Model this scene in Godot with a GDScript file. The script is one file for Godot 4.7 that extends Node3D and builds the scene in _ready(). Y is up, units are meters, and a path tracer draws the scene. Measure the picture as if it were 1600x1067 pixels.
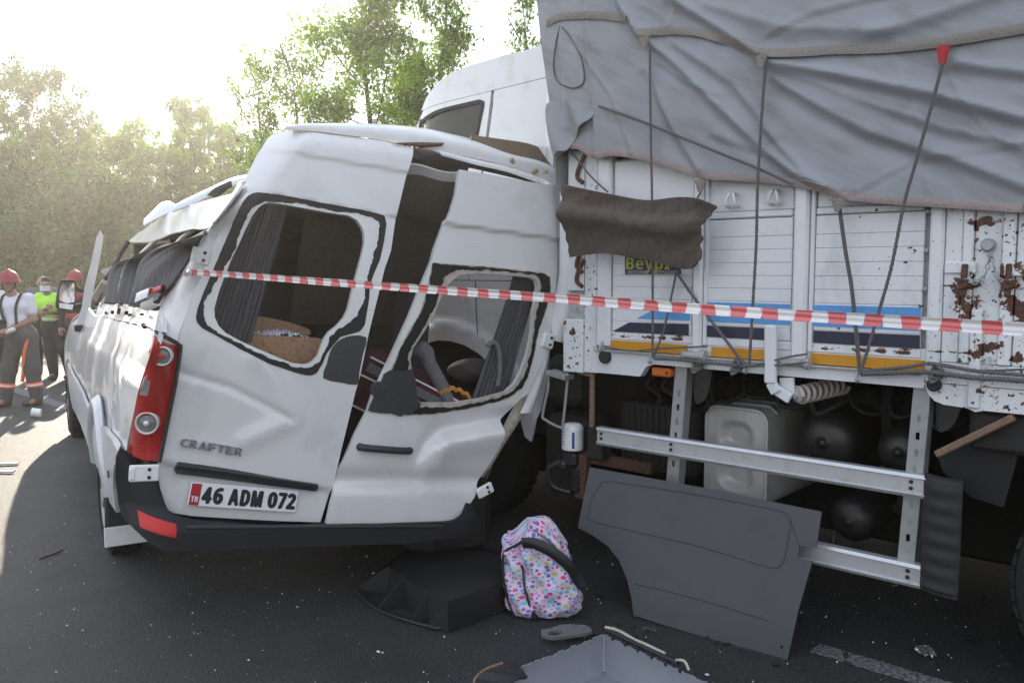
extends Node3D

class MB:
	var v := PackedVector3Array()
	var n := PackedVector3Array()
	var uv := PackedVector2Array()
	var ix := PackedInt32Array()

	func vert(p: Vector3, nn: Vector3, t := Vector2.ZERO) -> int:
		v.append(p)
		n.append(nn)
		uv.append(t)
		return v.size() - 1

	func face(a: int, b: int, c: int) -> void:
		var g := (v[b] - v[a]).cross(v[c] - v[a])
		if g.dot(n[a] + n[b] + n[c]) > 0.0:
			ix.append_array(PackedInt32Array([a, c, b]))
		else:
			ix.append_array(PackedInt32Array([a, b, c]))

	func tri(a: Vector3, b: Vector3, c: Vector3, hint: Vector3) -> void:
		var g := (b - a).cross(c - a)
		if g.length_squared() < 1e-16:
			return
		g = g.normalized()
		if g.dot(hint) < 0.0:
			g = -g
		face(vert(a, g, Vector2(a.x, a.y)), vert(b, g, Vector2(b.x, b.y)), vert(c, g, Vector2(c.x, c.y)))

	func quad(a: Vector3, b: Vector3, c: Vector3, d: Vector3, hint: Vector3) -> void:
		tri(a, b, c, hint)
		tri(a, c, d, hint)

	func box(c: Vector3, s: Vector3, bev := 0.006, bs := Basis()) -> MB:
		var h := s * 0.5
		bev = minf(bev, minf(h.x, minf(h.y, h.z)) * 0.9)
		var P := func(i: int, sx: float, sy: float, sz: float) -> Vector3:
			var q := Vector3(h.x * sx, h.y * sy, h.z * sz)
			if i != 0: q.x -= bev * sx
			if i != 1: q.y -= bev * sy
			if i != 2: q.z -= bev * sz
			return c + bs * q
		for ax in 3:
			for sg in [-1.0, 1.0]:
				var q: Array[Vector3] = []
				for k in [[-1.0, -1.0], [1.0, -1.0], [1.0, 1.0], [-1.0, 1.0]]:
					var w := Vector3.ZERO
					w[ax] = sg
					w[(ax + 1) % 3] = k[0]
					w[(ax + 2) % 3] = k[1]
					q.append(P.call(ax, w.x, w.y, w.z))
				var hn := Vector3.ZERO
				hn[ax] = sg
				quad(q[0], q[1], q[2], q[3], bs * hn)
		if bev > 0.0005:
			for ax in 3:
				var b1 := (ax + 1) % 3
				var b2 := (ax + 2) % 3
				for s1 in [-1.0, 1.0]:
					for s2 in [-1.0, 1.0]:
						var w := Vector3.ZERO
						w[b1] = s1
						w[b2] = s2
						var lo := w
						lo[ax] = -1.0
						var hi := w
						hi[ax] = 1.0
						quad(P.call(b1, lo.x, lo.y, lo.z), P.call(b1, hi.x, hi.y, hi.z), P.call(b2, hi.x, hi.y, hi.z), P.call(b2, lo.x, lo.y, lo.z), bs * w)
			for sx in [-1.0, 1.0]:
				for sy in [-1.0, 1.0]:
					for sz in [-1.0, 1.0]:
						tri(P.call(0, sx, sy, sz), P.call(1, sx, sy, sz), P.call(2, sx, sy, sz), bs * Vector3(sx, sy, sz))
		return self

	# a bar of box section between two points
	func bar(a: Vector3, b: Vector3, w: float, d: float, side := Vector3.BACK, bev := 0.004) -> MB:
		var y := (b - a).normalized()
		var z := (side - y * side.dot(y)).normalized()
		var x := y.cross(z)
		return box((a + b) * 0.5, Vector3(w, a.distance_to(b), d), bev, Basis(x, y, z))

	func tube(p: PackedVector3Array, r: Array, k := 8, caps := true, closed := false) -> MB:
		var t0 := (p[1] - p[0]).normalized()
		var up := Vector3.UP if absf(t0.y) < 0.9 else Vector3.RIGHT
		var nx := t0.cross(up).normalized()
		var base := v.size()
		var m := p.size()
		var len := 0.0
		for i in m:
			var t: Vector3
			if closed:
				t = (p[(i + 1) % m] - p[(i - 1 + m) % m]).normalized()
			else:
				t = (p[mini(i + 1, m - 1)] - p[maxi(i - 1, 0)]).normalized()
			if i > 0:
				len += p[i].distance_to(p[i - 1])
			nx = (nx - t * nx.dot(t)).normalized()
			var ny := t.cross(nx)
			var rr: float = r[mini(i, r.size() - 1)]
			for j in k + 1:
				var a := TAU * j / k
				var d := nx * cos(a) + ny * sin(a)
				vert(p[i] + d * rr, d, Vector2(float(j) / k, len))
		for i in (m if closed else m - 1):
			for j in k:
				var a0 := base + i * (k + 1) + j
				var b0 := base + ((i + 1) % m) * (k + 1) + j
				face(a0, b0, b0 + 1)
				face(a0, b0 + 1, a0 + 1)
		if caps and not closed:
			for e in [0, m - 1]:
				var t := (p[0] - p[1]).normalized() if e == 0 else (p[m - 1] - p[m - 2]).normalized()
				var c := vert(p[e], t)
				var first := v.size()
				for j in k + 1:
					vert(v[base + e * (k + 1) + j], t)
				for j in k:
					face(c, first + j, first + j + 1)
		return self

	# revolve (radius, height) pairs about the y axis of xf; sharp at every point when hard
	func lathe(pr: PackedVector2Array, xf: Transform3D, k := 24, hard := true, from := 0.0, to := TAU) -> MB:
		for i in pr.size() - 1:
			var d := pr[i + 1] - pr[i]
			if d.length() < 1e-6:
				continue
			var nn := Vector2(d.y, -d.x).normalized()
			var na := nn
			var nb := nn
			if not hard:
				if i > 0:
					var e := pr[i] - pr[i - 1]
					na = (nn + Vector2(e.y, -e.x).normalized()).normalized()
				if i < pr.size() - 2:
					var e := pr[i + 2] - pr[i + 1]
					nb = (nn + Vector2(e.y, -e.x).normalized()).normalized()
			var base := v.size()
			for j in k + 1:
				var a := from + (to - from) * j / k
				var c := cos(a)
				var s := sin(a)
				vert(xf * Vector3(pr[i].x * c, pr[i].y, pr[i].x * s), (xf.basis * Vector3(na.x * c, na.y, na.x * s)).normalized(), Vector2(float(j) / k, pr[i].y))
				vert(xf * Vector3(pr[i + 1].x * c, pr[i + 1].y, pr[i + 1].x * s), (xf.basis * Vector3(nb.x * c, nb.y, nb.x * s)).normalized(), Vector2(float(j) / k, pr[i + 1].y))
			for j in k:
				var q := base + j * 2
				face(q, q + 1, q + 3)
				face(q, q + 3, q + 2)
		return self

	# f(u, w) for u, w in 0..1, smooth; thick > 0 makes it a closed shell
	func grid(f: Callable, nu: int, nv: int, thick := 0.0, flip := false) -> MB:
		var p: Array[Vector3] = []
		for i in nu + 1:
			for j in nv + 1:
				p.append(f.call(float(i) / nu, float(j) / nv))
		var W := nv + 1
		var nr: Array[Vector3] = []
		for i in nu + 1:
			for j in nv + 1:
				var du := p[mini(i + 1, nu) * W + j] - p[maxi(i - 1, 0) * W + j]
				var dv := p[i * W + mini(j + 1, nv)] - p[i * W + maxi(j - 1, 0)]
				var g := du.cross(dv)
				if g.length_squared() < 1e-14:
					g = Vector3.UP
				g = g.normalized()
				nr.append(-g if flip else g)
		for side in (2 if thick > 0.0 else 1):
			var base := v.size()
			for i in nu + 1:
				for j in nv + 1:
					var q := i * W + j
					if side == 0:
						vert(p[q], nr[q], Vector2(float(i) / nu, float(j) / nv))
					else:
						vert(p[q] - nr[q] * thick, -nr[q], Vector2(float(i) / nu, float(j) / nv))
			for i in nu:
				for j in nv:
					var a := base + i * W + j
					face(a, a + W, a + W + 1)
					face(a, a + W + 1, a + 1)
		if thick > 0.0:
			var rim: Array[int] = []
			for j in nv: rim.append(j)
			for i in nu: rim.append(i * W + nv)
			for j in nv: rim.append(nu * W + nv - j)
			for i in nu: rim.append((nu - i) * W)
			for k in rim.size():
				var a := rim[k]
				var b := rim[(k + 1) % rim.size()]
				var cc := p[(nu / 2) * W + nv / 2]
				quad(p[a], p[b], p[b] - nr[b] * thick, p[a] - nr[a] * thick, (p[a] + p[b]) * 0.5 - cc)
		return self

	# a plate cut to an outline with holes, laid on the surface f(Vector2) and given thickness
	func sheet(outer: PackedVector2Array, holes: Array, f: Callable, thick := 0.004, cell := 0.05, sgn := 1.0) -> MB:
		var lo := outer[0]
		var hi := outer[0]
		for q in outer:
			lo = lo.min(q)
			hi = hi.max(q)
		var nor := func(q: Vector2) -> Vector3:
			var e := 0.004
			var g: Vector3 = (f.call(q + Vector2(e, 0)) - f.call(q - Vector2(e, 0))).cross(f.call(q + Vector2(0, e)) - f.call(q - Vector2(0, e)))
			return g.normalized() * sgn
		if Geometry2D.is_polygon_clockwise(outer):
			outer = outer.duplicate()
			outer.reverse()
		var nx := maxi(1, ceili((hi.x - lo.x) / cell))
		var ny := maxi(1, ceili((hi.y - lo.y) / cell))
		var st := Vector2((hi.x - lo.x) / nx, (hi.y - lo.y) / ny)
		for i in nx:
			for j in ny:
				var a := lo + Vector2(i, j) * st
				var cellp := PackedVector2Array([a, a + Vector2(st.x, 0), a + st, a + Vector2(0, st.y)])
				var pcs: Array = Geometry2D.intersect_polygons(cellp, outer)
				for h in holes:
					var nxt: Array = []
					for q in pcs:
						nxt.append_array(Geometry2D.clip_polygons(q, h))
					pcs = nxt
				for q in pcs:
					if q.size() < 3:
						continue
					var tr := Geometry2D.triangulate_polygon(q)
					if tr.is_empty():
						continue
					var b := v.size()
					for w in q:
						vert(f.call(w), nor.call(w), w)
					var m: int = q.size()
					for k in range(0, tr.size(), 3):
						face(b + tr[k], b + tr[k + 1], b + tr[k + 2])
					if thick > 0.0:
						for k in m:
							vert(v[b + k] - n[b + k] * thick, -n[b + k], uv[b + k])
						for k in range(0, tr.size(), 3):
							face(b + m + tr[k], b + m + tr[k + 1], b + m + tr[k + 2])
		if thick > 0.0:
			var loops: Array = [outer]
			loops.append_array(holes)
			for li in loops.size():
				var lp: PackedVector2Array = loops[li]
				for k in lp.size():
					var a := lp[k]
					var b := lp[(k + 1) % lp.size()]
					var sn := maxi(1, ceili(a.distance_to(b) / cell))
					for s in sn:
						var q0 := a.lerp(b, float(s) / sn)
						var q1 := a.lerp(b, float(s + 1) / sn)
						var A: Vector3 = f.call(q0)
						var B: Vector3 = f.call(q1)
						var NA: Vector3 = nor.call(q0)
						var NB: Vector3 = nor.call(q1)
						var out := (B - A).cross(NA)
						if li > 0 and not Geometry2D.is_polygon_clockwise(lp):
							out = -out
						elif li > 0:
							out = out
						quad(A, B, B - NB * thick, A - NA * thick, out * sgn)
		return self

	func add(o: MB, xf: Transform3D) -> MB:
		var b := v.size()
		for i in o.v.size():
			vert(xf * o.v[i], (xf.basis * o.n[i]).normalized(), o.uv[i])
		for k in range(0, o.ix.size(), 3):
			face(b + o.ix[k], b + o.ix[k + 1], b + o.ix[k + 2])
		return self

	func mesh(m: Material) -> ArrayMesh:
		var am := ArrayMesh.new()
		var arr := []
		arr.resize(Mesh.ARRAY_MAX)
		arr[Mesh.ARRAY_VERTEX] = v
		arr[Mesh.ARRAY_NORMAL] = n
		arr[Mesh.ARRAY_TEX_UV] = uv
		arr[Mesh.ARRAY_INDEX] = ix
		am.add_surface_from_arrays(Mesh.PRIMITIVE_TRIANGLES, arr)
		am.surface_set_material(0, m)
		return am


var M := {}
var used := {}

func P2(a: Array) -> PackedVector2Array:
	var r := PackedVector2Array()
	for i in range(0, a.size(), 2):
		r.append(Vector2(a[i], a[i + 1]))
	return r

func P3(a: Array) -> PackedVector3Array:
	var r := PackedVector3Array()
	for i in range(0, a.size(), 3):
		r.append(Vector3(a[i], a[i + 1], a[i + 2]))
	return r

func rect2(x0: float, y0: float, x1: float, y1: float) -> PackedVector2Array:
	return PackedVector2Array([Vector2(x0, y0), Vector2(x1, y0), Vector2(x1, y1), Vector2(x0, y1)])

func rrect(x0: float, y0: float, x1: float, y1: float, r: float, k := 5) -> PackedVector2Array:
	var o := PackedVector2Array()
	for c in [[x1 - r, y0 + r, -PI / 2], [x1 - r, y1 - r, 0.0], [x0 + r, y1 - r, PI / 2], [x0 + r, y0 + r, PI]]:
		for i in k + 1:
			var a: float = c[2] + PI / 2 * i / k
			o.append(Vector2(c[0] + r * cos(a), c[1] + r * sin(a)))
	return o

func circle2(c: Vector2, r: float, k := 24, ry := -1.0) -> PackedVector2Array:
	var o := PackedVector2Array()
	for i in k:
		o.append(c + Vector2(cos(TAU * i / k) * r, sin(TAU * i / k) * (r if ry < 0.0 else ry)))
	return o

# Catmull-Rom through the points, m steps each
func smooth3(p: PackedVector3Array, m := 6, closed := false) -> PackedVector3Array:
	var o := PackedVector3Array()
	var c := p.size()
	for i in (c if closed else c - 1):
		var a := p[(i - 1 + c) % c] if closed else p[maxi(i - 1, 0)]
		var d := p[(i + 2) % c] if closed else p[mini(i + 2, c - 1)]
		for k in m:
			o.append(p[i].cubic_interpolate(p[(i + 1) % c], a, d, float(k) / m))
	if not closed:
		o.append(p[c - 1])
	return o

func smooth2(p: PackedVector2Array, m := 3, closed := true) -> PackedVector2Array:
	var o := PackedVector2Array()
	var c := p.size()
	for i in (c if closed else c - 1):
		var a := p[(i - 1 + c) % c] if closed else p[maxi(i - 1, 0)]
		var d := p[(i + 2) % c] if closed else p[mini(i + 2, c - 1)]
		for k in m:
			o.append(p[i].cubic_interpolate(p[(i + 1) % c], a, d, float(k) / m))
	if not closed:
		o.append(p[c - 1])
	return o

# the closed outline with points every step metres, each moved sideways by noise
func ragged(p: PackedVector2Array, step: float, amp: float, sd: int) -> PackedVector2Array:
	var nz := FastNoiseLite.new()
	nz.seed = sd
	nz.frequency = 13.0
	nz.fractal_octaves = 5
	nz.fractal_gain = 0.6
	var o := PackedVector2Array()
	for i in p.size():
		var a := p[i]
		var b := p[(i + 1) % p.size()]
		var m := maxi(1, roundi(a.distance_to(b) / step))
		var nn := (b - a).orthogonal().normalized()
		for k in m:
			var q := a.lerp(b, float(k) / m)
			o.append(q + nn * nz.get_noise_2d(q.x, q.y) * amp)
	return o

func seg_d(p: Vector2, a: Vector2, b: Vector2) -> float:
	var q := b - a
	var t := clampf((p - a).dot(q) / q.length_squared(), 0.0, 1.0)
	return p.distance_to(a + q * t)

# gaussian ridge along a polyline
func ridge(p: Vector2, l: PackedVector2Array, amp: float, w: float) -> float:
	var d := 1e9
	for i in l.size() - 1:
		d = minf(d, seg_d(p, l[i], l[i + 1]))
	return amp * exp(-d * d / (w * w))

# the same with a sharp crest, as cloth folds under tension
func crest(p: Vector2, l: PackedVector2Array, amp: float, w: float) -> float:
	var d := 1e9
	for i in l.size() - 1:
		d = minf(d, seg_d(p, l[i], l[i + 1]))
	return amp * exp(-sqrt(d * d + 0.00002) / (w * 0.7))

# smooth step across the line a->b; amp on its left side
func stepf(p: Vector2, a: Vector2, b: Vector2, amp: float, w: float) -> float:
	var nn := (b - a).orthogonal().normalized()
	return amp * smoothstep(-w, w, -(p - a).dot(nn))

func at_len(p: PackedVector3Array, t: float) -> Vector3:
	var k := clampf(t, 0.0, 1.0) * (p.size() - 1)
	var i := mini(int(k), p.size() - 2)
	return p[i].lerp(p[i + 1], k - i)

func tag(o: Node, label: String, category := "", group := "", kind := "") -> void:
	if label: o.set_meta("label", label)
	if category: o.set_meta("category", category)
	if group: o.set_meta("group", group)
	if kind: o.set_meta("kind", kind)

func numbered(called: String) -> String:
	var c: int = used.get(called, 0)
	used[called] = c + 1
	return called if c == 0 else "%s_%03d" % [called, c]

func thing(called: String, label: String, category: String, xf := Transform3D(), group := "") -> Node3D:
	var o := Node3D.new()
	o.name = numbered(called)
	add_child(o)
	o.transform = xf
	tag(o, label, category, group)
	return o

func part(root: Node, called: String, b: MB, m: Material, label := "") -> MeshInstance3D:
	var o := MeshInstance3D.new()
	o.name = called
	o.mesh = b.mesh(m)
	root.add_child(o, true)
	if label: o.set_meta("label", label)
	return o

func solo(called: String, b: MB, m: Material, label: String, category: String, xf := Transform3D(), group := "") -> MeshInstance3D:
	var o := MeshInstance3D.new()
	o.name = numbered(called)
	o.mesh = b.mesh(m)
	add_child(o)
	o.transform = xf
	tag(o, label, category, group)
	return o

func struct(called: String, b: MB, m: Material) -> MeshInstance3D:
	var o := MeshInstance3D.new()
	o.name = called
	o.mesh = b.mesh(m)
	add_child(o)
	tag(o, "", "", "", "structure")
	return o

func noise(sd: int, freq: float, cols: Array, offs: Array, kind := FastNoiseLite.TYPE_SIMPLEX_SMOOTH, oct := 4, hard := false, size := 512, gain := 0.5) -> NoiseTexture2D:
	var t := NoiseTexture2D.new()
	t.width = size
	t.height = size
	t.seamless = true
	t.normalize = true
	var nz := FastNoiseLite.new()
	nz.seed = sd
	nz.noise_type = kind
	nz.frequency = freq
	nz.fractal_octaves = oct
	nz.fractal_gain = gain
	t.noise = nz
	var g := Gradient.new()
	g.interpolation_mode = Gradient.GRADIENT_INTERPOLATE_CONSTANT if hard else Gradient.GRADIENT_INTERPOLATE_LINEAR
	g.offsets = PackedFloat32Array(offs)
	var cc := PackedColorArray()
	for c in cols:
		cc.append(c if c is Color else Color(c, c, c))
	g.colors = cc
	t.color_ramp = g
	return t

func mat(col: Color, rough: float, metal := 0.0, opt := {}) -> StandardMaterial3D:
	var m := StandardMaterial3D.new()
	m.albedo_color = col.linear_to_srgb()
	m.roughness = rough
	m.metallic = metal
	if opt.has("tex"):
		m.albedo_texture = opt.tex
	if opt.has("rtex"):
		m.roughness_texture = opt.rtex
		m.roughness_texture_channel = BaseMaterial3D.TEXTURE_CHANNEL_RED
	if opt.has("bump"):
		m.heightmap_enabled = true
		m.heightmap_texture = opt.bump
		m.heightmap_scale = opt.get("bs", 0.2)
	if opt.has("scale"):
		m.uv1_triplanar = true
		m.uv1_scale = Vector3.ONE * float(opt.scale)
		m.uv1_world_triplanar = opt.get("world", false)
	if opt.has("coat"):
		m.clearcoat_enabled = true
		m.clearcoat = opt.coat
		m.clearcoat_roughness = opt.get("coat_rough", 0.08)
	if opt.has("back"):
		m.backlight_enabled = true
		m.backlight = opt.back
	if opt.has("rim"):
		m.rim_enabled = true
		m.rim = opt.rim
		m.rim_tint = 0.5
	if opt.has("spec"):
		m.metallic_specular = opt.spec
	return m

var bold: Font
func text(root: Node, called: String, s: String, c: Vector3, dx: Vector3, w: float, h: float, depth: float, m: Material, face := "Droid Sans", weight := 700, nrm := Vector3.BACK) -> void:
	var t := TextMesh.new()
	var f := SystemFont.new()
	f.font_names = PackedStringArray([face])
	f.font_weight = weight
	t.font = f
	t.text = s
	t.font_size = 48
	t.pixel_size = 0.01
	t.depth = 0.1
	t.curve_step = 1.0
	var bb := t.get_aabb()
	t.material = m
	var o := MeshInstance3D.new()
	o.name = called
	o.mesh = t
	root.add_child(o, true)
	var x := dx.normalized()
	var z := (nrm - x * nrm.dot(x)).normalized()
	var y := z.cross(x)
	var sc := Vector3(w / bb.size.x, h / bb.size.y, depth / 0.1)
	o.transform = Transform3D(Basis(x * sc.x, y * sc.y, z * sc.z), c - x * sc.x * bb.get_center().x - y * sc.y * bb.get_center().y)

const TRUCK := Transform3D(Basis(Vector3(0.745, 0, 0.667), Vector3(0, 1, 0), Vector3(-0.667, 0, 0.745)), Vector3(1.64, 0, -3.64))
const VAN := Transform3D(Basis(Vector3(0.866025, 0, -0.5), Vector3(0, 1, 0), Vector3(0.5, 0, 0.866025)), Vector3(-1.29, 0, -4.09))
var rng := RandomNumberGenerator.new()

func _ready() -> void:
	rng.seed = 7
	var cam := Camera3D.new()
	cam.name = "camera"
	cam.position = Vector3(0, 1.75, 0)
	cam.rotation = Vector3(-0.081399, 0, 0)
	cam.fov = 43.715
	cam.near = 0.05
	cam.far = 900.0
	add_child(cam)
	cam.current = true

	var sm := ProceduralSkyMaterial.new()
	sm.sky_top_color = Color(0.74, 0.79, 0.87)
	sm.sky_horizon_color = Color(0.98, 0.97, 0.95)
	sm.sky_curve = 0.16
	sm.sky_energy_multiplier = 1.12
	sm.ground_bottom_color = Color(0.3, 0.29, 0.28)
	sm.ground_horizon_color = Color(0.6, 0.58, 0.55)
	sm.sun_angle_max = 38.0
	sm.sun_curve = 0.12
	var sky := Sky.new()
	sky.sky_material = sm
	var env := Environment.new()
	env.background_mode = Environment.BG_SKY
	env.sky = sky
	env.tonemap_mode = Environment.TONE_MAPPER_LINEAR
	env.tonemap_exposure = 1.68
	env.sdfgi_enabled = true
	env.ssao_enabled = true
	env.ssil_enabled = true
	env.volumetric_fog_enabled = true
	env.volumetric_fog_density = 0.0019
	env.volumetric_fog_anisotropy = 0.7
	env.volumetric_fog_albedo = Color(1.0, 0.985, 0.95)
	var we := WorldEnvironment.new()
	we.name = "daylight"
	we.environment = env
	add_child(we)

	var sun := DirectionalLight3D.new()
	sun.name = "sun"
	sun.light_energy = 1.6
	sun.light_color = Color(1.0, 0.95, 0.87)
	sun.light_angular_distance = 0.5
	sun.shadow_enabled = true
	add_child(sun)
	var sd := Vector3(-0.356, 0.387, -1.0).normalized()
	sun.look_at_from_position(Vector3.ZERO, -sd, Vector3.UP)

	materials()
	ground()
	truck()
	tarp_and_ropes()
	van()
	van_contents()
	loose_things()
	people()
	trees()

func materials() -> void:
	var fine := noise(1, 0.09, [0.0, 1.0], [0.0, 1.0])
	var soft := noise(2, 0.012, [0.0, 1.0], [0.0, 1.0])
	var dust := noise(3, 0.014, [Color(0.92, 0.91, 0.89), Color(0.985, 0.985, 0.98), Color(1, 1, 1)], [0.0, 0.4, 1.0], FastNoiseLite.TYPE_SIMPLEX_SMOOTH, 7, false, 512, 0.6)
	var grime := noise(4, 0.02, [Color(0.66, 0.63, 0.6), Color(0.9, 0.89, 0.87), Color(1, 1, 1)], [0.0, 0.4, 1.0], FastNoiseLite.TYPE_SIMPLEX_SMOOTH, 7, false, 512, 0.6)
	M.fine = fine
	M.soft = soft
	var scuff := scuffs()
	var rr := noise(5, 0.02, [0.55, 1.0], [0.2, 0.8], FastNoiseLite.TYPE_SIMPLEX_SMOOTH, 6)
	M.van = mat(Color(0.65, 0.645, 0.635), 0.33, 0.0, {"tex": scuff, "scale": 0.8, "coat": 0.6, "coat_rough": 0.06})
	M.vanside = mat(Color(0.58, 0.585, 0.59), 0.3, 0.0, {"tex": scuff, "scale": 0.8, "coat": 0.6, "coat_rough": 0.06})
	M.silver = mat(Color(0.5, 0.51, 0.54), 0.35, 0.3, {"tex": dust, "scale": 1.5})
	M.primer = mat(Color(0.5, 0.45, 0.39), 0.6, 0.0, {"tex": grime, "scale": 2.3})
	M.primer2 = mat(Color(0.42, 0.33, 0.2), 0.6, 0.0, {"tex": grime, "scale": 3.3})
	M.tornbrown = mat(Color(0.17, 0.115, 0.06), 0.75, 0.0, {"tex": grime, "scale": 5.0, "bump": fine, "bs": 0.6})
	M.bead = mat(Color(0.052, 0.054, 0.06), 0.6)
	M.seal = mat(Color(0.035, 0.035, 0.036), 0.75, 0.0, {"scale": 9.0, "bump": fine, "bs": 1.2})
	M.sealglass = mat(Color(0.05, 0.06, 0.055), 0.45, 0.0, {"scale": 9.0, "bump": fine, "bs": 2.0, "tex": noise(8, 0.16, [Color(0.3, 0.3, 0.3), Color(0.5, 0.5, 0.45), Color(1, 2, 1.7)], [0.0, 0.6, 1.0])})
	M.rubber = mat(Color(0.018, 0.018, 0.019), 0.7, 0.0, {"scale": 3.0, "bump": fine, "bs": 0.1})
	M.plastic = mat(Color(0.028, 0.03, 0.034), 0.5, 0.0, {"scale": 4.0, "bump": fine, "bs": 0.06, "tex": grime})
	M.bumper = mat(Color(0.017, 0.018, 0.021), 0.6, 0.0, {"spec": 0.35, "scale": 3.0, "bump": fine, "bs": 0.05, "tex": dust})
	M.lining = mat(Color(0.10, 0.084, 0.07), 0.95, 0.0, {"scale": 3.0, "tex": grime, "rim": 0.3})
	M.rag = mat(Color(0.09, 0.07, 0.057), 0.95, 0.0, {"scale": 2.2, "tex": noise(9, 0.02, [Color(0.7, 0.65, 0.62), Color(1, 1, 1), Color(1.35, 1.2, 1.1)], [0.0, 0.5, 1.0], FastNoiseLite.TYPE_SIMPLEX_SMOOTH, 6), "rim": 0.4, "bump": fine, "bs": 0.5})
	M.seat = mat(Color(0.045, 0.038, 0.036), 0.9, 0.0, {"scale": 5.0, "bump": fine, "bs": 0.3})
	M.curtain = mat(Color(0.075, 0.075, 0.085), 0.8, 0.0, {"scale": 4.0, "tex": grime, "rim": 0.3})
	M.blackcloth = mat(Color(0.022, 0.02, 0.024), 0.75, 0.0, {"scale": 3.0, "bump": soft, "bs": 0.6, "rim": 0.5})
	M.glass = StandardMaterial3D.new()
	M.glass.transparency = BaseMaterial3D.TRANSPARENCY_ALPHA
	M.glass.albedo_color = Color(0.08, 0.1, 0.1, 0.55)
	M.glass.roughness = 0.03
	M.mirror = mat(Color(0.7, 0.72, 0.75), 0.05, 1.0)
	M.chrome = mat(Color(0.5, 0.5, 0.51), 0.22, 1.0)
	M.redlens = mat(Color(0.58, 0.016, 0.014), 0.2, 0.0, {"coat": 0.6, "coat_rough": 0.02, "scale": 6.0, "tex": noise(10, 0.05, [Color(0.5, 0.5, 0.5), Color(1, 1, 1)], [0.2, 0.7])})
	M.redbright = mat(Color(0.62, 0.015, 0.01), 0.4, 0.0, {"coat": 0.2, "scale": 20.0, "bump": fine, "bs": 0.3})
	M.lampclear = mat(Color(0.3, 0.29, 0.28), 0.2, 0.4, {"coat": 1.0, "scale": 12.0, "bump": noise(11, 0.2, [0.0, 1.0], [0.0, 1.0], FastNoiseLite.TYPE_CELLULAR, 1), "bs": 0.6})
	M.lampring = mat(Color(0.62, 0.6, 0.57), 0.25, 0.3, {"coat": 1.0})
	M.plate = mat(Color(0.76, 0.76, 0.77), 0.4, 0.0, {"tex": dust, "scale": 6.0})
	M.platered = mat(Color(0.36, 0.02, 0.03), 0.4)
	M.black = mat(Color(0.012, 0.012, 0.013), 0.5)
	M.white = mat(Color(0.74, 0.74, 0.73), 0.5, 0.0, {"tex": dust, "scale": 4.0})
	M.truck = mat(Color(0.7, 0.71, 0.73), 0.42, 0.0, {"tex": scuff, "scale": 1.1, "coat": 0.3, "coat_rough": 0.2})
	M.cab = mat(Color(0.74, 0.75, 0.76), 0.25, 0.0, {"tex": dust, "scale": 0.6, "coat": 0.8, "coat_rough": 0.05})
	var wear := wear_map()
	M.chip = mat(Color(0.7, 0.71, 0.73), 0.45, 0.0, {"tex": wear})
	M.chip.uv1_scale = Vector3(1.0 / 1.1, -1.0 / 1.1, 1)
	M.chip.uv1_offset = Vector3(0.4 / 1.1, 2.25 / 1.1, 0)
	M.chips = M.chip
	M.rusty = M.chip
	M.rust = mat(Color(0.12, 0.055, 0.035), 0.9, 0.0, {"tex": noise(15, 0.03, [Color(0.5, 0.5, 0.5), Color(1, 1, 1), Color(1.9, 1.7, 1.4)], [0.0, 0.5, 1.0]), "scale": 3.0, "bump": fine, "bs": 0.3})
	M.grimy = mat(Color(0.45, 0.46, 0.47), 0.6, 0.0, {"tex": grime, "scale": 1.6})
	M.amberstrip = mat(Color(0.56, 0.25, 0.012), 0.35, 0.0, {"tex": dust, "scale": 5.0})
	M.orange = mat(Color(0.75, 0.16, 0.01), 0.2, 0.0, {"coat": 1.0, "scale": 14.0, "tex": noise(16, 0.06, [Color(0.65, 0.65, 0.65), Color(1, 1, 1)], [0.3, 0.6])})
	M.lightblue = mat(Color(0.09, 0.3, 0.62), 0.45, 0.0, {"tex": dust, "scale": 3.0})
	M.navy = mat(Color(0.018, 0.018, 0.045), 0.45, 0.0, {"tex": dust, "scale": 3.0})
	M.yellow = mat(Color(0.36, 0.36, 0.08), 0.45)
	M.alu = mat(Color(0.56, 0.565, 0.575), 0.4, 0.55, {"tex": dust, "scale": 0.9})
	M.galv = mat(Color(0.36, 0.37, 0.37), 0.5, 0.5, {"tex": dust, "scale": 2.0})
	M.tank = mat(Color(0.56, 0.55, 0.52), 0.35, 0.15, {"tex": dust, "scale": 1.4})
	M.dark = mat(Color(0.022, 0.02, 0.018), 0.8, 0.0, {"tex": grime, "scale": 2.0, "bump": fine, "bs": 0.2})
	M.darkmetal = mat(Color(0.05, 0.048, 0.047), 0.4, 0.5, {"tex": grime, "scale": 3.0})
	M.tyre = mat(Color(0.016, 0.016, 0.016), 0.85, 0.0, {"scale": 5.0, "bump": fine, "bs": 0.15, "tex": grime})
	M.tarp = mat(Color(0.285, 0.293, 0.308), 0.5, 0.0, { "tex": noise(17, 0.012, [Color(0.85, 0.84, 0.82), Color(0.97, 0.97, 0.97), Color(1.0, 1.0, 1.02)], [0.0, 0.45, 1.0], FastNoiseLite.TYPE_SIMPLEX_SMOOTH, 7), "bump": noise(18, 0.012, [0.0, 1.0], [0.0, 1.0], FastNoiseLite.TYPE_SIMPLEX_SMOOTH, 5, false, 1024, 0.4), "bs": 0.2})
	M.web = mat(Color(0.27, 0.245, 0.22), 0.85, 0.0, {"scale": 8.0, "tex": grime})
	M.webpink = mat(Color(0.37, 0.3, 0.29), 0.85, 0.0, {"scale": 8.0, "tex": grime})
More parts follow.
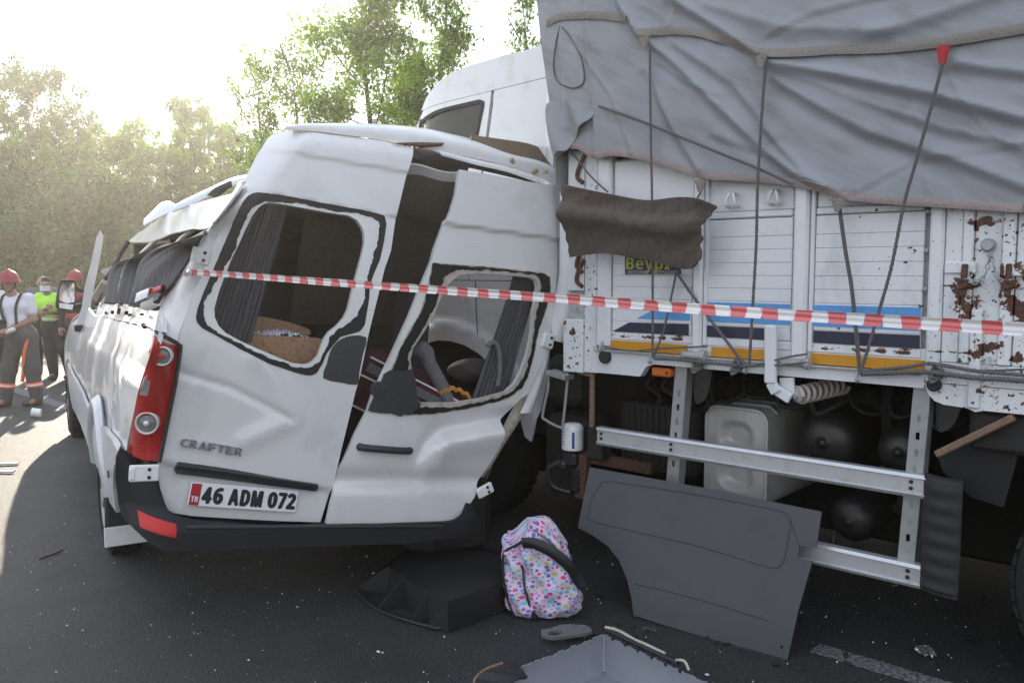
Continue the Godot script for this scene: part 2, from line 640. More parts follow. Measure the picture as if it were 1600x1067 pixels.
	M.rope = mat(Color(0.2, 0.185, 0.18), 0.9, 0.0, {"scale": 24.0, "tex": noise(19, 0.05, [Color(0.45, 0.45, 0.45), Color(1, 1, 1)], [0.3, 0.6])})
	M.strapred = mat(Color(0.42, 0.02, 0.03), 0.7)
	M.greypanel = mat(Color(0.068, 0.070, 0.076), 0.6, 0.0, {"scale": 1.3, "tex": scuff, "bump": fine, "bs": 0.05})
	M.tray = mat(Color(0.2, 0.21, 0.235), 0.5, 0.0, {"scale": 1.7, "tex": scuff})
	M.card = mat(Color(0.36, 0.21, 0.13), 0.85, 0.0, {"scale": 3.0, "tex": grime})
	M.bin = mat(Color(0.022, 0.022, 0.024), 0.45, 0.0, {"scale": 3.0, "tex": grime})
	M.maroon = mat(Color(0.07, 0.012, 0.016), 0.7, 0.0, {"scale": 8.0, "bump": fine, "bs": 0.2})
	M.greycloth = mat(Color(0.16, 0.16, 0.17), 0.85, 0.0, {"scale": 4.0, "tex": grime})
	M.orangecloth = mat(Color(0.4, 0.17, 0.03), 0.85)
	M.wood = mat(Color(0.23, 0.15, 0.1), 0.85, 0.0, {"scale": 4.0, "tex": grime})
	M.foil = mat(Color(0.55, 0.57, 0.55), 0.3, 0.7)
	M.glasscrumb = mat(Color(0.5, 0.58, 0.57), 0.15, 0.0, {"coat": 1.0})
	M.paint = mat(Color(0.2, 0.195, 0.19), 0.7, 0.0, {"world": true, "scale": 1.5, "tex": noise(20, 0.05, [Color(0.25, 0.25, 0.25), Color(0.7, 0.7, 0.7), Color(1, 1, 1)], [0.0, 0.4, 0.7], FastNoiseLite.TYPE_SIMPLEX_SMOOTH, 6)})

	M.tapered = mat(Color(0.68, 0.15, 0.145), 0.22, 0.0, {"back": Color(0.5, 0.05, 0.05), "coat": 0.5})
	M.tapewhite = mat(Color(0.8, 0.78, 0.77), 0.22, 0.0, {"back": Color(0.6, 0.57, 0.52), "coat": 0.5})

# paint chips and rust of the truck's side, 1.1 m square: chips thicken to the right, rust sits at seams and latches
func wear_map() -> ImageTexture:
	var n := 1024
	var img := Image.create(n, n, false, Image.FORMAT_RGB8)
	var nz := FastNoiseLite.new()
	nz.seed = 91
	nz.frequency = 0.012
	nz.fractal_octaves = 6
	nz.fractal_gain = 0.68
	var spots := [[Vector2(0.28, 1.68), 0.045, 0.07], [Vector2(0.271, 1.594), 0.035, 0.06], [Vector2(0.461, 1.638), 0.05, 0.13], [Vector2(0.406, 1.687), 0.012, 0.11], [Vector2(0.319, 1.583), 0.012, 0.14], [Vector2(0.35, 1.95), 0.055, 0.016], [Vector2(0.305, 1.814), 0.008, 0.12], [Vector2(0.417, 1.51), 0.014, 0.07], [Vector2(0.363, 1.443), 0.05, 0.03], [Vector2(0.466, 1.412), 0.03, 0.02], [Vector2(0.211, 1.423), 0.2, 0.004], [Vector2(0.236, 1.695), 0.04, 0.004], [Vector2(0.371, 1.263), 0.03, 0.025], [Vector2(-0.112, 1.409), 0.17, 0.008], [Vector2(-0.296, 1.404), 0.05, 0.005], [Vector2(-0.35 + 0.0, 1.41), 0.02, 0.01]]
	for py in n:
		var y := 2.25 - 1.1 * py / n
		for px in n:
			var x := -0.4 + 1.1 * px / n
			var f := 0.0
			for s in spots:
				var dx: float = (x - s[0].x) / s[1]
				if absf(dx) > 2.2:
					continue
				var dy: float = (y - s[0].y) / s[2]
				f = maxf(f, 1.0 - 0.5 * (dx * dx + dy * dy))
			var v := nz.get_noise_2d(px, py) * 1.5 + 0.5
			var c := Color(0.985, 0.985, 0.975)
			var g := nz.get_noise_2d(px * 0.35 + 700, py * 0.12)
			c = c.darkened(clampf(g * 0.16, 0.0, 0.12))
			if f > 0.0:
				var lv := v + f * 0.62
				if lv > 1.02:
					c = Color(0.26, 0.14, 0.1).lerp(Color(0.5, 0.28, 0.17), clampf(nz.get_noise_2d(px * 3, py * 3) + 0.4, 0, 1))
				elif lv > 0.94:
					c = c.lerp(Color(0.72, 0.55, 0.42), 0.6)
			img.set_pixel(px, py, c)
	var r := RandomNumberGenerator.new()
	r.seed = 8
	for k in 5200:
		var x := r.randf()
		var yy := r.randf()
		var keep := 0.05 + 0.12 * smoothstep(0.12, 0.46, x) + 0.75 * smoothstep(0.5, 0.78, x)
		if nz.get_noise_2d(x * 2200, yy * 2200 + 5000) < 0.02 or r.randf() > keep:
			continue
		var c := Vector2(x * n, yy * n)
		var big := 1.3 + 5.0 * pow(r.randf(), 5.0)
		var col := Color(0.24, 0.2, 0.19).lerp(Color(0.36, 0.22, 0.15), r.randf())
		for b in r.randi_range(2, 5):
			var o := c + Vector2(r.randfn() * big * 0.8, r.randfn() * big * 0.6)
			var rad := big * r.randf_range(0.4, 0.9)
			for py in range(int(o.y - rad), int(o.y + rad) + 2):
				for px in range(int(o.x - rad), int(o.x + rad) + 2):
					if px >= 0 and py >= 0 and px < n and py < n and Vector2(px, py).distance_to(o) < rad:
						img.set_pixel(px, py, col)
	return ImageTexture.create_from_image(img)

# white with rub marks, thin scratches and dust specks, repeating without a seam
func scuffs() -> ImageTexture:
	var n := 1024
	var img := Image.create(n, n, false, Image.FORMAT_RGB8)
	img.fill(Color(1, 1, 1))
	var nz := FastNoiseLite.new()
	nz.seed = 77
	nz.frequency = 0.004
	nz.fractal_octaves = 5
	nz.fractal_gain = 0.6
	for y in n / 2:
		for x in n / 2:
			var a := TAU * x * 2 / n
			var b := TAU * y * 2 / n
			var v := nz.get_noise_3d(cos(a) * 160.0 + cos(b) * 37.0, sin(a) * 160.0 + sin(b) * 61.0, cos(b) * 160.0 + sin(b) * 90.0)
			var g := 0.985 - 0.05 * smoothstep(0.05, 0.6, v)
			img.fill_rect(Rect2i(x * 2, y * 2, 2, 2), Color(g, g * 0.997, g * 0.99))
	var r := RandomNumberGenerator.new()
	r.seed = 21
	for k in 60:
		var p := Vector2(r.randf() * n, r.randf() * n)
		var d := Vector2.from_angle(r.randfn() * 0.7)
		var l := 8.0 + 90.0 * pow(r.randf(), 3.0)
		var dark := r.randf_range(0.62, 0.92)
		for s in int(l * 1.5):
			var q := p + d * (s / 1.5) + Vector2(0, sin(s * 0.05 + k) * 2.0)
			var f := lerpf(1.0, dark, sin(PI * s / (l * 1.5)))
			var ix := posmod(int(q.x), n)
			var iy := posmod(int(q.y), n)
			var c := img.get_pixel(ix, iy)
			img.set_pixel(ix, iy, Color(c.r * f, c.g * f, c.b * f * 0.98))
	for k in 700:
		var ix := r.randi() % n
		var iy := r.randi() % n
		var f := r.randf_range(0.55, 0.9)
		for o in [Vector2i(0, 0), Vector2i(1, 0), Vector2i(0, 1)]:
			if r.randf() < 0.7:
				img.set_pixel((ix + o.x) % n, (iy + o.y) % n, Color(f, f * 0.96, f * 0.9))
	return ImageTexture.create_from_image(img)

func ground() -> void:
	var b := MB.new()
	var tex := noise(30, 0.13, [Color(0.3, 0.3, 0.29), Color(0.7, 0.69, 0.68), Color(1.3, 1.27, 1.22), Color(5.5, 5.4, 5.2)], [0.2, 0.45, 0.68, 0.92], FastNoiseLite.TYPE_SIMPLEX_SMOOTH, 3, false, 1024)
	var road := mat(Color(0.05, 0.049, 0.048), 0.58, 0.0, {"world": true, "scale": 0.45, "tex": tex, "bump": noise(31, 0.3, [0.0, 1.0], [0.0, 1.0], FastNoiseLite.TYPE_SIMPLEX, 3, false, 1024, 0.8), "bs": 3.0, "spec": 0.6})
	road.detail_enabled = true
	road.detail_blend_mode = BaseMaterial3D.BLEND_MODE_MUL
	road.detail_albedo = noise(33, 0.012, [Color(0.62, 0.61, 0.6), Color(0.9, 0.9, 0.9), Color(1, 1, 1)], [0.15, 0.45, 0.8], FastNoiseLite.TYPE_SIMPLEX_SMOOTH, 7, false, 1024, 0.65)
	road.detail_uv_layer = BaseMaterial3D.DETAIL_UV_2
	road.uv2_triplanar = true
	road.uv2_world_triplanar = true
	road.uv2_scale = Vector3.ONE * 0.11
	b.quad(Vector3(-300, 0, -500), Vector3(300, 0, -500), Vector3(300, 0, 300), Vector3(-300, 0, 300), Vector3.UP)
	struct("road", b, road)
	# verge of bare soil and dry grass beyond the road
	var soil := MB.new()
	soil.quad(Vector3(-60, 0.05, -26), Vector3(40, 0.05, -28), Vector3(60, 0.05, -300), Vector3(-160, 0.05, -300), Vector3.UP)
	soil.quad(Vector3(-60, 0.05, -26), Vector3(40, 0.05, -28), Vector3(40, 0, -27.9), Vector3(-60, 0, -25.9), Vector3(0, 0.5, 1))
	struct("verge", soil, mat(Color(0.09, 0.075, 0.045), 0.95, 0.0, {"world": true, "scale": 0.4, "tex": noise(32, 0.05, [Color(0.5, 0.55, 0.4), Color(1, 1, 1)], [0.2, 0.8])}))
	# painted edge lines
	var l1 := MB.new()
	var a := Vector3(1.451, 0, -3.808)
	var d := (Vector3(1.837, 0, -3.462) - a).normalized()
	var w := Vector3(-d.z, 0, d.x) * 0.06
	for k in 1:
		var p0: Vector3 = a - d * 0.05 + Vector3(0, 0.004, 0)
		var p1: Vector3 = a + d * 3.0 + Vector3(0, 0.004, 0)
		l1.quad(p0 - w, p1 - w, p1 + w, p0 + w, Vector3.UP)
	struct("lane_line", l1, M.paint)
	var l2 := MB.new()
	var c := Vector3(-7.23, 0, -12.387)
	var e := Vector3(-5.028, 0, -10.179)
	var dd := (e - c).normalized()
	var ww := Vector3(-dd.z, 0, dd.x) * 0.09
	l2.quad(c - dd * 6.0 - ww + Vector3(0, 0.004, 0), e + dd * 4.0 - ww + Vector3(0, 0.004, 0), e + dd * 4.0 + ww + Vector3(0, 0.004, 0), c - dd * 6.0 + ww + Vector3(0, 0.004, 0), Vector3.UP)
	struct("lane_line_001", l2, M.paint)


func flat(z: float) -> Callable:
	return func(q: Vector2) -> Vector3: return Vector3(q.x, q.y, z)

func ext(x0: float, y0: float, z0: float, x1: float, y1: float, z1: float, bev := 0.004) -> MB:
	return MB.new().box(Vector3(x0 + x1, y0 + y1, z0 + z1) * 0.5, Vector3(absf(x1 - x0), absf(y1 - y0), absf(z1 - z0)), bev)

func wheel_parts(root: Node3D, c: Vector3, r: float, w: float, rim_r: float, outer := 1.0, rim_mat: Material = null, bs := Basis()) -> void:
	# axis along z; the outer face looks along outer * z
	var xf := Transform3D(bs * Basis(Vector3.RIGHT, Vector3(0, 0, outer), Vector3(0, -outer, 0)), c)
	var tb := MB.new()
	tb.lathe(P2([rim_r, -w, rim_r + 0.01, -w - 0.004, r - 0.06, -w - 0.012, r - 0.012, -w + 0.012, r, -w + 0.05, r, -0.05, r - 0.012, -0.012, r - 0.06, 0.012, r - 0.1, 0.014, r - 0.105, 0.008, rim_r + 0.05, 0.012, rim_r + 0.045, 0.006, rim_r, -0.004]), xf, 48, true)
	# tread blocks
	for k in 44:
		for s in 3:
			var a := TAU * (k + (0.5 if s == 1 else 0.0)) / 44.0
			var m := Vector3(cos(a), 0, sin(a)) * (r + 0.003)
			m.y = -w * (0.22 + 0.28 * s)
			tb.box(xf * m, Vector3(0.018, TAU * r / 44 * 0.72, w * 0.24), 0.003, xf.basis * Basis(Vector3(cos(a), 0, sin(a)), Vector3(-sin(a), 0, cos(a)), Vector3(0, -1, 0)))
	var ty := part(root, "wheel", tb, M.tyre)
	var rb := MB.new()
	rb.lathe(P2([rim_r + 0.004, -0.002, rim_r - 0.012, 0.004, rim_r - 0.03, -0.05, rim_r * 0.62, -0.09, rim_r * 0.55, -0.05, rim_r * 0.34, -0.035, rim_r * 0.3, 0.01, 0.0001, 0.016]), xf, 40, true)
	for k in 8:
		var a := TAU * k / 8
		rb.lathe(P2([0.016, 0, 0.016, 0.03, 0.0001, 0.03]), xf * Transform3D(Basis(), Vector3(cos(a) * rim_r * 0.46, -0.045, sin(a) * rim_r * 0.46)), 6)
	part(ty, "rim", rb, rim_mat if rim_mat else M.galv)

func truck() -> void:
	var t := thing("truck", "white cargo truck with a sleeperless cab and chipped drop-side body, hit by the minibus", "truck", TRUCK)
	# ---- cab: side skin in separate panels over a dark inner shell
	var roofl := P2([-2.15,3.144, -2.201,3.141, -2.398,3.125, -2.545,3.126, -2.703,3.12, -2.819,3.114, -2.933,3.103, -3.007,3.093, -3.069,3.077, -3.145,3.054, -3.21,3.025, -3.315,2.97, -3.39,2.896])
	var seam0 := Vector2(-3.353, 2.896)
	var seam1 := Vector2(-2.129, 2.942)
	var rearx := -2.123
	var cap := PackedVector2Array()
	cap.append(Vector2(rearx, Vector2(-2.14, 3.144).y))
	for q in roofl.slice(1):
		cap.append(q)
	cap.append(seam0)
	cap.append(Vector2(rearx, seam1.y))
	var fcab := func(q: Vector2) -> Vector3:
		# tumblehome towards the roof, corner rounding at the front
		var z := -0.28 - 0.02 * smoothstep(1.9, 3.0, q.y) - 0.10 * pow(maxf(0.0, (-3.04 - q.x) / 0.45), 2.0)
		return Vector3(q.x, q.y, z)
	part(t, "roof_cap", MB.new().sheet(cap, [], fcab, 0.02, 0.06), M.cab)
	var g := 0.004
	var dv0 := Vector2(-2.618, 2.925)
	var dv1 := Vector2(-2.673, 2.624)
	var dslope := (dv1.x - dv0.x) / (dv1.y - dv0.y)
	var dx := func(y: float) -> float: return dv0.x + dslope * (y - dv0.y)
	var sy := func(x: float) -> float: return seam0.y + (seam1.y - seam0.y) * (x - seam0.x) / (seam1.x - seam0.x)
	var win := smooth2(P2([-3.426,2.78, -3.371,2.818, -3.258,2.84, -3.141,2.854, -2.947,2.862, -2.779,2.867, -2.75,2.865, -2.727,2.854, -2.724,2.829, -2.775,2.645, -2.799,2.489, -3.101,2.407, -3.397,2.362]), 2)
	var frontx := seam0.x - 0.02
	var door := PackedVector2Array([Vector2(dx.call(1.696) - g, 1.696), Vector2(dx.call(2.77) - g, sy.call(dv0.x) - g), seam0 + Vector2(0, -g), Vector2(-3.466, 2.807), Vector2(frontx - 0.13, 2.34), Vector2(frontx - 0.17, 1.696)])
	var dr := part(t, "cab_door", MB.new().sheet(door, [win], fcab, 0.03, 0.06), M.cab)
	var rub := MB.new().sheet(Geometry2D.offset_polygon(win, 0.012)[0], [Geometry2D.offset_polygon(win, -0.012)[0]], func(q: Vector2) -> Vector3: return fcab.call(q) + Vector3(0, 0, 0.004), 0.012, 0.05)
	part(dr, "window_seal", rub, M.rubber)
	var pane := MB.new().sheet(win, [], func(q: Vector2) -> Vector3: return fcab.call(q) + Vector3(0, 0, -0.012), 0.0, 0.1)
	part(dr, "window_pane", pane, M.glass)
	var back := PackedVector2Array([Vector2(rearx, 1.696), Vector2(rearx, seam1.y - g), Vector2(dx.call(2.87) + g, sy.call(dv0.x) - g), Vector2(dx.call(1.696) + g, 1.696)])
	var emb := rrect(dx.call(2.23) + 0.06, 2.07, rearx - 0.05, 2.85, 0.03)
	var fback := func(q: Vector2) -> Vector3:
		var p: Vector3 = fcab.call(q)
		if Geometry2D.is_point_in_polygon(q, emb):
			p.z -= 0.006
		return p
	part(t, "cab_rear_panel", MB.new().sheet(back, [], fback, 0.02, 0.025), M.cab)
	# wing with the wheel arch, lower step
	var wing := PackedVector2Array([Vector2(-2.268, 0.676), Vector2(-2.161, 1.052), Vector2(rearx - 0.01, 1.691), Vector2(frontx - 0.17, 1.691), Vector2(frontx - 0.2, 0.52), Vector2(-3.79, 0.52)])
	for k in 17:
		var a := PI - PI * k / 16.0 * 0.93
		wing.append(Vector2(-3.04 + 0.74 * cos(a), 0.54 + 0.74 * sin(a)))
	var fw := func(q: Vector2) -> Vector3:
		var d := absf(q.distance_to(Vector2(-3.04, 0.54)) - 0.74)
		return fcab.call(q) + Vector3(0, 0, 0.03 * smoothstep(0.16, 0.1, d))
	var wg := part(t, "front_wing", MB.new().sheet(wing, [], fw, 0.02, 0.04), M.cab)
	var seamv := MB.new().bar(Vector3(-2.778, 1.686, -0.278), Vector3(-2.773, 1.482, -0.278), 0.008, 0.004)
	seamv.bar(Vector3(-2.773, 1.482, -0.278), Vector3(-2.73, 1.342, -0.2465), 0.008, 0.004)
	part(wg, "panel_seam", seamv, M.dark)
	# inner shell, roof, front, far side
	var shell := MB.new()
	var prof := PackedVector2Array()
	prof.append(Vector2(rearx, Vector2(-2.14, 3.144).y))
	for q in roofl.slice(1):
		prof.append(q)
	prof.append(Vector2(-3.466, 2.807))
	prof.append(Vector2(frontx - 0.13, 2.34))
	prof.append(Vector2(frontx - 0.2, 1.2))
	prof.append(Vector2(frontx - 0.2, 0.5))
	var froof := func(u: float, w: float) -> Vector3:
		var k := u * (prof.size() - 1)
		var i := mini(int(k), prof.size() - 2)
		var q := prof[i].lerp(prof[i + 1], k - i)
		var cut := 0.10 * (pow(maxf(0.0, 1.0 - w / 0.06), 2.0) + pow(maxf(0.0, (w - 0.94) / 0.06), 2.0))
		var dd := (prof[i + 1] - prof[i]).orthogonal().normalized()
		var p := Vector3(q.x, q.y, 0) - Vector3(dd.x, dd.y, 0) * cut
		p.z = fcab.call(q).z - 2.3 * w
		return p
	part(t, "cab_roof", MB.new().grid(froof, 48, 30, 0.02, true), M.cab)
	var inn := MB.new()
	inn.box(Vector3(-2.95, 1.15, -1.45), Vector3(1.4, 0.95, 2.0), 0.02)
	inn.box(Vector3(-2.16, 2.2, -1.42), Vector3(0.04, 1.6, 2.1), 0.02)
	inn.box(Vector3(-2.9, 2.3, -2.5), Vector3(1.4, 1.4, 0.03), 0.0)
	part(t, "cab_interior", inn, M.dark)
	for z in [-0.85, -2.0]:
		part(t, "cab_seat", MB.new().box(Vector3(-2.6, 2.0, z), Vector3(0.16, 0.9, 0.5), 0.06), M.seat)
	# fairing pillar between cab and body
	part(t, "air_duct", MB.new().tube(P3([-1.84, 2.62, -0.1, -1.84, 1.75, -0.1, -1.86, 1.55, -0.1, -1.93, 1.36, -0.1]), [0.062, 0.062, 0.075, 0.06], 20), M.cab)
	# ---- load body
	var fr := MB.new()
	fr.box(Vector3(2.2, 1.30, -1.2), Vector3(8.0, 0.07, 2.36), 0.01)
	part(t, "load_floor", fr, M.dark)
	var bulk := ext(-1.79, 1.2, -2.4, -1.75, 3.1, -0.03)
	part(t, "front_bulkhead", bulk, M.truck)
	part(t, "far_side_wall", ext(-1.79, 1.2, -2.42, 6.2, 2.2, -2.38), M.truck)
	part(t, "load", ext(-1.7, 1.36, -2.3, 6.1, 3.3, -0.12, 0.1), M.dark)
	var plu := part(t, "corner_plate", ext(-1.775, 1.645, -0.06, -1.662, 2.42, 0.006), M.truck)
	part(t, "corner_plate", ext(-1.80, 1.185, -0.06, -1.66, 1.485, 0.012), M.chip)
	part(t, "corner_backing", ext(-1.78, 1.47, -0.07, -1.66, 1.66, -0.012), M.grimy)
	var pa := part(t, "corner_post", ext(-1.657, 1.19, -0.06, -1.572, 2.42, 0.004), M.rusty)
	part(t, "corner_post", ext(-1.566, 1.34, -0.05, -1.476, 2.42, 0.02, 0.012), M.truck)
	for k in 3:
		var hk := MB.new()
		var y: float = [2.27, 1.78, 1.70][k]
		hk.tube(smooth3(P3([-1.655, y + 0.12, 0.012, -1.69, y + 0.05, 0.02, -1.70, y, 0.018, -1.66, y - 0.03, 0.02]), 4), [0.012], 8)
		part(t, "tie_hook", hk, M.rust)
	# bottom rail with its drop plate
	var rail := P2([-1.587,1.322, -1.603,1.196, -1.283,1.197, -1.267,1.219, -1.252,1.244, -1.232,1.257, -1.201,1.268])
	rail.append(Vector2(0.13, 1.263))
	rail.append(Vector2(0.13, 1.326))
	part(t, "bottom_rail", MB.new().sheet(rail, [], flat(0.006), 0.05, 0.3), M.truck)
	part(t, "rail_ledge", ext(-1.575, 1.318, 0.007, 0.12, 1.328, 0.03, 0.002), M.grimy)
	part(t, "rail_back", ext(-1.56, 1.33, -0.06, 0.13, 1.428, -0.004, 0.003), M.truck)
	var strips := [[-1.476, -1.005], [-0.868, -0.572], [-0.362, 0.127]]
	for s in strips:
		part(t, "reflective_strip", ext(s[0], 1.331, -0.003, s[1], 1.381, 0.003, 0.001), M.amberstrip)
	# drop-side boards: planks in frames
	var ys := [1.43, 1.487, 1.548, 1.609, 1.671, 1.732, 1.794, 1.857, 1.919, 2.003]
	var boards := [[-1.468, -0.982, 2.035, 0], [-0.897, -0.462, 2.003, 1], [-0.354, 0.108, 2.003, 2]]
	for bd in boards:
		var x0: float = bd[0]
		var x1: float = bd[1]
		var pm: Material = M.chip if bd[3] == 2 else M.truck
		var sb := part(t, "side_board", ext(x0 - 0.012, 1.385, -0.05, x1 + 0.012, 2.35, -0.024, 0.0), M.grimy)
		for k in ys.size() - 1:
			var y1: float = ys[k + 1] if k < ys.size() - 2 else float(bd[2])
			part(sb, "plank", ext(x0, ys[k] + 0.0004, -0.024, x1, y1 - 0.0004, 0.0 + 0.001 * rng.randf(), 0.0025), pm)
		part(sb, "top_plank", ext(x0, float(bd[2]) + 0.004, -0.03, x1, float(bd[2]) + 0.035, 0.006, 0.006), pm)
		part(sb, "top_plank", ext(x0, float(bd[2]) + 0.037, -0.03, x1, 2.34, -0.006, 0.005), pm)
		part(sb, "lower_frame", ext(x0 - 0.005, 1.386, -0.03, x1 + 0.005, 1.427, 0.001, 0.004), M.rusty if bd[3] != 1 else M.truck)
		var lb := PackedVector2Array([Vector2(x0, 1.505), Vector2(x1 - 0.004, 1.505), Vector2(x1 - 0.004, 1.601), Vector2(x0, 1.601)])
		var nv := PackedVector2Array([Vector2(x0 + 0.004, 1.431), Vector2(x1 - 0.002, 1.431), Vector2(x1 - 0.002, 1.485), Vector2(x0 + 0.004, 1.485)])
		if bd[3] == 0:
			lb = P2([-1.308,1.505, -0.993,1.505, -0.983,1.597, -1.114,1.599])
			nv = P2([-1.459,1.431, -1.356,1.482, -0.996,1.487, -0.995,1.431])
		elif bd[3] == 1:
			nv[1].x = -0.585
			nv[2].x = -0.585
		part(sb, "light_blue_stripe", MB.new().sheet(lb, [], flat(0.0045), 0.0025, 0.4), M.lightblue)
		part(sb, "navy_stripe", MB.new().sheet(nv, [], flat(0.0048), 0.0025, 0.4), M.navy)
		for k in 4:
			var st := MB.new().lathe(P2([0.011, 0, 0.011, 0.012, 0.006, 0.018, 0.0001, 0.018]), Transform3D(Basis(Vector3.RIGHT, Vector3.BACK, Vector3.DOWN), Vector3(x1 + 0.014, 1.52 + 0.16 * k, 0.0)), 10)
			part(sb, "hinge_stud", st, M.galv)
	# sticker
	var sk := P2([-1.389,1.832, -1.05,1.812, -1.045,1.739, -1.386,1.738])
	var stk := part(t, "sticker", MB.new().sheet(sk, [], flat(0.0045), 0.003, 0.4), M.navy)
	var s0 := Vector3(-1.381, 1.781, 0)
	var s1 := Vector3(-1.102, 1.779, 0)
	text(stk, "sticker_lettering", "Beypİ", Vector3(-1.244, 1.793, 0) + Vector3(0, 0, 0.005), s1 - s0, 0.27, 0.1, 0.003, M.yellow)
	text(stk, "sticker_small_lettering", "KESTANE   BEYPAZARI", Vector3(-1.212, 1.75, 0) + Vector3(0, 0, 0.005), s1 - s0, 0.31, 0.017, 0.002, M.grimy)
	# upright posts of the side
	part(t, "side_post", ext(-0.968, 1.335, -0.05, -0.915, 2.30, 0.03, 0.012), M.truck)
	part(t, "side_post", ext(-0.913, 1.385, -0.05, -0.893, 2.30, 0.012, 0.004), M.truck)
	part(t, "side_post", ext(-0.447, 1.335, -0.05, -0.378, 2.15, 0.035, 0.012), M.truck)
	part(t, "side_post", ext(-0.376, 1.385, -0.05, -0.356, 2.15, 0.012, 0.004), M.truck)
	part(t, "side_post", ext(0.134, 1.29, -0.05, 0.19, 2.15, 0.03, 0.01), M.chips)
	for x in [-0.94, -0.41]:
		var sh := MB.new()
		sh.lathe(P2([0.0001, 0.13, 0.02, 0.13, 0.02, 0.02, 0.028, 0.018, 0.028, 0, 0.0001, 0]), Transform3D(Basis(Vector3(0, 1, 0), Vector3(-1, 0, 0), Vector3(0, 0, 1)), Vector3(x + 0.06, 1.335, 0.035)), 12)
		part(t, "post_shackle", sh, M.grimy)
	for x in [-0.76, -0.545]:
		var hd := MB.new()
		for e in [-0.022, 0.022]:
			hd.tube(smooth3(P3([x + e, 2.065, 0.0, x + e, 2.068, 0.035, x + e * 0.9, 2.10, 0.04, x + e * 0.4, 2.125, 0.03, x + e * 0.2, 2.125, -0.01]), 4), [0.008], 8)
		part(t, "board_handle", hd, M.truck)
	# rear part of the side, badly chipped
	part(t, "rear_plate", ext(0.192, 1.38, -0.05, 0.256, 2.15, 0.012, 0.003), M.chips)
	part(t, "rear_plate", ext(0.192, 1.29, -0.06, 1.6, 1.378, 0.012, 0.003), M.chips)
	part(t, "rear_strip", ext(0.259, 1.38, -0.05, 0.298, 2.15, 0.022, 0.005), M.rusty)
	part(t, "rusty_panel", ext(0.30, 1.38, -0.05, 0.398, 2.055, 0.005, 0.003), M.rusty, "white steel panel eaten by brown rust at its edges")
	part(t, "bare_plate", ext(0.30, 2.057, -0.05, 0.398, 2.15, 0.007, 0.003), M.galv)
	part(t, "rear_strip", ext(0.40, 1.38, -0.05, 0.446, 2.15, 0.022, 0.005), M.rusty)
	part(t, "rear_board", ext(0.449, 1.38, -0.05, 1.2, 2.15, 0.004, 0.003), M.rusty)
	part(t, "rear_board", ext(1.21, 1.38, -0.05, 6.2, 2.15, 0.004, 0.003), M.chips)
	part(t, "latch_bar", ext(0.195, 1.745, 0.012, 0.31, 1.79, 0.024, 0.003), M.chips)
	part(t, "latch_bar", ext(0.40, 1.735, 0.022, 0.75, 1.78, 0.034, 0.003), M.chips)
	var apron := PackedVector2Array([Vector2(0.13, 1.288), Vector2(0.15, 1.24), Vector2(0.175, 1.215), Vector2(0.21, 1.203), Vector2(0.3, 1.197), Vector2(0.33, 1.185), Vector2(0.36, 1.194), Vector2(1.6, 1.19), Vector2(1.6, 1.288)])
	part(t, "apron", MB.new().sheet(apron, [], flat(0.012), 0.05, 0.3), M.chips)
	part(t, "apron_rib", ext(0.30, 1.2, 0.014, 0.345, 1.6, 0.026, 0.006), M.chips)
	var pad := MB.new().lathe(P2([0.028, 0, 0.028, 0.02, 0.022, 0.026, 0.0001, 0.026]), Transform3D(Basis(Vector3.RIGHT, Vector3.BACK, Vector3.DOWN), Vector3(0.174, 1.284, 0) + Vector3(0, 0, 0.012)), 20)
	part(t, "rubber_buffer", pad, M.rubber)
	var pad2 := MB.new().lathe(P2([0.036, 0, 0.036, 0.02, 0.03, 0.026, 0.0001, 0.026]), Transform3D(Basis(Vector3.RIGHT, Vector3.BACK, Vector3.DOWN), Vector3(-1.504, 1.287, 0) + Vector3(0, 0, 0.006)), 20)
	part(t, "rubber_buffer", pad2, M.rubber)
	var hook := MB.new().lathe(P2([0.0001, 0.03, 0.02, 0.03, 0.026, 0.02, 0.026, 0, 0.0001, 0]), Transform3D(Basis(Vector3.RIGHT, Vector3.BACK, Vector3.DOWN), Vector3(0.351, 1.857, 0) + Vector3(0, 0, 0.004)), 16)
	hook.bar(Vector3(0.351, 1.857, 0) + Vector3(0, 0, 0.02), Vector3(0.352, 1.829, 0) + Vector3(0, 0, 0.02), 0.03, 0.012)
	part(t, "chain_hook", hook, M.galv)
	for q in [Vector3(0.273, 1.722, 0), Vector3(0.431, 1.722, 0)]:
		var lt := MB.new().lathe(P2([0.0001, 0.04, 0.018, 0.04, 0.024, 0.02, 0.024, 0, 0.0001, 0]), Transform3D(Basis(Vector3.RIGHT, Vector3.BACK, Vector3.DOWN), q + Vector3(0, -0.02, 0.022)), 14)
		lt.bar(q + Vector3(0, 0.06, 0.03), q + Vector3(0, -0.07, 0.045), 0.022, 0.02)
		lt.bar(q + Vector3(-0.03, 0, 0.04), q + Vector3(0.03, -0.03, 0.04), 0.018, 0.018)
		part(t, "latch", lt, M.rust)
	for q in [Vector3(-1.205, 1.298, 0), Vector3(-0.667, 1.288, 0), Vector3(-0.138, 1.291, 0), Vector3(-1.518, 1.348, 0), Vector3(0.371, 1.379, 0)]:
		part(t, "rope_hook", MB.new().tube(smooth3(PackedVector3Array([q + Vector3(0, 0.03, 0.01), q + Vector3(0, 0.01, 0.035), q + Vector3(0, -0.015, 0.045), q + Vector3(0, -0.02, 0.02)]), 4), [0.007], 8), M.grimy)
	# marker lamp
	var ml := part(t, "marker_lamp", ext(-1.215, 1.205, -0.05, -1.1, 1.252, 0.004, 0.008), M.orange)
	part(ml, "lamp_screw", MB.new().lathe(P2([0.007, 0, 0.007, 0.004, 0.0001, 0.005]), Transform3D(Basis(Vector3.RIGHT, Vector3.BACK, Vector3.DOWN), Vector3(-1.12, 1.228, 0.004)), 8), M.dark)
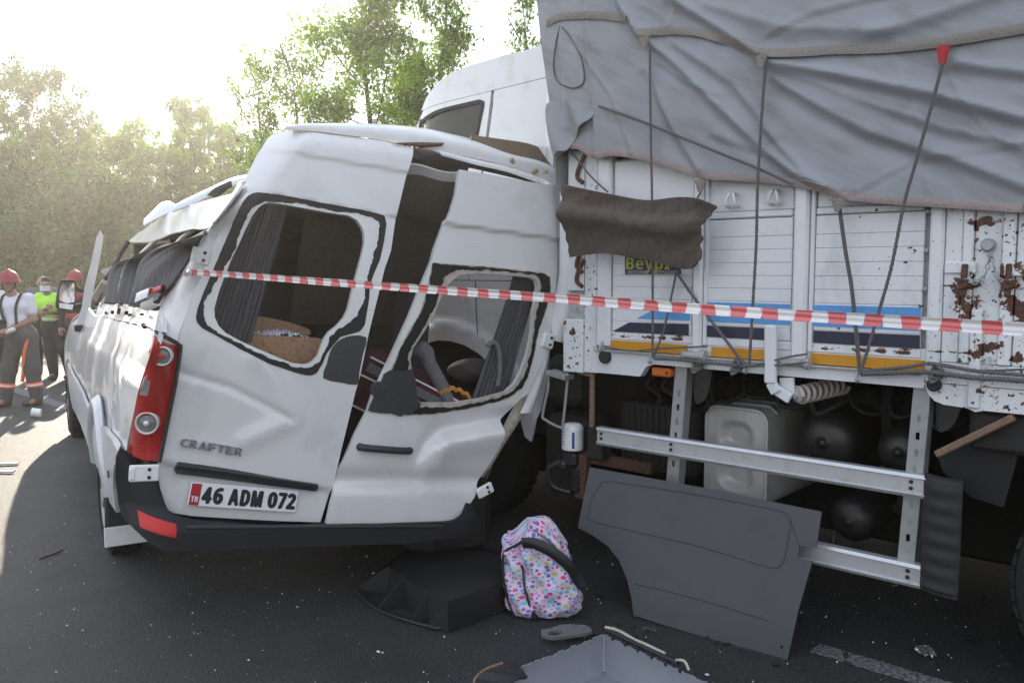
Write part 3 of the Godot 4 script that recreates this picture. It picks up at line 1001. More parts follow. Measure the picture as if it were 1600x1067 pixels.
	# side guard
	var fs := MB.new()
	var gp := PackedVector2Array([Vector2(0, -0.05), Vector2(0.012, -0.05), Vector2(0.02, -0.036), Vector2(0.008, -0.03), Vector2(0.008, 0.03), Vector2(0.02, 0.036), Vector2(0.012, 0.05), Vector2(-0.03, 0.05), Vector2(-0.03, -0.05)])
	for r in [[0.81 + 0.033, -1.558, 0.155], [0.453, -1.2, 0.15]]:
		var rb := MB.new()
		for i in gp.size():
			var a := gp[i]
			var b := gp[(i + 1) % gp.size()]
			var nn := (b - a).orthogonal()
			rb.quad(Vector3(r[1], r[0] + a.y, a.x), Vector3(r[2], r[0] + a.y, a.x), Vector3(r[2], r[0] + b.y, b.x), Vector3(r[1], r[0] + b.y, b.x), Vector3(0, -nn.y, -nn.x) if i < 7 else Vector3(0, 0, -1))
		rb.box(Vector3(r[1] + 0.002, r[0], -0.012), Vector3(0.004, 0.09, 0.03), 0.0)
		var rl := part(t, "guard_rail", rb, M.alu)
		for x in [-1.085, 0.095, -1.53]:
			if x > r[1]:
				for s in [-0.012, 0.016]:
					part(rl, "bolt", MB.new().lathe(P2([0.009, 0, 0.009, 0.005, 0.0001, 0.006]), Transform3D(Basis(Vector3.RIGHT, Vector3.BACK, Vector3.DOWN), Vector3(x, r[0] + s, 0.008)), 8), M.darkmetal)
	for gpost in [[-1.058, -1.12], [0.112, 0.068]]:
		var holes: Array = []
		for k in 9:
			if k == 0:
				continue
			var y := 1.2 - k * 0.075
			var xx := lerpf(gpost[0], gpost[1], (1.26 - y) / 0.86)
			holes.append(rect2(xx - 0.008, y - 0.016, xx + 0.008, y + 0.016))
		var ol := PackedVector2Array([Vector2(gpost[0] - 0.034, 1.262), Vector2(gpost[1] - 0.034, 0.40), Vector2(gpost[1] + 0.034, 0.40), Vector2(gpost[0] + 0.034, 1.262)])
		var pb := MB.new().sheet(ol, holes, flat(-0.034), 0.004, 0.12)
		for s in [-0.034, 0.034]:
			pb.bar(Vector3(gpost[0] + s, 1.262, -0.07), Vector3(gpost[1] + s, 0.40, -0.07), 0.004, 0.07)
		part(t, "guard_post", pb, M.galv)
		var brk := MB.new().sheet(smooth2(P2([gpost[0] + 0.05, 1.262, gpost[0] + 0.14, 1.262, gpost[0] + 0.13, 1.15, gpost[0] + 0.1, 1.09, gpost[0] + 0.05, 1.08]), 3), [], flat(-0.09), 0.012, 0.2)
		part(t, "post_bracket", brk, M.darkmetal)
	# ribbed black end cap of the guard
	var ec := MB.new()
	var fec := func(u: float, w: float) -> Vector3:
		var a := PI * u
		var rib := 0.006 * (0.5 + 0.5 * sin(w * TAU * 7.0)) if w > 0.03 and w < 0.97 else -0.004
		var xx := 0.148 + 0.147 * u
		var zz := (0.034 + rib) * pow(sin(clampf(a, 0.12, PI - 0.05)), 0.35)
		return Vector3(xx, lerpf(0.405, 0.905, w) - 0.012 * u, zz)
	ec.grid(fec, 16, 84, 0.02)
	ec.box(Vector3(0.22, 0.65, -0.02), Vector3(0.14, 0.485, 0.03), 0.01)
	part(t, "guard_end_cap", ec, M.rubber)
	# tanks and boxes under the floor
	var tk := MB.new()
	var ro := rrect(-1.085, 0.5, -0.72, 1.03, 0.075, 7)
	var c1 := Vector2(-0.905, 0.87)
	var c2 := Vector2(-0.905, 0.66)
	var fface := func(q: Vector2) -> Vector3:
		var z := -0.35
		for c: Vector2 in [c1, c2]:
			var e := Vector2((q.x - c.x) / 0.105, (q.y - c.y) / 0.085)
			z -= 0.05 * (1.0 - smoothstep(0.45, 1.05, pow(pow(absf(e.x), 2.6) + pow(absf(e.y), 2.6), 1.0 / 2.6)))
		return Vector3(q.x, q.y, z)
	var tf := part(t, "fuel_tank", MB.new().sheet(Geometry2D.offset_polygon(ro, -0.012)[0], [], fface, 0.004, 0.014), M.tank)
	for i in ro.size():
		var a := ro[i]
		var b := ro[(i + 1) % ro.size()]
		var na := (b - a).orthogonal()
		tk.quad(Vector3(a.x, a.y, -0.352), Vector3(b.x, b.y, -0.352), Vector3(b.x, b.y, -1.3), Vector3(a.x, a.y, -1.3), Vector3(-na.x, -na.y, 0) * (-1.0 if Geometry2D.is_polygon_clockwise(ro) else 1.0))
	part(tf, "tank_wall", tk, M.tank)
	var rimp := PackedVector3Array()
	for q in Geometry2D.offset_polygon(ro, -0.006)[0]:
		rimp.append(Vector3(q.x, q.y, -0.347))
	part(tf, "tank_rim", MB.new().tube(rimp, [0.009], 8, false, true), M.tank)
	for c in [[Vector2(-0.433, 0.9), 0.155], [Vector2(-0.294, 0.526), 0.115], [Vector2(-0.073, 0.902), 0.12]]:
		var at := MB.new()
		var rr: float = c[1]
		at.lathe(P2([rr, -1.0, rr, 0.0, rr * 0.97, 0.03, rr * 0.85, 0.065, rr * 0.6, 0.09, rr * 0.3, 0.1, 0.02, 0.102, 0.02, 0.115, 0.0001, 0.115]), Transform3D(Basis(Vector3.RIGHT, Vector3.BACK, Vector3.DOWN), Vector3(c[0].x, c[0].y, -0.45)), 32, false)
		at.tube(P3([c[0].x - 0.06, c[0].y - 0.07, -0.36, c[0].x - 0.06, c[0].y - 0.07, -0.33, c[0].x - 0.06, c[0].y - 0.12, -0.32]), [0.01], 8)
		part(t, "air_tank", at, M.darkmetal)
	var crate := ext(-1.585, 0.62, -0.75, -1.12, 1.0, -0.26, 0.01)
	for k in 12:
		crate.box(Vector3(-1.565 + 0.0395 * k, 0.82, -0.255), Vector3(0.012, 0.33, 0.02), 0.004)
		crate.box(Vector3(-1.565 + 0.0395 * k, 1.004, -0.5), Vector3(0.012, 0.016, 0.45), 0.004)
	part(t, "battery_box", crate, M.dark)
	# air dryer with its white cartridge
	var dc := Vector3(-1.813, 0.79, -0.1)
	var ad := part(t, "air_dryer", MB.new().lathe(P2([0.062, -0.075, 0.064, -0.07, 0.064, 0.05, 0.058, 0.066, 0.04, 0.078, 0.0001, 0.082]), Transform3D(Basis(), dc), 28, true), M.white, "white air dryer cartridge with blue print")
	var pr := MB.new()
	for k in 5:
		pr.lathe(P2([0.0655, 0.028 - 0.018 * k, 0.0655, 0.033 - 0.018 * k]), Transform3D(Basis(), dc), 8, true, 1.75, 2.6)
	part(ad, "blue_mark", MB.new().lathe(P2([0.0655, -0.06, 0.0655, 0.035]), Transform3D(Basis(), dc), 6, true, 0.75, 0.98), mat(Color(0.03, 0.05, 0.25), 0.5))
	part(ad, "blue_print", pr, mat(Color(0.04, 0.07, 0.3), 0.5))
	var vb := MB.new()
	vb.box(dc + Vector3(0.0, -0.13, 0), Vector3(0.1, 0.09, 0.1), 0.02)
	vb.box(dc + Vector3(-0.05, -0.17, 0.03), Vector3(0.08, 0.06, 0.08), 0.02)
	vb.box(dc + Vector3(0.03, -0.25, 0.0), Vector3(0.06, 0.16, 0.04), 0.015)
	vb.tube(smooth3(PackedVector3Array([dc + Vector3(-0.05, -0.15, 0.05), dc + Vector3(-0.12, -0.2, 0.08), dc + Vector3(-0.1, -0.3, 0.06), dc + Vector3(0, -0.33, 0.02)]), 5), [0.014], 8)
	part(ad, "valve_block", vb, M.darkmetal)
	part(t, "rusty_bracket", MB.new().bar(dc + Vector3(0.07, -0.1, -0.02), dc + Vector3(0.05, -0.36, -0.02), 0.07, 0.05).bar(dc + Vector3(0.0, -0.12, -0.06), dc + Vector3(0.5, -0.13, -0.08), 0.06, 0.05), M.rust)
	part(t, "breather_pipe", MB.new().tube(smooth3(P3([-1.74, 1.185, -0.05, -1.66, 1.178, -0.03, -1.625, 1.175, -0.03, -1.622, 1.15, -0.03, -1.63, 0.88, -0.04]), 3), [0.016], 10), M.wood)
	part(t, "pipe_box", ext(-1.68, 0.68, -0.18, -1.58, 0.87, -0.06, 0.012), M.dark)
	var stp := Vector3(-1.902, 1.173, 0)
	var s4 := PackedVector3Array([stp, Vector3(-1.921, 1.062, 0), Vector3(-1.959, 0.915, 0), Vector3(-1.94, 0.887, 0), Vector3(-1.824, 0.855, 0), Vector3(-1.806, 0.887, 0), Vector3(-1.775, 1.149, 0), Vector3(-1.793, 1.163, 0)])
	part(t, "step_frame", MB.new().tube(smooth3(s4, 4, true), [0.009], 8, false, true), M.galv)
	part(t, "step_tread", MB.new().bar(stp, Vector3(-1.761, 1.151, 0), 0.03, 0.09), M.galv)
	# spring of the tailboard counterbalance
	var arm := MB.new()
	arm.bar(Vector3(-0.536, 1.504, 0) + Vector3(0, 0, 0.05), Vector3(-0.529, 1.229, 0) + Vector3(0, 0, 0.05), 0.058, 0.03, Vector3.BACK, 0.008)
	arm.bar(Vector3(-0.529, 1.229, 0) + Vector3(0, 0.005, 0.045), Vector3(-0.503, 1.188, 0) + Vector3(0, 0, 0.04), 0.05, 0.028)
	arm.bar(Vector3(-0.509, 1.2, 0) + Vector3(0, 0, 0.03), Vector3(-0.439, 1.164, 0) + Vector3(0, 0, 0.03), 0.05, 0.02)
	arm.bar(Vector3(-0.473, 1.258, 0) + Vector3(0, 0, 0.0), Vector3(-0.465, 1.174, 0) + Vector3(0, 0, 0.0), 0.07, 0.02)
	part(t, "spring_arm", arm, M.truck)
	var sc := Vector3(-0.421, 1.178, 0)
	var coil := PackedVector3Array()
	var saxis := Vector3(0.35, 0.1, -0.93).normalized()
	var sx := saxis.cross(Vector3.UP).normalized()
	var sy2 := sx.cross(saxis)
	for k in 121:
		var a := k * TAU / 15.0
		coil.append(sc + saxis * (0.30 * k / 120.0) + (sx * cos(a) + sy2 * sin(a)) * 0.036)
	var sp := part(t, "coil_spring", MB.new().tube(coil, [0.011], 8), M.primer)
	part(sp, "spring_seat", MB.new().lathe(P2([0.033, -0.02, 0.033, 0.0, 0.012, 0.006, 0.012, 0.02, 0.0001, 0.02]), Transform3D(Basis(sx, -saxis, sy2), sc), 20), M.grimy)
	# splash board and flap before the rear wheel
	var sb1 := Vector3(0.193, 0.993, 0.02)
	var sb2 := Vector3(0.467, 1.18, 0)
	var spl := MB.new()
	spl.box((sb1 + sb2) * 0.5, Vector3(sb1.distance_to(sb2), 0.03, 0.045), 0.006, Basis((sb2 - sb1).normalized(), (sb2 - sb1).normalized().cross(Vector3.FORWARD).normalized() * -1.0, Vector3.BACK))
	part(t, "splash_board", spl, M.wood, "brown rusty board slanting above the rear wheel")
	part(t, "mud_flap", MB.new().sheet(P2([0.17, 0.98, 0.47, 1.19, 0.47, 1.0, 0.42, 0.78, 0.30, 0.80, 0.19, 0.9]), [], func(q: Vector2) -> Vector3: return Vector3(q.x, q.y, -0.02 - 0.25 * (1.2 - q.y)), 0.012, 0.06), M.rubber)
	for x in [0.97, 2.25]:
		wheel_parts(t, Vector3(x, 0.5, -0.08), 0.5, 0.28, 0.29, 1.0)
		wheel_parts(t, Vector3(x, 0.5, -2.3), 0.5, 0.28, 0.29, -1.0)
	wheel_parts(t, Vector3(-3.04, 0.5, -0.42), 0.5, 0.28, 0.29, 1.0)
	wheel_parts(t, Vector3(-3.04, 0.5, -2.4), 0.5, 0.28, 0.29, -1.0)
	# chassis and what hangs on the far side
	var ch := MB.new()
	for z in [-0.85, -1.5]:
		ch.box(Vector3(1.6, 1.0, z), Vector3(9.0, 0.24, 0.08), 0.01)
	ch.box(Vector3(-2.9, 0.62, -1.5), Vector3(1.4, 0.7, 1.2), 0.1)
	ch.box(Vector3(1.0, 0.5, -1.2), Vector3(0.3, 0.3, 1.6), 0.1)
	ch.box(Vector3(-1.9, 0.9, -0.9), Vector3(0.5, 0.6, 0.6), 0.05)
	ch.box(Vector3(-2.0, 0.62, -0.4), Vector3(0.35, 0.5, 0.3), 0.05)
	ch.box(Vector3(-1.95, 1.1, -0.25), Vector3(0.25, 0.3, 0.2), 0.05)
	for k in 4:
		ch.tube(smooth3(PackedVector3Array([Vector3(-1.35 + 0.1 * k, 1.2, -0.3), Vector3(-1.4 + 0.1 * k, 1.12, -0.25), Vector3(-1.33 + 0.1 * k, 1.06, -0.27), Vector3(-1.36 + 0.1 * k, 1.0, -0.3)]), 5), [0.013], 8)
	part(t, "chassis", ch, M.dark)
	for k in 9:
		var x: float = -1.5 + 0.19 * k
		var hz := MB.new().tube(smooth3(PackedVector3Array([Vector3(x, 1.24, -0.5), Vector3(x + 0.05, 1.1 - 0.03 * (k % 3), -0.4), Vector3(x + 0.16, 1.06 + 0.03 * (k % 2), -0.45), Vector3(x + 0.24, 1.15, -0.6), Vector3(x + 0.3, 1.0, -0.8)]), 5), [0.009 + 0.003 * (k % 3)], 8)
		part(t, "hose", hz, M.rubber)
	for x in [-1.02, -0.79]:
		part(t, "tank_strap", MB.new().tube(PackedVector3Array([Vector3(-1.09, 0.6, -0.45 - 0.3 * (x + 1.02) * 2.0), Vector3(-1.092, 1.0, -0.45 - 0.6 * (x + 1.02)), Vector3(-1.05, 1.036, -0.45 - 0.6 * (x + 1.02)), Vector3(-0.76, 1.036, -0.45 - 0.6 * (x + 1.02)), Vector3(-0.714, 1.0, -0.45 - 0.6 * (x + 1.02))]), [0.012], 6), M.galv)
	for q in [Vector3(-0.37, 0.95, -0.42), Vector3(-0.28, 0.68, -0.42), Vector3(0.02, 0.98, -0.5)]:
		part(t, "tank_bracket", MB.new().bar(q + Vector3(0.14, -0.16, -0.25), q + Vector3(0.14, 0.3, -0.25), 0.05, 0.03).bar(q + Vector3(0.14, -0.12, -0.25), q + Vector3(-0.1, -0.2, -0.25), 0.04, 0.03), M.dark)
	var far := MB.new()
	far.box(Vector3(-0.5, 0.63, -2.0), Vector3(2.2, 1.2, 0.5), 0.03)
	far.box(Vector3(3.9, 0.63, -2.0), Vector3(2.0, 1.2, 0.5), 0.03)
	far.box(Vector3(1.6, 0.62, -1.75), Vector3(2.1, 1.2, 0.1), 0.02)
	far.box(Vector3(-2.3, 0.53, -1.9), Vector3(1.7, 1.0, 0.2), 0.02)
	far.box(Vector3(-3.75, 0.45, -1.4), Vector3(0.14, 0.85, 2.2), 0.03)
	part(t, "tool_boxes", far, M.dark)
	part(t, "wheel_arch_liner", ext(0.3, 1.02, -0.42, 2.9, 1.19, -0.02, 0.02), M.dark)


func poly_y(p: PackedVector2Array, x: float) -> float:
	if x <= p[0].x:
		return p[0].y
	for i in p.size() - 1:
		if x <= p[i + 1].x:
			return lerpf(p[i].y, p[i + 1].y, (x - p[i].x) / maxf(1e-5, p[i + 1].x - p[i].x))
	return p[p.size() - 1].y

# three twisted strands along a smooth line
func rope_mesh(p: PackedVector3Array, r: float, pitch := 0.055) -> MB:
	var b := MB.new()
	var total := 0.0
	for i in p.size() - 1:
		total += p[i].distance_to(p[i + 1])
	var m := clampi(int(total / 0.011), 12, 240)
	var up := Vector3(0.31, 0.2, 0.93)
	for s in 3:
		var q := PackedVector3Array()
		for k in m + 1:
			var t := float(k) / m
			var c := at_len(p, t)
			var d := (at_len(p, minf(1.0, t + 0.01)) - at_len(p, maxf(0.0, t - 0.01))).normalized()
			var nx := d.cross(up).normalized()
			var ny := d.cross(nx)
			var a := TAU * (total * t / pitch + s / 3.0)
			q.append(c + (nx * cos(a) + ny * sin(a)) * r * 0.52)
		b.tube(q, [r * 0.56], 5)
	return b

func rope(p: PackedVector3Array, r: float, label: String, xf := TRUCK, group := "ropes tying down the grey tarpaulin") -> void:
	solo("rope", rope_mesh(p, r), M.rope, label, "rope", xf, group)

var tarp_folds: Array = []
var tarp_low: PackedVector2Array
var tarp_front: PackedVector2Array

func tarp_z(q: Vector2) -> float:
	var z := 0.065 + 0.04 * smoothstep(1.9, 3.0, q.y)
	for f in tarp_folds:
		z += crest(q, f[0], f[1] * 0.95, f[2] * 0.7)
		z -= ridge(q + Vector2(f[2] * 0.7, f[2] * 0.8), f[0], f[1] * 0.45, f[2] * 0.8)
	z = maxf(z, 0.06)
	z += 0.005 * sin(q.x * 7.0 + q.y * 4.0 + 1.5 * sin(q.y * 3.0)) + 0.0012 * sin(q.x * 31.0 - q.y * 17.0 + 2.0 * sin(q.x * 7.0))
	return z

func tarp_strip(p: PackedVector2Array, h: float, off: float) -> MB:
	var c := smooth2(p, 6, false)
	return MB.new().grid(func(u: float, w: float) -> Vector3:
		var k := u * (c.size() - 1)
		var i := mini(int(k), c.size() - 2)
		var q := c[i].lerp(c[i + 1], k - i)
		q.y += (w - 0.5) * h
		return Vector3(q.x, q.y, tarp_z(q) + off + 0.003 * sin(w * PI) + 0.002 * sin(q.x * 60.0)), c.size() * 3, 5, 0.004)

func tarp_and_ropes() -> void:
	tarp_low = P2([-1.814,2.413, -1.791,2.393, -1.751,2.407, -1.702,2.419, -1.649,2.415, -1.593,2.385, -1.541,2.354, -1.479,2.358, -1.417,2.359, -1.317,2.341, -1.219,2.316, -1.049,2.261, -0.888,2.205, -0.719,2.181, -0.574,2.162, -0.421,2.134, -0.304,2.101, -0.226,2.069, -0.109,2.049, 0.009,2.032, 0.254,2.004, 0.473,1.978])
	tarp_low.append(Vector2(3.0, 1.97))
	tarp_front = PackedVector2Array()
	for q in P2([-1.814,2.413, -1.824,2.546, -1.843,2.723, -1.867,2.866, -1.89,2.991, -1.909,3.116, -1.928,3.258]):
		tarp_front.append(Vector2(q.y, q.x))
	tarp_front.append(Vector2(3.8, -1.99))
	tarp_folds = [
		[P2([-1.197,2.901, -1.037,2.769, -0.862,2.591, -0.669,2.404, -0.425,2.188, -0.284,2.122]), 0.035, 0.04],
		[P2([-1.195,2.762, -1.125,2.595, -1.049,2.445, -0.906,2.243]), 0.025, 0.035],
		[P2([-0.557,2.698, -0.246,2.597, 0.132,2.467, 0.462,2.329]), 0.045, 0.045],
		[P2([-0.54,2.633, -0.315,2.476, -0.108,2.343, 0.256,2.187, 0.473,2.077]), 0.035, 0.045],
		[P2([-0.581,2.409, -0.369,2.184, -0.23,2.097]), 0.022, 0.035],
		[P2([-1.08,2.96, -1.042,3.075, -1.067,3.263]), 0.02, 0.04],
		[P2([-1.064,3.08, -0.774,2.874, -0.586,2.731]), 0.04, 0.04],
		[P2([-1.428,3.283, -1.386,3.146, -1.29,3, -1.228,2.925]), 0.04, 0.035],
		[P2([-1.588,3.254, -1.565,3.018, -1.531,2.614, -1.537,2.374]), 0.03, 0.022],
		[P2([-1.042,2.862, -0.73,2.632, -0.518,2.359]), 0.02, 0.035],
		[P2([-0.526,2.659, -0.164,2.497, 0.195,2.323, 0.466,2.234]), 0.02, 0.04],
		[P2([0.232,2.567, 0.368,2.522, 0.539,2.477]), 0.03, 0.035],
		[P2([-0.119,2.741, 0.083,2.755, 0.442,2.816]), 0.02, 0.06],
		[P2([-0.871,3.01, -0.485,2.835, -0.016,2.735]), 0.02, 0.06],
		[P2([-1.764,3.089, -1.736,2.811, -1.715,2.431]), 0.016, 0.018],
		[P2([-0.26,2.071, -0.562,2.291, -0.824,2.406]), 0.014, 0.03],
		[P2([0.186,2.55, 0.309,2.335, 0.468,2.198]), 0.016, 0.02], [P2([-0.15,2.092, 0.078,2.207, 0.466,2.234]), 0.012, 0.02], [P2([-1.189,2.824, -0.985,2.669, -0.794,2.582]), 0.014, 0.016], [P2([-1.676,3.005, -1.421,2.666, -1.297,2.358]), 0.012, 0.02], [P2([-0.575,2.809, -0.341,2.876, -0.021,2.89]), 0.014, 0.025], [P2([-0.011,2.619, 0.097,2.36, 0.132,2.074]), 0.010, 0.02]]
	var tp := thing("tarpaulin", "grey tarpaulin stretched in diagonal folds over the truck load", "tarpaulin", TRUCK)
	var ft := func(u: float, w: float) -> Vector3:
		var y0 := poly_y(tarp_low, lerpf(-1.85, 3.0, u))
		var y := lerpf(y0, 3.75, w)
		var x := lerpf(poly_y(tarp_front, y), 3.0, u)
		y = lerpf(poly_y(tarp_low, x), 3.75, w)
		return Vector3(x, y, tarp_z(Vector2(x, y)))
	var ssh := MB.new().grid(ft, 330, 120, 0.004)
	for i in ssh.uv.size():
		var q := ssh.v[i]
		ssh.uv[i] = Vector2((q.x * 0.86 - q.y * 0.5) * 0.28, (q.x * 0.5 + q.y * 0.86) * 1.25)
	part(tp, "side_sheet", ssh, M.tarp)
	var ftop := func(u: float, w: float) -> Vector3:
		var x := lerpf(-1.99, 3.0, u)
		return Vector3(x, 3.75 + 0.25 * sin(PI * w) + 0.03 * sin(x * 4.0), tarp_z(Vector2(x, 3.75)) - 2.5 * w)
	part(tp, "top_sheet", MB.new().grid(ftop, 60, 16, 0.004, true), M.tarp)
	var ffr := func(u: float, w: float) -> Vector3:
		var y := lerpf(2.2, 3.75, w)
		var x := poly_y(tarp_front, y)
		return Vector3(x + 0.02 * sin(u * 9.0), y, tarp_z(Vector2(x, y)) - 2.5 * u - 0.004)
	part(tp, "front_sheet", MB.new().grid(ffr, 30, 20, 0.004), M.tarp)
	part(tp, "hem", tarp_strip(PackedVector2Array(Array(tarp_low.slice(0, tarp_low.size() - 1)).map(func(q: Vector2) -> Vector2: return q + Vector2(0, 0.014))), 0.034, 0.006), M.webpink)
	part(tp, "webbing_band", tarp_strip(P2([-1.845,3.107, -1.751,3.123, -1.591,3.099, -1.446,3.068, -1.306,3.028]), 0.04, 0.012), M.web)
	part(tp, "webbing_band", tarp_strip(P2([-1.251,2.942, -1.172,2.937, -1.043,2.92, -0.902,2.885, -0.817,2.849, -0.734,2.817]), 0.038, 0.02), M.web)
	part(tp, "webbing_band", tarp_strip(P2([-0.75,2.823, -0.669,2.78, -0.58,2.736, -0.423,2.713, -0.249,2.697, -0.013,2.665, 0.125,2.655, 0.238,2.652, 0.448,2.653, 0.611,2.653]), 0.04, 0.02), M.web)
	# torn corner hanging at the front
	var fl := P2([-1.825,2.669, -1.761,2.678, -1.651,2.67, -1.565,2.642, -1.519,2.613, -1.539,2.565, -1.577,2.536, -1.62,2.507, -1.671,2.454, -1.702,2.409, -1.751,2.407, -1.805,2.391, -1.824,2.546])
	part(tp, "torn_corner", MB.new().sheet(smooth2(fl, 3), [], func(q: Vector2) -> Vector3: return Vector3(q.x, q.y, tarp_z(q) * 0.3 + 0.09 + 0.025 * sin(q.x * 30.0 + q.y * 12.0)), 0.004, 0.02), M.tarp, "loose grey corner of the tarpaulin")
	# webbing loops that take the ropes
	for q in [Vector3(-1.189, 2.894, 0.1), Vector3(-0.563, 2.698, 0.11), Vector3(-0.226, 2.05, 0.07), Vector3(-0.895, 2.175, 0.07)]:
		var lp := MB.new()
		lp.grid(func(u: float, w: float) -> Vector3:
			var x := lerpf(-0.03, 0.03, u) * lerpf(1.0, 0.25, w)
			return Vector3(q.x + x, q.y + 0.02 - 0.06 * w, tarp_z(Vector2(q.x, q.y)) + 0.018 + 0.006 * sin(u * PI)), 6, 6, 0.004)
		part(tp, "webbing_loop", lp, M.web)
	var rs := MB.new()
	var rq := Vector3(0.188, 2.602, 0.11)
	rs.grid(func(u: float, w: float) -> Vector3: return Vector3(rq.x + lerpf(-0.022, 0.022, u) * lerpf(1.0, 0.4, w), rq.y + 0.03 - 0.07 * w, tarp_z(Vector2(rq.x, rq.y)) + 0.035 + 0.012 * sin(u * PI)), 8, 8, 0.005)
	part(tp, "red_loop", rs, M.strapred, "red strap loop")
	var r := 0.0068
	rope(smooth3(P3([-1.166,2.865,0.13, -1.164,2.716,0.13, -1.156,2.465,0.13, -1.15,2.307,0.13, -1.144,2.149,0.13, -1.134,1.766,0.13, -1.127,1.33,0.13])), r, "thin rope hanging straight down the board nearest the cab")
	rope(smooth3(P3([-0.548,2.673,0.14, -0.559,2.511,0.14, -0.569,2.285,0.14, -0.574,2.113,0.14, -0.574,1.881,0.14, -0.583,1.618,0.14, -0.595,1.311,0.14])), r * 1.1, "rope running straight down past the two white board handles")
	rope(smooth3(P3([0.193,2.564,0.15, 0.155,2.392,0.15, 0.103,2.172,0.15, 0.067,2.021,0.15, 0.026,1.763,0.15, -0.025,1.551,0.15, -0.083,1.32,0.15])), r * 1.1, "long slanting rope hung from the red strap loop")
	rope(smooth3(P3([-0.232,2.026,0.06, -0.201,1.847,0.06, -0.168,1.681,0.06, -0.143,1.487,0.06, -0.12,1.309,0.06])), r * 0.8, "left one of the thin rope pair hung from the tarpaulin hem")
	rope(smooth3(P3([-0.225,2.026,0.055, -0.195,1.847,0.055, -0.162,1.681,0.055, -0.136,1.487,0.055, -0.114,1.309,0.055])), r * 0.8, "right one of the thin rope pair hung from the tarpaulin hem")
	rope(smooth3(P3([-1.045,1.75,0.05, -1.069,1.637,0.05, -1.118,1.44,0.05, -1.174,1.311,0.05])), r * 0.9, "short rope slanting down left from the lower edge of the brown felt")
	rope(smooth3(P3([-1.045,1.75,0.05, -0.941,1.623,0.05, -0.815,1.479,0.05, -0.71,1.36,0.05, -0.656,1.302,0.05])), r * 1.2, "thick rope slanting down right from the lower edge of the brown felt")
	rope(smooth3(P3([-1.482,2.615,0.12, -1.305,2.544,0.12, -1.077,2.445,0.12, -0.829,2.332,0.12, -0.599,2.229,0.12, -0.414,2.138,0.12])), r * 1.1, "long rope lying diagonally across the tarpaulin above the boards")
	rope(smooth3(P3([-1.828,2.891,0.09, -1.746,2.782,0.09, -1.636,2.692,0.09, -1.504,2.622,0.09])), r * 0.7, "thin cord along the torn front corner of the tarpaulin")
	rope(smooth3(P3([-1.754,3.078,0.11, -1.785,2.982,0.11, -1.798,2.865,0.11, -1.766,2.782,0.11, -1.673,2.738,0.11, -1.608,2.742,0.11, -1.588,2.783,0.11, -1.61,2.886,0.11, -1.675,2.997,0.11, -1.741,3.069,0.11])), 0.0045, "thin pale cord hanging in a loop on the front of the tarpaulin")
	rope(smooth3(P3([-1.731,2.421,0.05, -1.664,2.353,0.05, -1.598,2.279,0.05, -1.534,2.223,0.05, -1.47,2.175,0.05])), r * 0.8, "short dark cord running down the front post under the tarpaulin hem")
	rope(smooth3(P3([-0.905,2.165,0.045, -0.922,2.135,0.045, -0.949,2.093,0.045])), r * 0.7, "short cord stub above the free end of the brown felt")
	rope(smooth3(P3([-1.482,1.349,0.05, -1.316,1.335,0.05, -1.159,1.355,0.05, -1.027,1.369,0.05, -0.865,1.385,0.05])), 0.005, "thin cord lying along the left amber strip")
	rope(smooth3(P3([-1.17,1.304,0.05, -1.026,1.308,0.05, -0.881,1.305,0.05, -0.743,1.302,0.05, -0.643,1.303,0.05])), 0.009, "rope pulled tight under the left amber strip")
	rope(smooth3(P3([-0.631,1.305,0.06, -0.542,1.33,0.06, -0.449,1.36,0.06, -0.353,1.381,0.06])), 0.005, "upper thin cord passing behind the spring arm")
	rope(smooth3(P3([-0.631,1.302,0.06, -0.541,1.315,0.06, -0.448,1.327,0.06, -0.352,1.343,0.06])), 0.005, "lower thin cord passing behind the spring arm")
	rope(smooth3(P3([-0.116,1.32,0.05, -0.025,1.335,0.05, 0.078,1.354,0.05, 0.153,1.373,0.05, 0.226,1.368,0.05, 0.344,1.356,0.05, 0.5,1.353,0.05, 0.627,1.349,0.05])), 0.008, "upper rope run across the chipped rear plate")
	rope(smooth3(P3([-0.114,1.309,0.055, 0.029,1.326,0.055, 0.131,1.337,0.055, 0.204,1.337,0.055, 0.323,1.329,0.055, 0.414,1.331,0.055, 0.502,1.331,0.055, 0.628,1.33,0.055])), 0.011, "thick lower rope run across the chipped rear plate")
	rope(smooth3(P3([0.152,1.378,0.05, 0.226,1.373,0.05, 0.321,1.359,0.05, 0.412,1.364,0.05, 0.499,1.375,0.05, 0.605,1.383,0.05])), 0.005, "thin cord above the rope run on the chipped rear plate")
	# knot bundles on the rail hooks
	for k in 3:
		var q: Vector3 = [Vector3(-0.919, 1.292, 0), Vector3(-0.707, 1.301, 0), Vector3(0.189, 1.339, 0)][k]
		var kb := MB.new()
		for i in 4:
			var pth := PackedVector3Array()
			for j in 9:
				var a := TAU * j / 8.0 + i
				pth.append(q + Vector3(cos(a) * 0.022, sin(a + i * 0.7) * 0.026 - 0.006 * i, 0.045 + 0.012 * sin(a * 2.0 + i)))
			kb.tube(smooth3(pth, 3), [0.008], 6)
		solo("rope_knot", kb, M.rope, ["rope knot on the rail under the first white post", "rope knot on the rail where the thick slanting rope ends", "rope knot at the black rubber buffer"][k], "knot", TRUCK, "knots of the tarpaulin ropes")
	# chain on the rusty panel
	var cp := smooth3(P3([0.286,1.717,0.05, 0.307,1.707,0.05, 0.33,1.712,0.05, 0.351,1.737,0.05, 0.363,1.793,0.05, 0.368,1.818,0.05, 0.376,1.793,0.05, 0.392,1.738,0.05, 0.406,1.718,0.05, 0.424,1.713,0.05, 0.441,1.72,0.05]), 5)
	var cb := MB.new()
	var L := 0.0
	for i in cp.size() - 1:
		L += cp[i].distance_to(cp[i + 1])
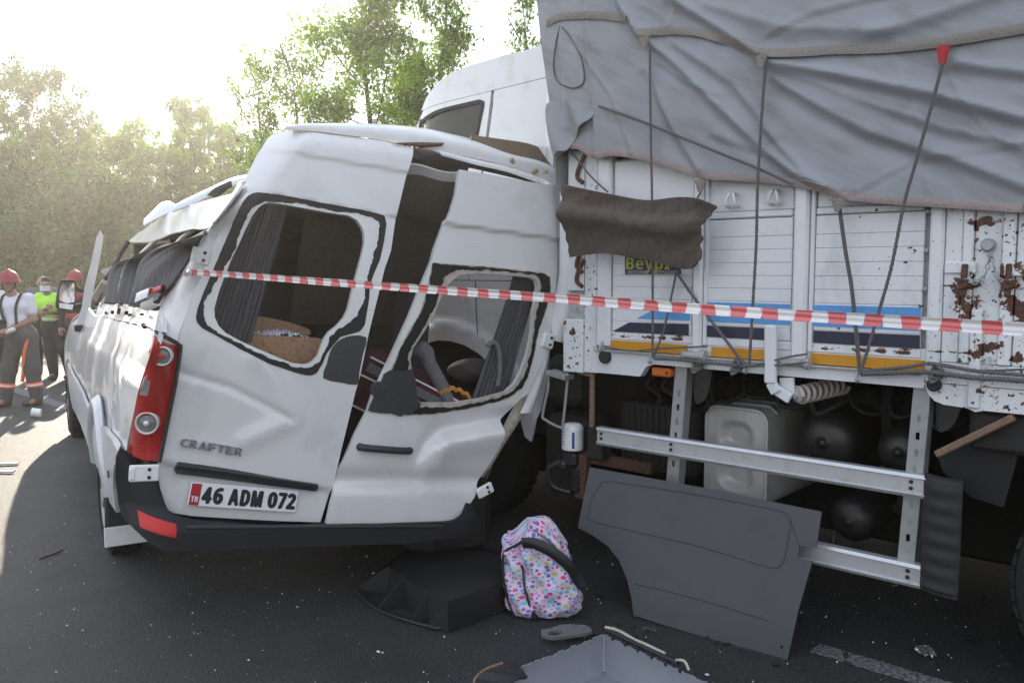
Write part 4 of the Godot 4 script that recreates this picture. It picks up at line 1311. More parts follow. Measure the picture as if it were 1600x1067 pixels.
	var nl := int(L / 0.017)
	for k in nl:
		var c := at_len(cp, (k + 0.5) / nl)
		var d := (at_len(cp, (k + 1.0) / nl) - at_len(cp, float(k) / nl)).normalized()
		var sidev := Vector3.BACK if k % 2 == 0 else d.cross(Vector3.BACK).normalized()
		var pth := PackedVector3Array()
		for j in 8:
			var a := TAU * j / 8
			pth.append(c + d * cos(a) * 0.013 + sidev.cross(d).normalized() * sin(a) * 0.007)
		cb.tube(pth, [0.0028], 5, false, true)
	solo("chain", cb, M.galv, "steel chain looped over the hook on the rusty panel", "chain", TRUCK)
	# brown felt lining torn out of the van, laid over towards the boards
	var top := smooth3(P3([-1.622,2.213,0.22, -1.533,2.193,0.22, -1.43,2.167,0.22, -1.309,2.14,0.22, -1.156,2.106,0.22, -1.082,2.102,0.22, -0.974,2.108,0.22, -0.853,2.098,0.22, -0.759,2.057,0.22]), 4)
	var low := smooth3(P3([-1.627,1.829,0.2, -1.545,1.844,0.2, -1.441,1.846,0.2, -1.32,1.841,0.2, -1.165,1.817,0.2, -1.016,1.784,0.2, -0.91,1.765,0.2, -0.855,1.795,0.2, -0.856,1.85,0.2]), 4)
	var fbr := func(u: float, w: float) -> Vector3:
		var a := at_len(top, u)
		var b := at_len(low, u)
		var e := a.lerp(b, w)
		var fold := 0.06 * exp(-pow((w - 0.42) / 0.14, 2.0)) * (1.0 - 0.3 * u)
		e.z += fold - 0.03 * w + 0.010 * sin(u * 11.0 + w * 3.0) + 0.003 * sin(w * 19.0 + u * 23.0) + 0.03 * sin(u * 5.0 + 1.0) * (1.0 - w) - 0.05 * smoothstep(0.86, 1.0, u) * (1.0 - absf(w - 0.4))
		e.x += 0.03 * smoothstep(0.8, 1.0, u) * (-sin(w * PI)) + 0.004 * sin(w * 40.0)
		return e
	solo("felt_lining", MB.new().grid(fbr, 70, 40, 0.012), M.rag, "brown felt lining torn out of the minibus, sticking out before the white boards", "felt lining", TRUCK)


var side_tab := P2([0.2,-0.440,0.45,-0.500,0.7,-0.525,0.9,-0.520,1.2,-0.488,1.45,-0.419,1.8,-0.235,2.1,-0.055,2.3,0.090,2.5,0.280])

func gz(y: float) -> float:
	return -0.10 * pow(maxf(0.0, y - 1.2), 2.0)

func sx_raw(y: float) -> float:
	if y <= side_tab[0].x:
		return side_tab[0].y
	for i in side_tab.size() - 1:
		if y <= side_tab[i + 1].x:
			return lerpf(side_tab[i].y, side_tab[i + 1].y, (y - side_tab[i].x) / (side_tab[i + 1].x - side_tab[i].x))
	return side_tab[side_tab.size() - 1].y + (y - 2.5) * 0.9

func sx(y: float) -> float:
	return (sx_raw(y - 0.05) + sx_raw(y) + sx_raw(y + 0.05)) / 3.0

func rear(off: float) -> Callable:
	return func(q: Vector2) -> Vector3: return Vector3(q.x, q.y, gz(q.y) + off)

# left side skin; q = (z, y)
func side(off: float) -> Callable:
	return func(q: Vector2) -> Vector3:
		var x := sx(q.y) - off
		x += 0.014 * smoothstep(1.24, 1.27, q.y + 0.02 * sin(q.x * 1.1)) * smoothstep(1.60, 1.5, q.y)
		x += 0.006 * sin(q.x * 2.1 + q.y * 3.0) * sin(q.y * 4.0 + q.x * 0.6) + 0.0012 * sin(q.x * 9.0 + 7.0 * q.y)
		x += ridge(q, PackedVector2Array([Vector2(-1.35, 1.5), Vector2(-1.1, 0.9)]), 0.012, 0.09)
		x -= ridge(q, PackedVector2Array([Vector2(-0.75, 1.25), Vector2(-0.4, 0.98)]), 0.011, 0.05)
		x -= crest(q, PackedVector2Array([Vector2(-0.5, 1.22), Vector2(-0.95, 1.02), Vector2(-1.1, 0.92)]), 0.012, 0.05) + crest(q, PackedVector2Array([Vector2(-1.0, 1.5), Vector2(-1.25, 1.3)]), 0.014, 0.06) + crest(q, PackedVector2Array([Vector2(-3.0, 1.45), Vector2(-3.3, 0.95)]), 0.010, 0.09)
		x += ridge(q, PackedVector2Array([Vector2(-2.2, 1.5), Vector2(-2.4, 1.0)]), 0.012, 0.14)
		return Vector3(x, q.y, q.x)

func strip3(a: PackedVector3Array, b: PackedVector3Array, nu: int, nv: int, bulge: Vector3, thick := 0.0, flip := false) -> MB:
	return MB.new().grid(func(u: float, w: float) -> Vector3: return at_len(a, u).lerp(at_len(b, u), w) + bulge * sin(w * PI), nu, nv, thick, flip)

func hinge(root: Node3D, c: Vector3, rot: float, w: float, h: float) -> void:
	var bs := Basis(Vector3.BACK, rot)
	var b := MB.new().box(c, Vector3(w, h, 0.022), 0.005, bs)
	b.box(c + bs * Vector3(-w * 0.42, 0, 0.012), Vector3(w * 0.2, h * 0.7, 0.012), 0.003, bs)
	var hp := part(root, "hinge", b, M.white)
	for s in [-0.24, 0.24]:
		part(hp, "bolt", MB.new().lathe(P2([0.0085, 0, 0.0085, 0.005, 0.0001, 0.006]), Transform3D(bs * Basis(Vector3.RIGHT, Vector3.BACK, Vector3.DOWN), c + bs * Vector3(w * 0.16, h * s, 0.011)), 8), M.darkmetal)

func van() -> void:
	var v := thing("minibus", "crushed white minibus with smashed rear windows, tilted against the truck", "minibus", VAN)
	# ---------------- rear left door
	var dl := P2([0.199,2.419, 0.214,2.439, 0.241,2.461, 0.278,2.474, 0.34,2.48, 0.464,2.48, 0.593,2.467, 0.79,2.452, 0.957,2.423, 0.896,2.275, 0.816,2.038, 0.774,1.861, 0.732,1.767, 0.69,1.627, 0.629,1.422, 0.572,1.205, 0.546,1.134, 0.422,0.668, 0.355,0.473, 0.127,0.511, -0.118,0.56, -0.264,0.591, -0.343,0.615, -0.381,0.645, -0.408,0.691, -0.414,0.758, -0.412,0.818, -0.389,0.936, -0.356,1.113, -0.321,1.321, -0.294,1.462, -0.262,1.556, -0.23,1.639, -0.189,1.723, -0.16,1.801, -0.12,1.889, -0.06,2.01, 0.01,2.13, 0.051,2.192, 0.107,2.283, 0.146,2.347])
	var hl := P2([-0.004,1.888, 0.026,1.951, 0.067,2.027, 0.101,2.068, 0.127,2.085, 0.152,2.093, 0.199,2.088, 0.307,2.073, 0.447,2.052, 0.555,2.04, 0.598,2.018, 0.62,1.985, 0.631,1.952, 0.628,1.899, 0.609,1.833, 0.58,1.747, 0.552,1.655, 0.523,1.557, 0.501,1.518, 0.459,1.477, 0.418,1.449, 0.39,1.411, 0.373,1.373, 0.355,1.329, 0.328,1.304, 0.305,1.293, 0.279,1.291, 0.228,1.3, 0.153,1.333, 0.055,1.381, -0.017,1.418, -0.087,1.461, -0.118,1.495, -0.134,1.535, -0.135,1.578, -0.108,1.662, -0.078,1.735, -0.041,1.82])
	var cr1 := P2([0.273,2.346, 0.633,2.314, 0.994,2.274])
	var cr2 := P2([0.612,2.071, 0.751,2.046, 0.896,2.03])
	var cr3 := P2([-0.369,1.317, -0.244,1.262, -0.071,1.196, 0.109,1.088, 0.218,1.018])
	var cr4 := P2([0.053,1.331, 0.128,1.233, 0.218,1.018, -0.018,0.929])
	var lo1 := Vector2(-0.397, 0.865)
	var lo2 := Vector2(0.375, 0.644)
	var fdl := func(q: Vector2) -> Vector3:
		var z := gz(q.y) + 0.004
		z += stepf(q, cr1[0], cr1[2], 0.012, 0.018)
		z += stepf(q, cr2[0], cr2[2], 0.006, 0.006)
		z -= 0.02 * smoothstep(-0.02, 0.02, (lo1.y + (lo2.y - lo1.y) * (q.x - lo1.x) / (lo2.x - lo1.x)) - q.y)
		z += ridge(q, cr3, -0.009, 0.02) + ridge(q, cr4, 0.013, 0.05)
		z += 0.015 * sin(q.x * 3.0) * smoothstep(1.5, 1.0, q.y) + 0.003 * sin(q.x * 11.0 + q.y * 7.0)
		# rounds off towards the left edge and the roof
		z -= 0.09 * pow(maxf(0.0, 1.0 - (q.x - (sx(q.y) + 0.05)) / 0.13), 2.0) * smoothstep(1.9, 2.1, q.y)
		z -= 0.08 * pow(clampf((q.y - (2.40 - 0.05 * q.x)) / 0.12, 0.0, 1.5), 2.0)
		return Vector3(q.x, q.y, z)
	var d1 := part(v, "rear_left_door", MB.new().sheet(dl, [hl], fdl, 0.03, 0.022), M.van)
	var up := func(f: Callable, o: float) -> Callable:
		return func(q: Vector2) -> Vector3: return f.call(q) + Vector3(0, 0, o)
	var so := P2([-0.073,1.89, -0.026,1.99, 0.032,2.091, 0.062,2.126, 0.081,2.137, 0.103,2.141, 0.249,2.125, 0.43,2.097, 0.619,2.072, 0.713,2.055, 0.751,2.046, 0.759,2.002, 0.734,1.901, 0.707,1.813, 0.667,1.733, 0.646,1.68, 0.639,1.608, 0.627,1.555, 0.61,1.476, 0.581,1.444, 0.478,1.421, 0.439,1.383, 0.401,1.34, 0.377,1.289, 0.349,1.245, 0.323,1.234, 0.297,1.235, 0.239,1.252, 0.114,1.303, -0.006,1.371, -0.123,1.444, -0.196,1.489, -0.215,1.513, -0.22,1.538, -0.213,1.573, -0.19,1.633, -0.152,1.717, -0.119,1.789])
	var si := P2([-0.016,1.888, -0.008,1.928, 0.043,2.026, 0.076,2.071, 0.099,2.09, 0.128,2.098, 0.222,2.099, 0.366,2.082, 0.461,2.063, 0.597,2.054, 0.679,2.034, 0.717,2.015, 0.722,1.988, 0.702,1.91, 0.672,1.827, 0.639,1.74, 0.62,1.651, 0.604,1.588, 0.577,1.536, 0.531,1.495, 0.469,1.461, 0.42,1.417, 0.385,1.347, 0.357,1.3, 0.331,1.279, 0.304,1.27, 0.24,1.28, 0.196,1.299, 0.054,1.362, -0.017,1.403, -0.105,1.449, -0.15,1.481, -0.183,1.524, -0.188,1.561, -0.174,1.615, -0.136,1.687, -0.101,1.741, -0.06,1.802])
	part(d1, "window_sealant", MB.new().sheet(ragged(so, 0.012, 0.002, 3), [ragged(si, 0.007, 0.014, 5)], up.call(fdl, 0.004), 0.005, 0.03), M.seal, "ragged black strip of window glue left round the opening")
	part(d1, "corner_vent", MB.new().sheet(smooth2(P2([0.379,1.217, 0.4,1.288, 0.418,1.345, 0.446,1.386, 0.484,1.411, 0.539,1.425, 0.618,1.412, 0.595,1.33, 0.569,1.232, 0.557,1.173, 0.469,1.189]), 2), [], up.call(fdl, 0.004), 0.006, 0.05), M.plastic)
	var ml := MB.new().sheet(P2([-0.325,0.847, -0.112,0.795, 0.101,0.741, 0.325,0.684, 0.335,0.669, 0.328,0.644, 0.1,0.699, -0.113,0.754, -0.329,0.808, -0.337,0.824]), [], up.call(fdl, 0.028), 0.03, 0.03)
	part(d1, "number_plate_trim", ml, M.plastic)
	# number plate
	var pc := (Vector3(-0.27, 0.764, 0) + Vector3(0.243, 0.655, 0) + Vector3(0.231, 0.541, 0) + Vector3(-0.282, 0.649, 0)) / 4.0
	pc.z = 0.004
	var pdx := (Vector3(0.243, 0.655, 0) - Vector3(-0.27, 0.764, 0) + Vector3(0.231, 0.541, 0) - Vector3(-0.282, 0.649, 0)).normalized()
	var pw := Vector3(0.243, 0.655, 0).distance_to(Vector3(-0.27, 0.764, 0))
	var ph := 0.112
	var pbs := Basis(pdx, Vector3.BACK.cross(pdx), Vector3.BACK)
	var np := part(v, "number_plate", MB.new().box(pc, Vector3(pw, ph, 0.008), 0.003, pbs), M.plate, "white number plate reading 46 ADM 072")
	part(np, "country_strip", MB.new().box(pc + pbs * Vector3(-pw * 0.5 + 0.028, 0, 0.0035), Vector3(0.046, ph - 0.008, 0.004), 0.001, pbs), M.platered)
	text(np, "country_lettering", "TR", pc + pbs * Vector3(-pw * 0.5 + 0.028, -0.022, 0.006), pdx, 0.034, 0.027, 0.002, M.plate)
	var glyphs := [["4", 0.075, 0.046], ["6", 0.128, 0.046], ["A", 0.203, 0.05], ["D", 0.258, 0.046], ["M", 0.316, 0.056], ["0", 0.394, 0.046], ["7", 0.443, 0.042], ["2", 0.49, 0.044]]
	for gl in glyphs:
		var gc: Vector3 = pc + pbs * Vector3((float(gl[1]) / 0.53 - 0.5) * pw + 0.008, 0, 0.0045)
		for o in [Vector2(0, 0), Vector2(0.004, 0), Vector2(-0.004, 0), Vector2(0, 0.003), Vector2(0, -0.003)]:
			text(np, "plate_character", gl[0], gc + pbs * Vector3(o.x, o.y, 0.00004 * (o.x * 90.0 + o.y * 170.0)), pdx, gl[2] * 0.86, 0.076, 0.003, M.black)
	# badge
	var ba := Vector3(-0.31, 0.958, 0) + Vector3(0, 0, 0.008)
	var bb := Vector3(-0.025, 0.879, 0) + Vector3(0, 0, 0.008)
	var word := "CRAFTER"
	for i in word.length():
		var c := ba.lerp(bb, (i + 0.5) / word.length())
		text(v, "badge_letter", word[i], c, bb - ba, 0.036, 0.038, 0.014, M.chrome)
	# ---------------- rear right door, bent
	var drp := P2([1.194,2.3, 1.199,2.314, 1.391,2.296, 1.556,2.276, 1.733,2.263, 1.825,2.256, 1.87,2.251, 1.886,2.232, 1.89,2.194, 1.868,2.041, 1.845,1.995, 1.816,1.87, 1.764,1.515, 1.743,1.407, 1.692,1.248, 1.648,1.172, 1.584,1.049, 1.532,1.027, 1.447,0.948, 1.41,0.915, 1.385,0.858, 1.384,0.832, 1.351,0.736, 1.301,0.631, 1.26,0.555, 1.228,0.494, 1.179,0.438, 1.131,0.405, 1.099,0.391, 1.048,0.388, 0.812,0.415, 0.543,0.452, 0.372,0.474, 0.415,0.652, 0.451,0.742, 0.532,0.914, 0.572,0.981, 0.604,1.032, 0.64,1.12, 0.702,1.234, 0.765,1.353, 0.847,1.509, 0.932,1.688, 0.996,1.812, 1.015,1.871, 1.065,1.976, 1.121,2.083, 1.161,2.176, 1.173,2.22])
	var hr := P2([1.128,1.715, 1.165,1.736, 1.264,1.743, 1.349,1.739, 1.518,1.728, 1.616,1.717, 1.649,1.702, 1.656,1.665, 1.649,1.621, 1.624,1.525, 1.612,1.411, 1.575,1.269, 1.536,1.179, 1.494,1.118, 1.431,1.075, 1.262,1.047, 1.103,1.034, 0.912,1.049, 0.89,1.075, 0.879,1.11, 0.869,1.187, 0.858,1.239, 0.852,1.291, 0.871,1.348, 0.937,1.435, 0.988,1.505, 1.042,1.615, 1.076,1.674])
	var e1 := P2([1.083,2.011, 1.359,1.99, 1.608,1.963, 1.871,1.935])
	var fold := P2([0.852,0.684, 0.909,0.758, 0.959,0.813, 1.044,0.854, 1.161,0.868, 1.282,0.878, 1.397,0.883])
	var e2 := P2([0.409,0.663, 0.705,0.626, 1.003,0.584, 1.281,0.545])
	var fdr := func(q: Vector2) -> Vector3:
		var z := gz(q.y) + 0.004
		z += stepf(q, e1[0], e1[3], 0.022, 0.012)
		# the lower right quarter is pushed up over a sharp fold
		var fy := poly_y(fold, q.x)
		var below := fy - q.y
		var along := smoothstep(fold[0].x, fold[3].x, q.x)
		z += along * (0.075 * smoothstep(-0.03, 0.03, below) * exp(-pow(maxf(0.0, below) / 0.16, 2.0)))
		z -= along * 0.03 * exp(-pow((below + 0.045) / 0.05, 2.0))
		z += 0.022 * smoothstep(-0.012, 0.02, poly_y(e2, q.x) - q.y) - 0.025 * exp(-pow((poly_y(e2, q.x) + 0.03 - q.y) / 0.05, 2.0))
		z += 0.012 * sin(q.x * 8.0 + q.y * 3.0) * smoothstep(1.3, 0.8, q.y)
		z += 0.05 * smoothstep(0.75, 0.45, q.x) * smoothstep(1.2, 0.7, q.y) * 0.3
		z -= 0.05 * pow(clampf((q.x - 1.78) / 0.1, 0.0, 1.2), 2.0) * smoothstep(1.6, 2.0, q.y)
		return Vector3(q.x, q.y, z + 0.02)
	var d2 := part(v, "rear_right_door", MB.new().sheet(drp, [hr], fdr, 0.03, 0.02), M.van, "bent rear right door with a deep crease")
	var ro := P2([0.999,1.802, 1.343,1.782, 1.635,1.754, 1.705,1.746, 1.747,1.724, 1.747,1.638, 1.711,1.531, 1.655,1.41, 1.622,1.27, 1.583,1.15, 1.541,1.086, 1.447,1.033, 1.202,0.994, 1.006,0.978, 0.826,0.99, 0.775,1.015, 0.725,1.087, 0.712,1.196, 0.757,1.275, 0.794,1.351, 0.844,1.438, 0.91,1.528, 0.961,1.657])
	var ri := P2([1.055,1.712, 1.103,1.75, 1.166,1.761, 1.265,1.764, 1.465,1.754, 1.634,1.739, 1.676,1.717, 1.682,1.665, 1.666,1.598, 1.64,1.51, 1.624,1.411, 1.592,1.268, 1.558,1.166, 1.515,1.102, 1.439,1.056, 1.262,1.025, 1.103,1.013, 0.912,1.024, 0.871,1.048, 0.86,1.101, 0.85,1.171, 0.836,1.24, 0.833,1.292, 0.849,1.332, 0.914,1.435, 0.969,1.513, 1.019,1.615])
	part(d2, "opening_lip", MB.new().sheet(ro, [hr], up.call(fdr, 0.0025), 0.0035, 0.03), M.primer)
	part(d2, "window_sealant", MB.new().sheet(ragged(Geometry2D.offset_polygon(ro, -0.006)[0], 0.009, 0.010, 7), [ragged(ri, 0.009, 0.016, 9)], up.call(fdr, 0.007), 0.007, 0.03), M.sealglass, "ragged window glue with crumbs of broken glass")
	part(d2, "lock_cover", MB.new().sheet(ragged(P2([0.607,1.035, 0.647,1.126, 0.698,1.218, 0.734,1.236, 0.792,1.226, 0.858,1.239, 0.876,1.179, 0.886,1.089, 0.908,1.038, 0.856,0.994, 0.789,0.993, 0.71,1.01]), 0.012, 0.010, 31), [], func(q: Vector2) -> Vector3: return fdr.call(q) + Vector3(0, 0, 0.010), 0.006, 0.03), M.plastic)
	part(d2, "lock_knob", MB.new().lathe(P2([0.042, 0, 0.042, 0.003, 0.036, 0.006, 0.0001, 0.006]), Transform3D(Basis(Vector3.RIGHT, Vector3.BACK, Vector3.DOWN), Vector3(0.662, 1.142, 0) + Vector3(0, 0, 0.035)), 24), M.plastic)
	var hc := Vector3(0.722, 0.82, 0)
	part(d2, "handle_recess", MB.new().grid(func(u: float, w: float) -> Vector3:
		var a := TAU * w
		return hc + Vector3(cos(a) * 0.062 * u, sin(a) * 0.05 * u, 0.0275 - 0.012 * (1.0 - u * u)), 8, 28), M.van)
	var ha := Vector3(0.556, 0.851, 0) + Vector3(0, 0, 0.06)
	var hb := Vector3(0.839, 0.801, 0) + Vector3(0, 0, 0.06)
	part(d2, "handle", MB.new().tube(smooth3(PackedVector3Array([ha + Vector3(0, 0, -0.03), ha.lerp(hb, 0.08), ha.lerp(hb, 0.5) + Vector3(0, 0, 0.012), ha.lerp(hb, 0.92), hb + Vector3(0, 0, -0.03)]), 6), [0.017, 0.02, 0.021, 0.02, 0.019], 12), M.plastic)
	# ---------------- corner posts
	var sa := P3([0.051,2.192,-0.098, 0.01,2.13,-0.087, -0.06,2.01,-0.066, -0.12,1.889,-0.048, -0.189,1.723,-0.027, -0.23,1.639,-0.019, -0.262,1.556,-0.013, -0.294,1.468,-0.007, -0.31,1.394,-0.004])
	var sb := P3([-0.02,2.148,0.147, -0.059,2.094,0.187, -0.115,2,0.092, -0.142,1.954,-0.09, -0.215,1.834,-0.027, -0.261,1.75,-0.089, -0.3,1.676,-0.191, -0.35,1.581,-0.205, -0.412,1.464,0.048])
	part(v, "rear_left_post", strip3(smooth3(sa, 4), smooth3(sb, 4), 44, 10, Vector3(-0.022, 0.0, 0.018), 0.01, true), M.van)
	var pra := P3([1.754,2.314,-0.134, 1.858,2.247,-0.12, 1.873,2.148,-0.1, 1.856,1.996,-0.073, 1.801,1.769,-0.042, 1.761,1.514,-0.02, 1.721,1.34,-0.012, 1.676,1.192,-0.01, 1.607,1.046,-0.01, 1.547,0.935,-0.01])
	var prb := P3([1.891,2.369,-0.187, 1.963,2.287,-0.168, 1.962,2.135,-0.137, 1.926,1.876,-0.096, 1.867,1.693,-0.074, 1.818,1.504,-0.059, 1.783,1.361,-0.053, 1.746,1.203,-0.05, 1.702,1.053,-0.05, 1.658,0.935,-0.05])
	part(v, "rear_right_post", strip3(smooth3(pra, 4), smooth3(prb, 4), 44, 10, Vector3(0.01, 0, 0.03), 0.01), M.van)
	hinge(v, Vector3(-0.176, 1.825, -0.039) + Vector3(-0.01, 0, 0.01), -0.24, 0.085, 0.075)
	hinge(v, Vector3(-0.466, 0.843, 0) + Vector3(-0.01, 0, 0.07), -0.08, 0.125, 0.075)
	hinge(v, Vector3(1.715, 1.352, -0.002) + Vector3(0, 0, 0.03), -0.25, 0.075, 0.085)
	hinge(v, Vector3(1.285, 0.53, 0) + Vector3(0, 0, 0.05), 0.35, 0.1, 0.06)
	var ib := strip3(smooth3(P3([1.62,1.058,-0.06, 1.524,0.952,-0.06, 1.46,0.852,-0.06, 1.405,0.775,-0.06, 1.363,0.668,-0.06, 1.312,0.58,-0.06]), 4), smooth3(P3([1.666,0.942,-0.05, 1.596,0.91,-0.05, 1.531,0.832,-0.05, 1.459,0.742,-0.05, 1.399,0.658,-0.05, 1.336,0.598,-0.05]), 4), 24, 6, Vector3(0, 0, 0.02), 0.008)
	part(v, "bent_inner_sill", ib, M.primer, "bare beige strip of bent inner body")
	# ---------------- roof header and torn roof skin
	var ha1 := P3([0.25,2.465,-0.18, 0.382,2.473,-0.182, 0.586,2.466,-0.18, 0.763,2.46,-0.179, 0.945,2.442,-0.174, 1.081,2.424,-0.17, 1.332,2.394,-0.163, 1.537,2.367,-0.156, 1.753,2.327,-0.147, 1.864,2.31,-0.143])
	var hb1 := P3([0.341,2.504,-0.33, 0.429,2.529,-0.337, 0.589,2.553,-0.343, 0.867,2.571,-0.348, 1.1,2.569,-0.347, 1.259,2.552,-0.343, 1.423,2.528,-0.336, 1.63,2.466,-0.32, 1.811,2.443,-0.314, 1.957,2.397,-0.303])
	part(v, "roof_header", strip3(smooth3(ha1, 5), smooth3(hb1, 5), 60, 12, Vector3(0, 0.012, 0.05), 0.01), M.van)
	var hs := strip3(smooth3(P3([0.951,2.375,-0.188, 1.181,2.355,-0.183, 1.422,2.325,-0.177, 1.631,2.292,-0.169, 1.781,2.262,-0.163]), 4), smooth3(P3([0.981,2.436,-0.213, 1.193,2.415,-0.208, 1.454,2.373,-0.198, 1.641,2.324,-0.186, 1.79,2.279,-0.176]), 4), 30, 5, Vector3(0, 0, 0.015), 0.01)
	part(v, "door_seal", hs, M.rubber)
	part(v, "header_rail", strip3(smooth3(P3([1.09,2.42,-0.189, 1.341,2.386,-0.181, 1.547,2.354,-0.173, 1.764,2.314,-0.164]), 4), smooth3(P3([1.132,2.399,-0.164, 1.347,2.355,-0.153, 1.532,2.329,-0.147, 1.742,2.273,-0.135]), 4), 30, 5, Vector3(0, 0, 0.012), 0.01), M.white)
	part(v, "roof_slit", strip3(P3([0.82,2.441,-0.159, 0.978,2.457,-0.163, 1.149,2.467,-0.165]), P3([0.938,2.433,-0.157, 1.013,2.428,-0.156, 1.131,2.447,-0.161]), 8, 3, Vector3(0, 0, 0.012)), M.rust)
	var tr1 := smooth3(P3([1.374,2.523,-0.275, 1.471,2.493,-0.267, 1.595,2.456,-0.258, 1.772,2.429,-0.251, 1.907,2.383,-0.24, 1.972,2.379,-0.239]), 5)
	var tr2 := smooth3(P3([1.455,2.551,-0.383, 1.621,2.553,-0.383, 1.8,2.543,-0.38, 1.899,2.522,-0.375, 1.962,2.478,-0.363, 2.011,2.424,-0.35]), 5)
	part(v, "torn_roof_skin", strip3(tr1, tr2, 40, 10, Vector3(0, 0.02, -0.02), 0.008), M.tornbrown, "roof skin torn and curled up, brown underside showing")
	for k in 3:
		var e: Vector3 = [Vector3(1.733, 2.341, -0.15), Vector3(1.803, 2.33, -0.148), Vector3(1.583, 2.392, -0.162)][k]
		part(v, "torn_foam", MB.new().box(e, Vector3(0.05, 0.03, 0.03), 0.01, Basis.from_euler(Vector3(0.3 * k, 0.5, 0.3 + k))), M.primer2)
	# crumpled roof between the header and the front
	var froof := func(u: float, w: float) -> Vector3:
		var z := -0.2 - 3.7 * w
		var xr := minf(1.75, 1.3 + 0.328 * (z + 1.0))
		var xl := sx(2.12)
		var x := lerpf(xl, maxf(xr, xl + 0.2), u)
		var y := 2.09 + 0.05 * sin(u * PI) - 0.03 * w + 0.2 * smoothstep(0.04, 0.0, w) * smoothstep(0.1, 0.3, u)
		y += (0.05 * sin(u * 9.0 + w * 14.0) * sin(w * 21.0 + u * 4.0) + 0.02 * sin(u * 23.0 - w * 31.0)) * smoothstep(0.0, 0.25, u)
		return Vector3(x, y, z)
	part(v, "crumpled_roof", MB.new().grid(froof, 40, 70, 0.015, true), M.van)
	part(v, "roof_flap", strip3(smooth3(P3([-0.12,2.114,-2.6, -0.061,2.191,-2.6, -0.002,2.253,-2.6, 0.033,2.255,-2.6, 0.081,2.224,-2.6, 0.108,2.206,-2.6]), 5), smooth3(P3([-0.173,2.062,-2.2, -0.106,2.103,-2.2, -0.03,2.145,-2.2, 0.021,2.165,-2.2, 0.046,2.17,-2.2, 0.063,2.171,-2.2]), 5), 30, 8, Vector3(0, 0.03, 0.03), 0.008), M.van, "white roof edge bent upright")
	part(v, "roof_flap", strip3(smooth3(P3([-0.104,2.144,-1.4, 0.016,2.211,-1.4, 0.132,2.271,-1.4, 0.249,2.329,-1.4, 0.345,2.354,-1.4]), 5), smooth3(P3([-0.128,2.1,-1.2, 0,2.157,-1.2, 0.108,2.219,-1.2, 0.214,2.27,-1.2, 0.298,2.29,-1.2]), 5), 30, 6, Vector3(0, 0.01, 0.02), 0.008), M.silver, "grey crumpled strip along the roof edge")
	part(v, "torn_bracket", strip3(smooth3(P3([0.061,2.201,-1.15, 0.106,2.245,-1.15, 0.159,2.274,-1.15, 0.197,2.295,-1.15]), 3), smooth3(P3([0.088,2.176,-1.1, 0.129,2.208,-1.1, 0.17,2.24,-1.1, 0.193,2.256,-1.1]), 3), 14, 4, Vector3(0, 0.01, 0.01), 0.006), M.dark)
	# ---------------- left side
	part(v, "side_cove", MB.new().sheet(smooth2(P2([0.165,2.147, -0.054,2.135, -0.388,2.139, -0.972,2.141, -1.746,2.144, -2.608,2.146, -3.097,2.116, -3.369,2.093, -3.673,2.057, -3.876,2.014, -3.051,1.988, -2.096,1.959, -1.381,1.968, -0.822,1.968, -0.473,1.971, -0.12,1.959, 0.075,2.016, 0.165,2.102]), 2), [], func(q: Vector2) -> Vector3:
		var p: Vector3 = side(0.0).call(q)
		return p + Vector3(-0.02, 0.01, 0) * sin(q.x * 1.7 + q.y * 5.0) * 0.6, 0.01, 0.05), M.vanside, "crumpled white upper side above the windows")
	part(v, "side_pillar", MB.new().tube(smooth3(P3([-0.096,1.982,-2.116, -0.12,1.942,-2.261, -0.144,1.901,-2.452, -0.206,1.797,-2.698, -0.313,1.594,-3.202, -0.376,1.475,-3.334]), 4), [0.016], 8), M.van)
	part(v, "side_pillar", MB.new().tube(smooth3(P3([-0.099,1.977,-0.748, -0.112,1.955,-0.92, -0.13,1.925,-1.01, -0.201,1.807,-1.247, -0.309,1.603,-1.931, -0.354,1.517,-2.138]), 4), [0.014], 8), M.van)
	part(v, "front_side_post", MB.new().tube(smooth3(P3([-0.108,2.012,-3.816, -0.174,1.902,-3.791, -0.242,1.787,-3.683, -0.304,1.669,-3.809, -0.397,1.491,-3.477]), 4), [0.018], 8), M.blackcloth)
	part(v, "belt_rail", MB.new().sheet(ragged(P2([-3.618,1.492, -2.274,1.521, -1.225,1.545, -0.26,1.561, -0.124,1.548, 0.064,1.476, -0.336,1.474, -1.135,1.458, -2.275,1.43, -3.479,1.399]), 0.05, 0.012, 21), [], side(-0.012), 0.02, 0.05), M.van, "torn white belt rail under the side windows")
	for k in 7:
		var c: Vector3 = [Vector3(-0.401, 1.484, -2.015), Vector3(-0.39, 1.504, -1.706), Vector3(-0.388, 1.51, -1.288), Vector3(-0.389, 1.506, -1.104), Vector3(-0.377, 1.529, -0.647), Vector3(-0.401, 1.485, -0.358), Vector3(-0.411, 1.465, -2.377), Vector3(-0.405, 1.477, -2.77), Vector3(-0.373, 1.537, -0.237)][k]
		part(v, "torn_clip", MB.new().box(c + Vector3(-0.004, 0, 0), Vector3(0.02, 0.007 + 0.004 * (k % 3), 0.035 + 0.03 * (k % 2)), 0.004, Basis.from_euler(Vector3(0.2 * (k - 4), 0, 0))), M.dark)
	var lower := P2([-3.479,1.399, -2.269,1.428, -1.127,1.456, -0.336,1.474, 0.038,1.478, 0.066,1.46, 0.093,1.379, 0.045,1.326, 0.041,1.251, 0.011,1.196, -0.078,1.069, -0.142,0.972, -0.2,0.895])
	var zr := lower[lower.size() - 1].x
	lower.append(Vector2(zr, 0.62))
	lower.append(Vector2(-1.08, 0.50))
	lower.append(Vector2(-1.15, 0.42))
	for k in 13:
		var a := PI * k / 12.0
		lower.append(Vector2(-1.62 + 0.47 * cos(a), 0.42 + 0.45 * sin(a)))
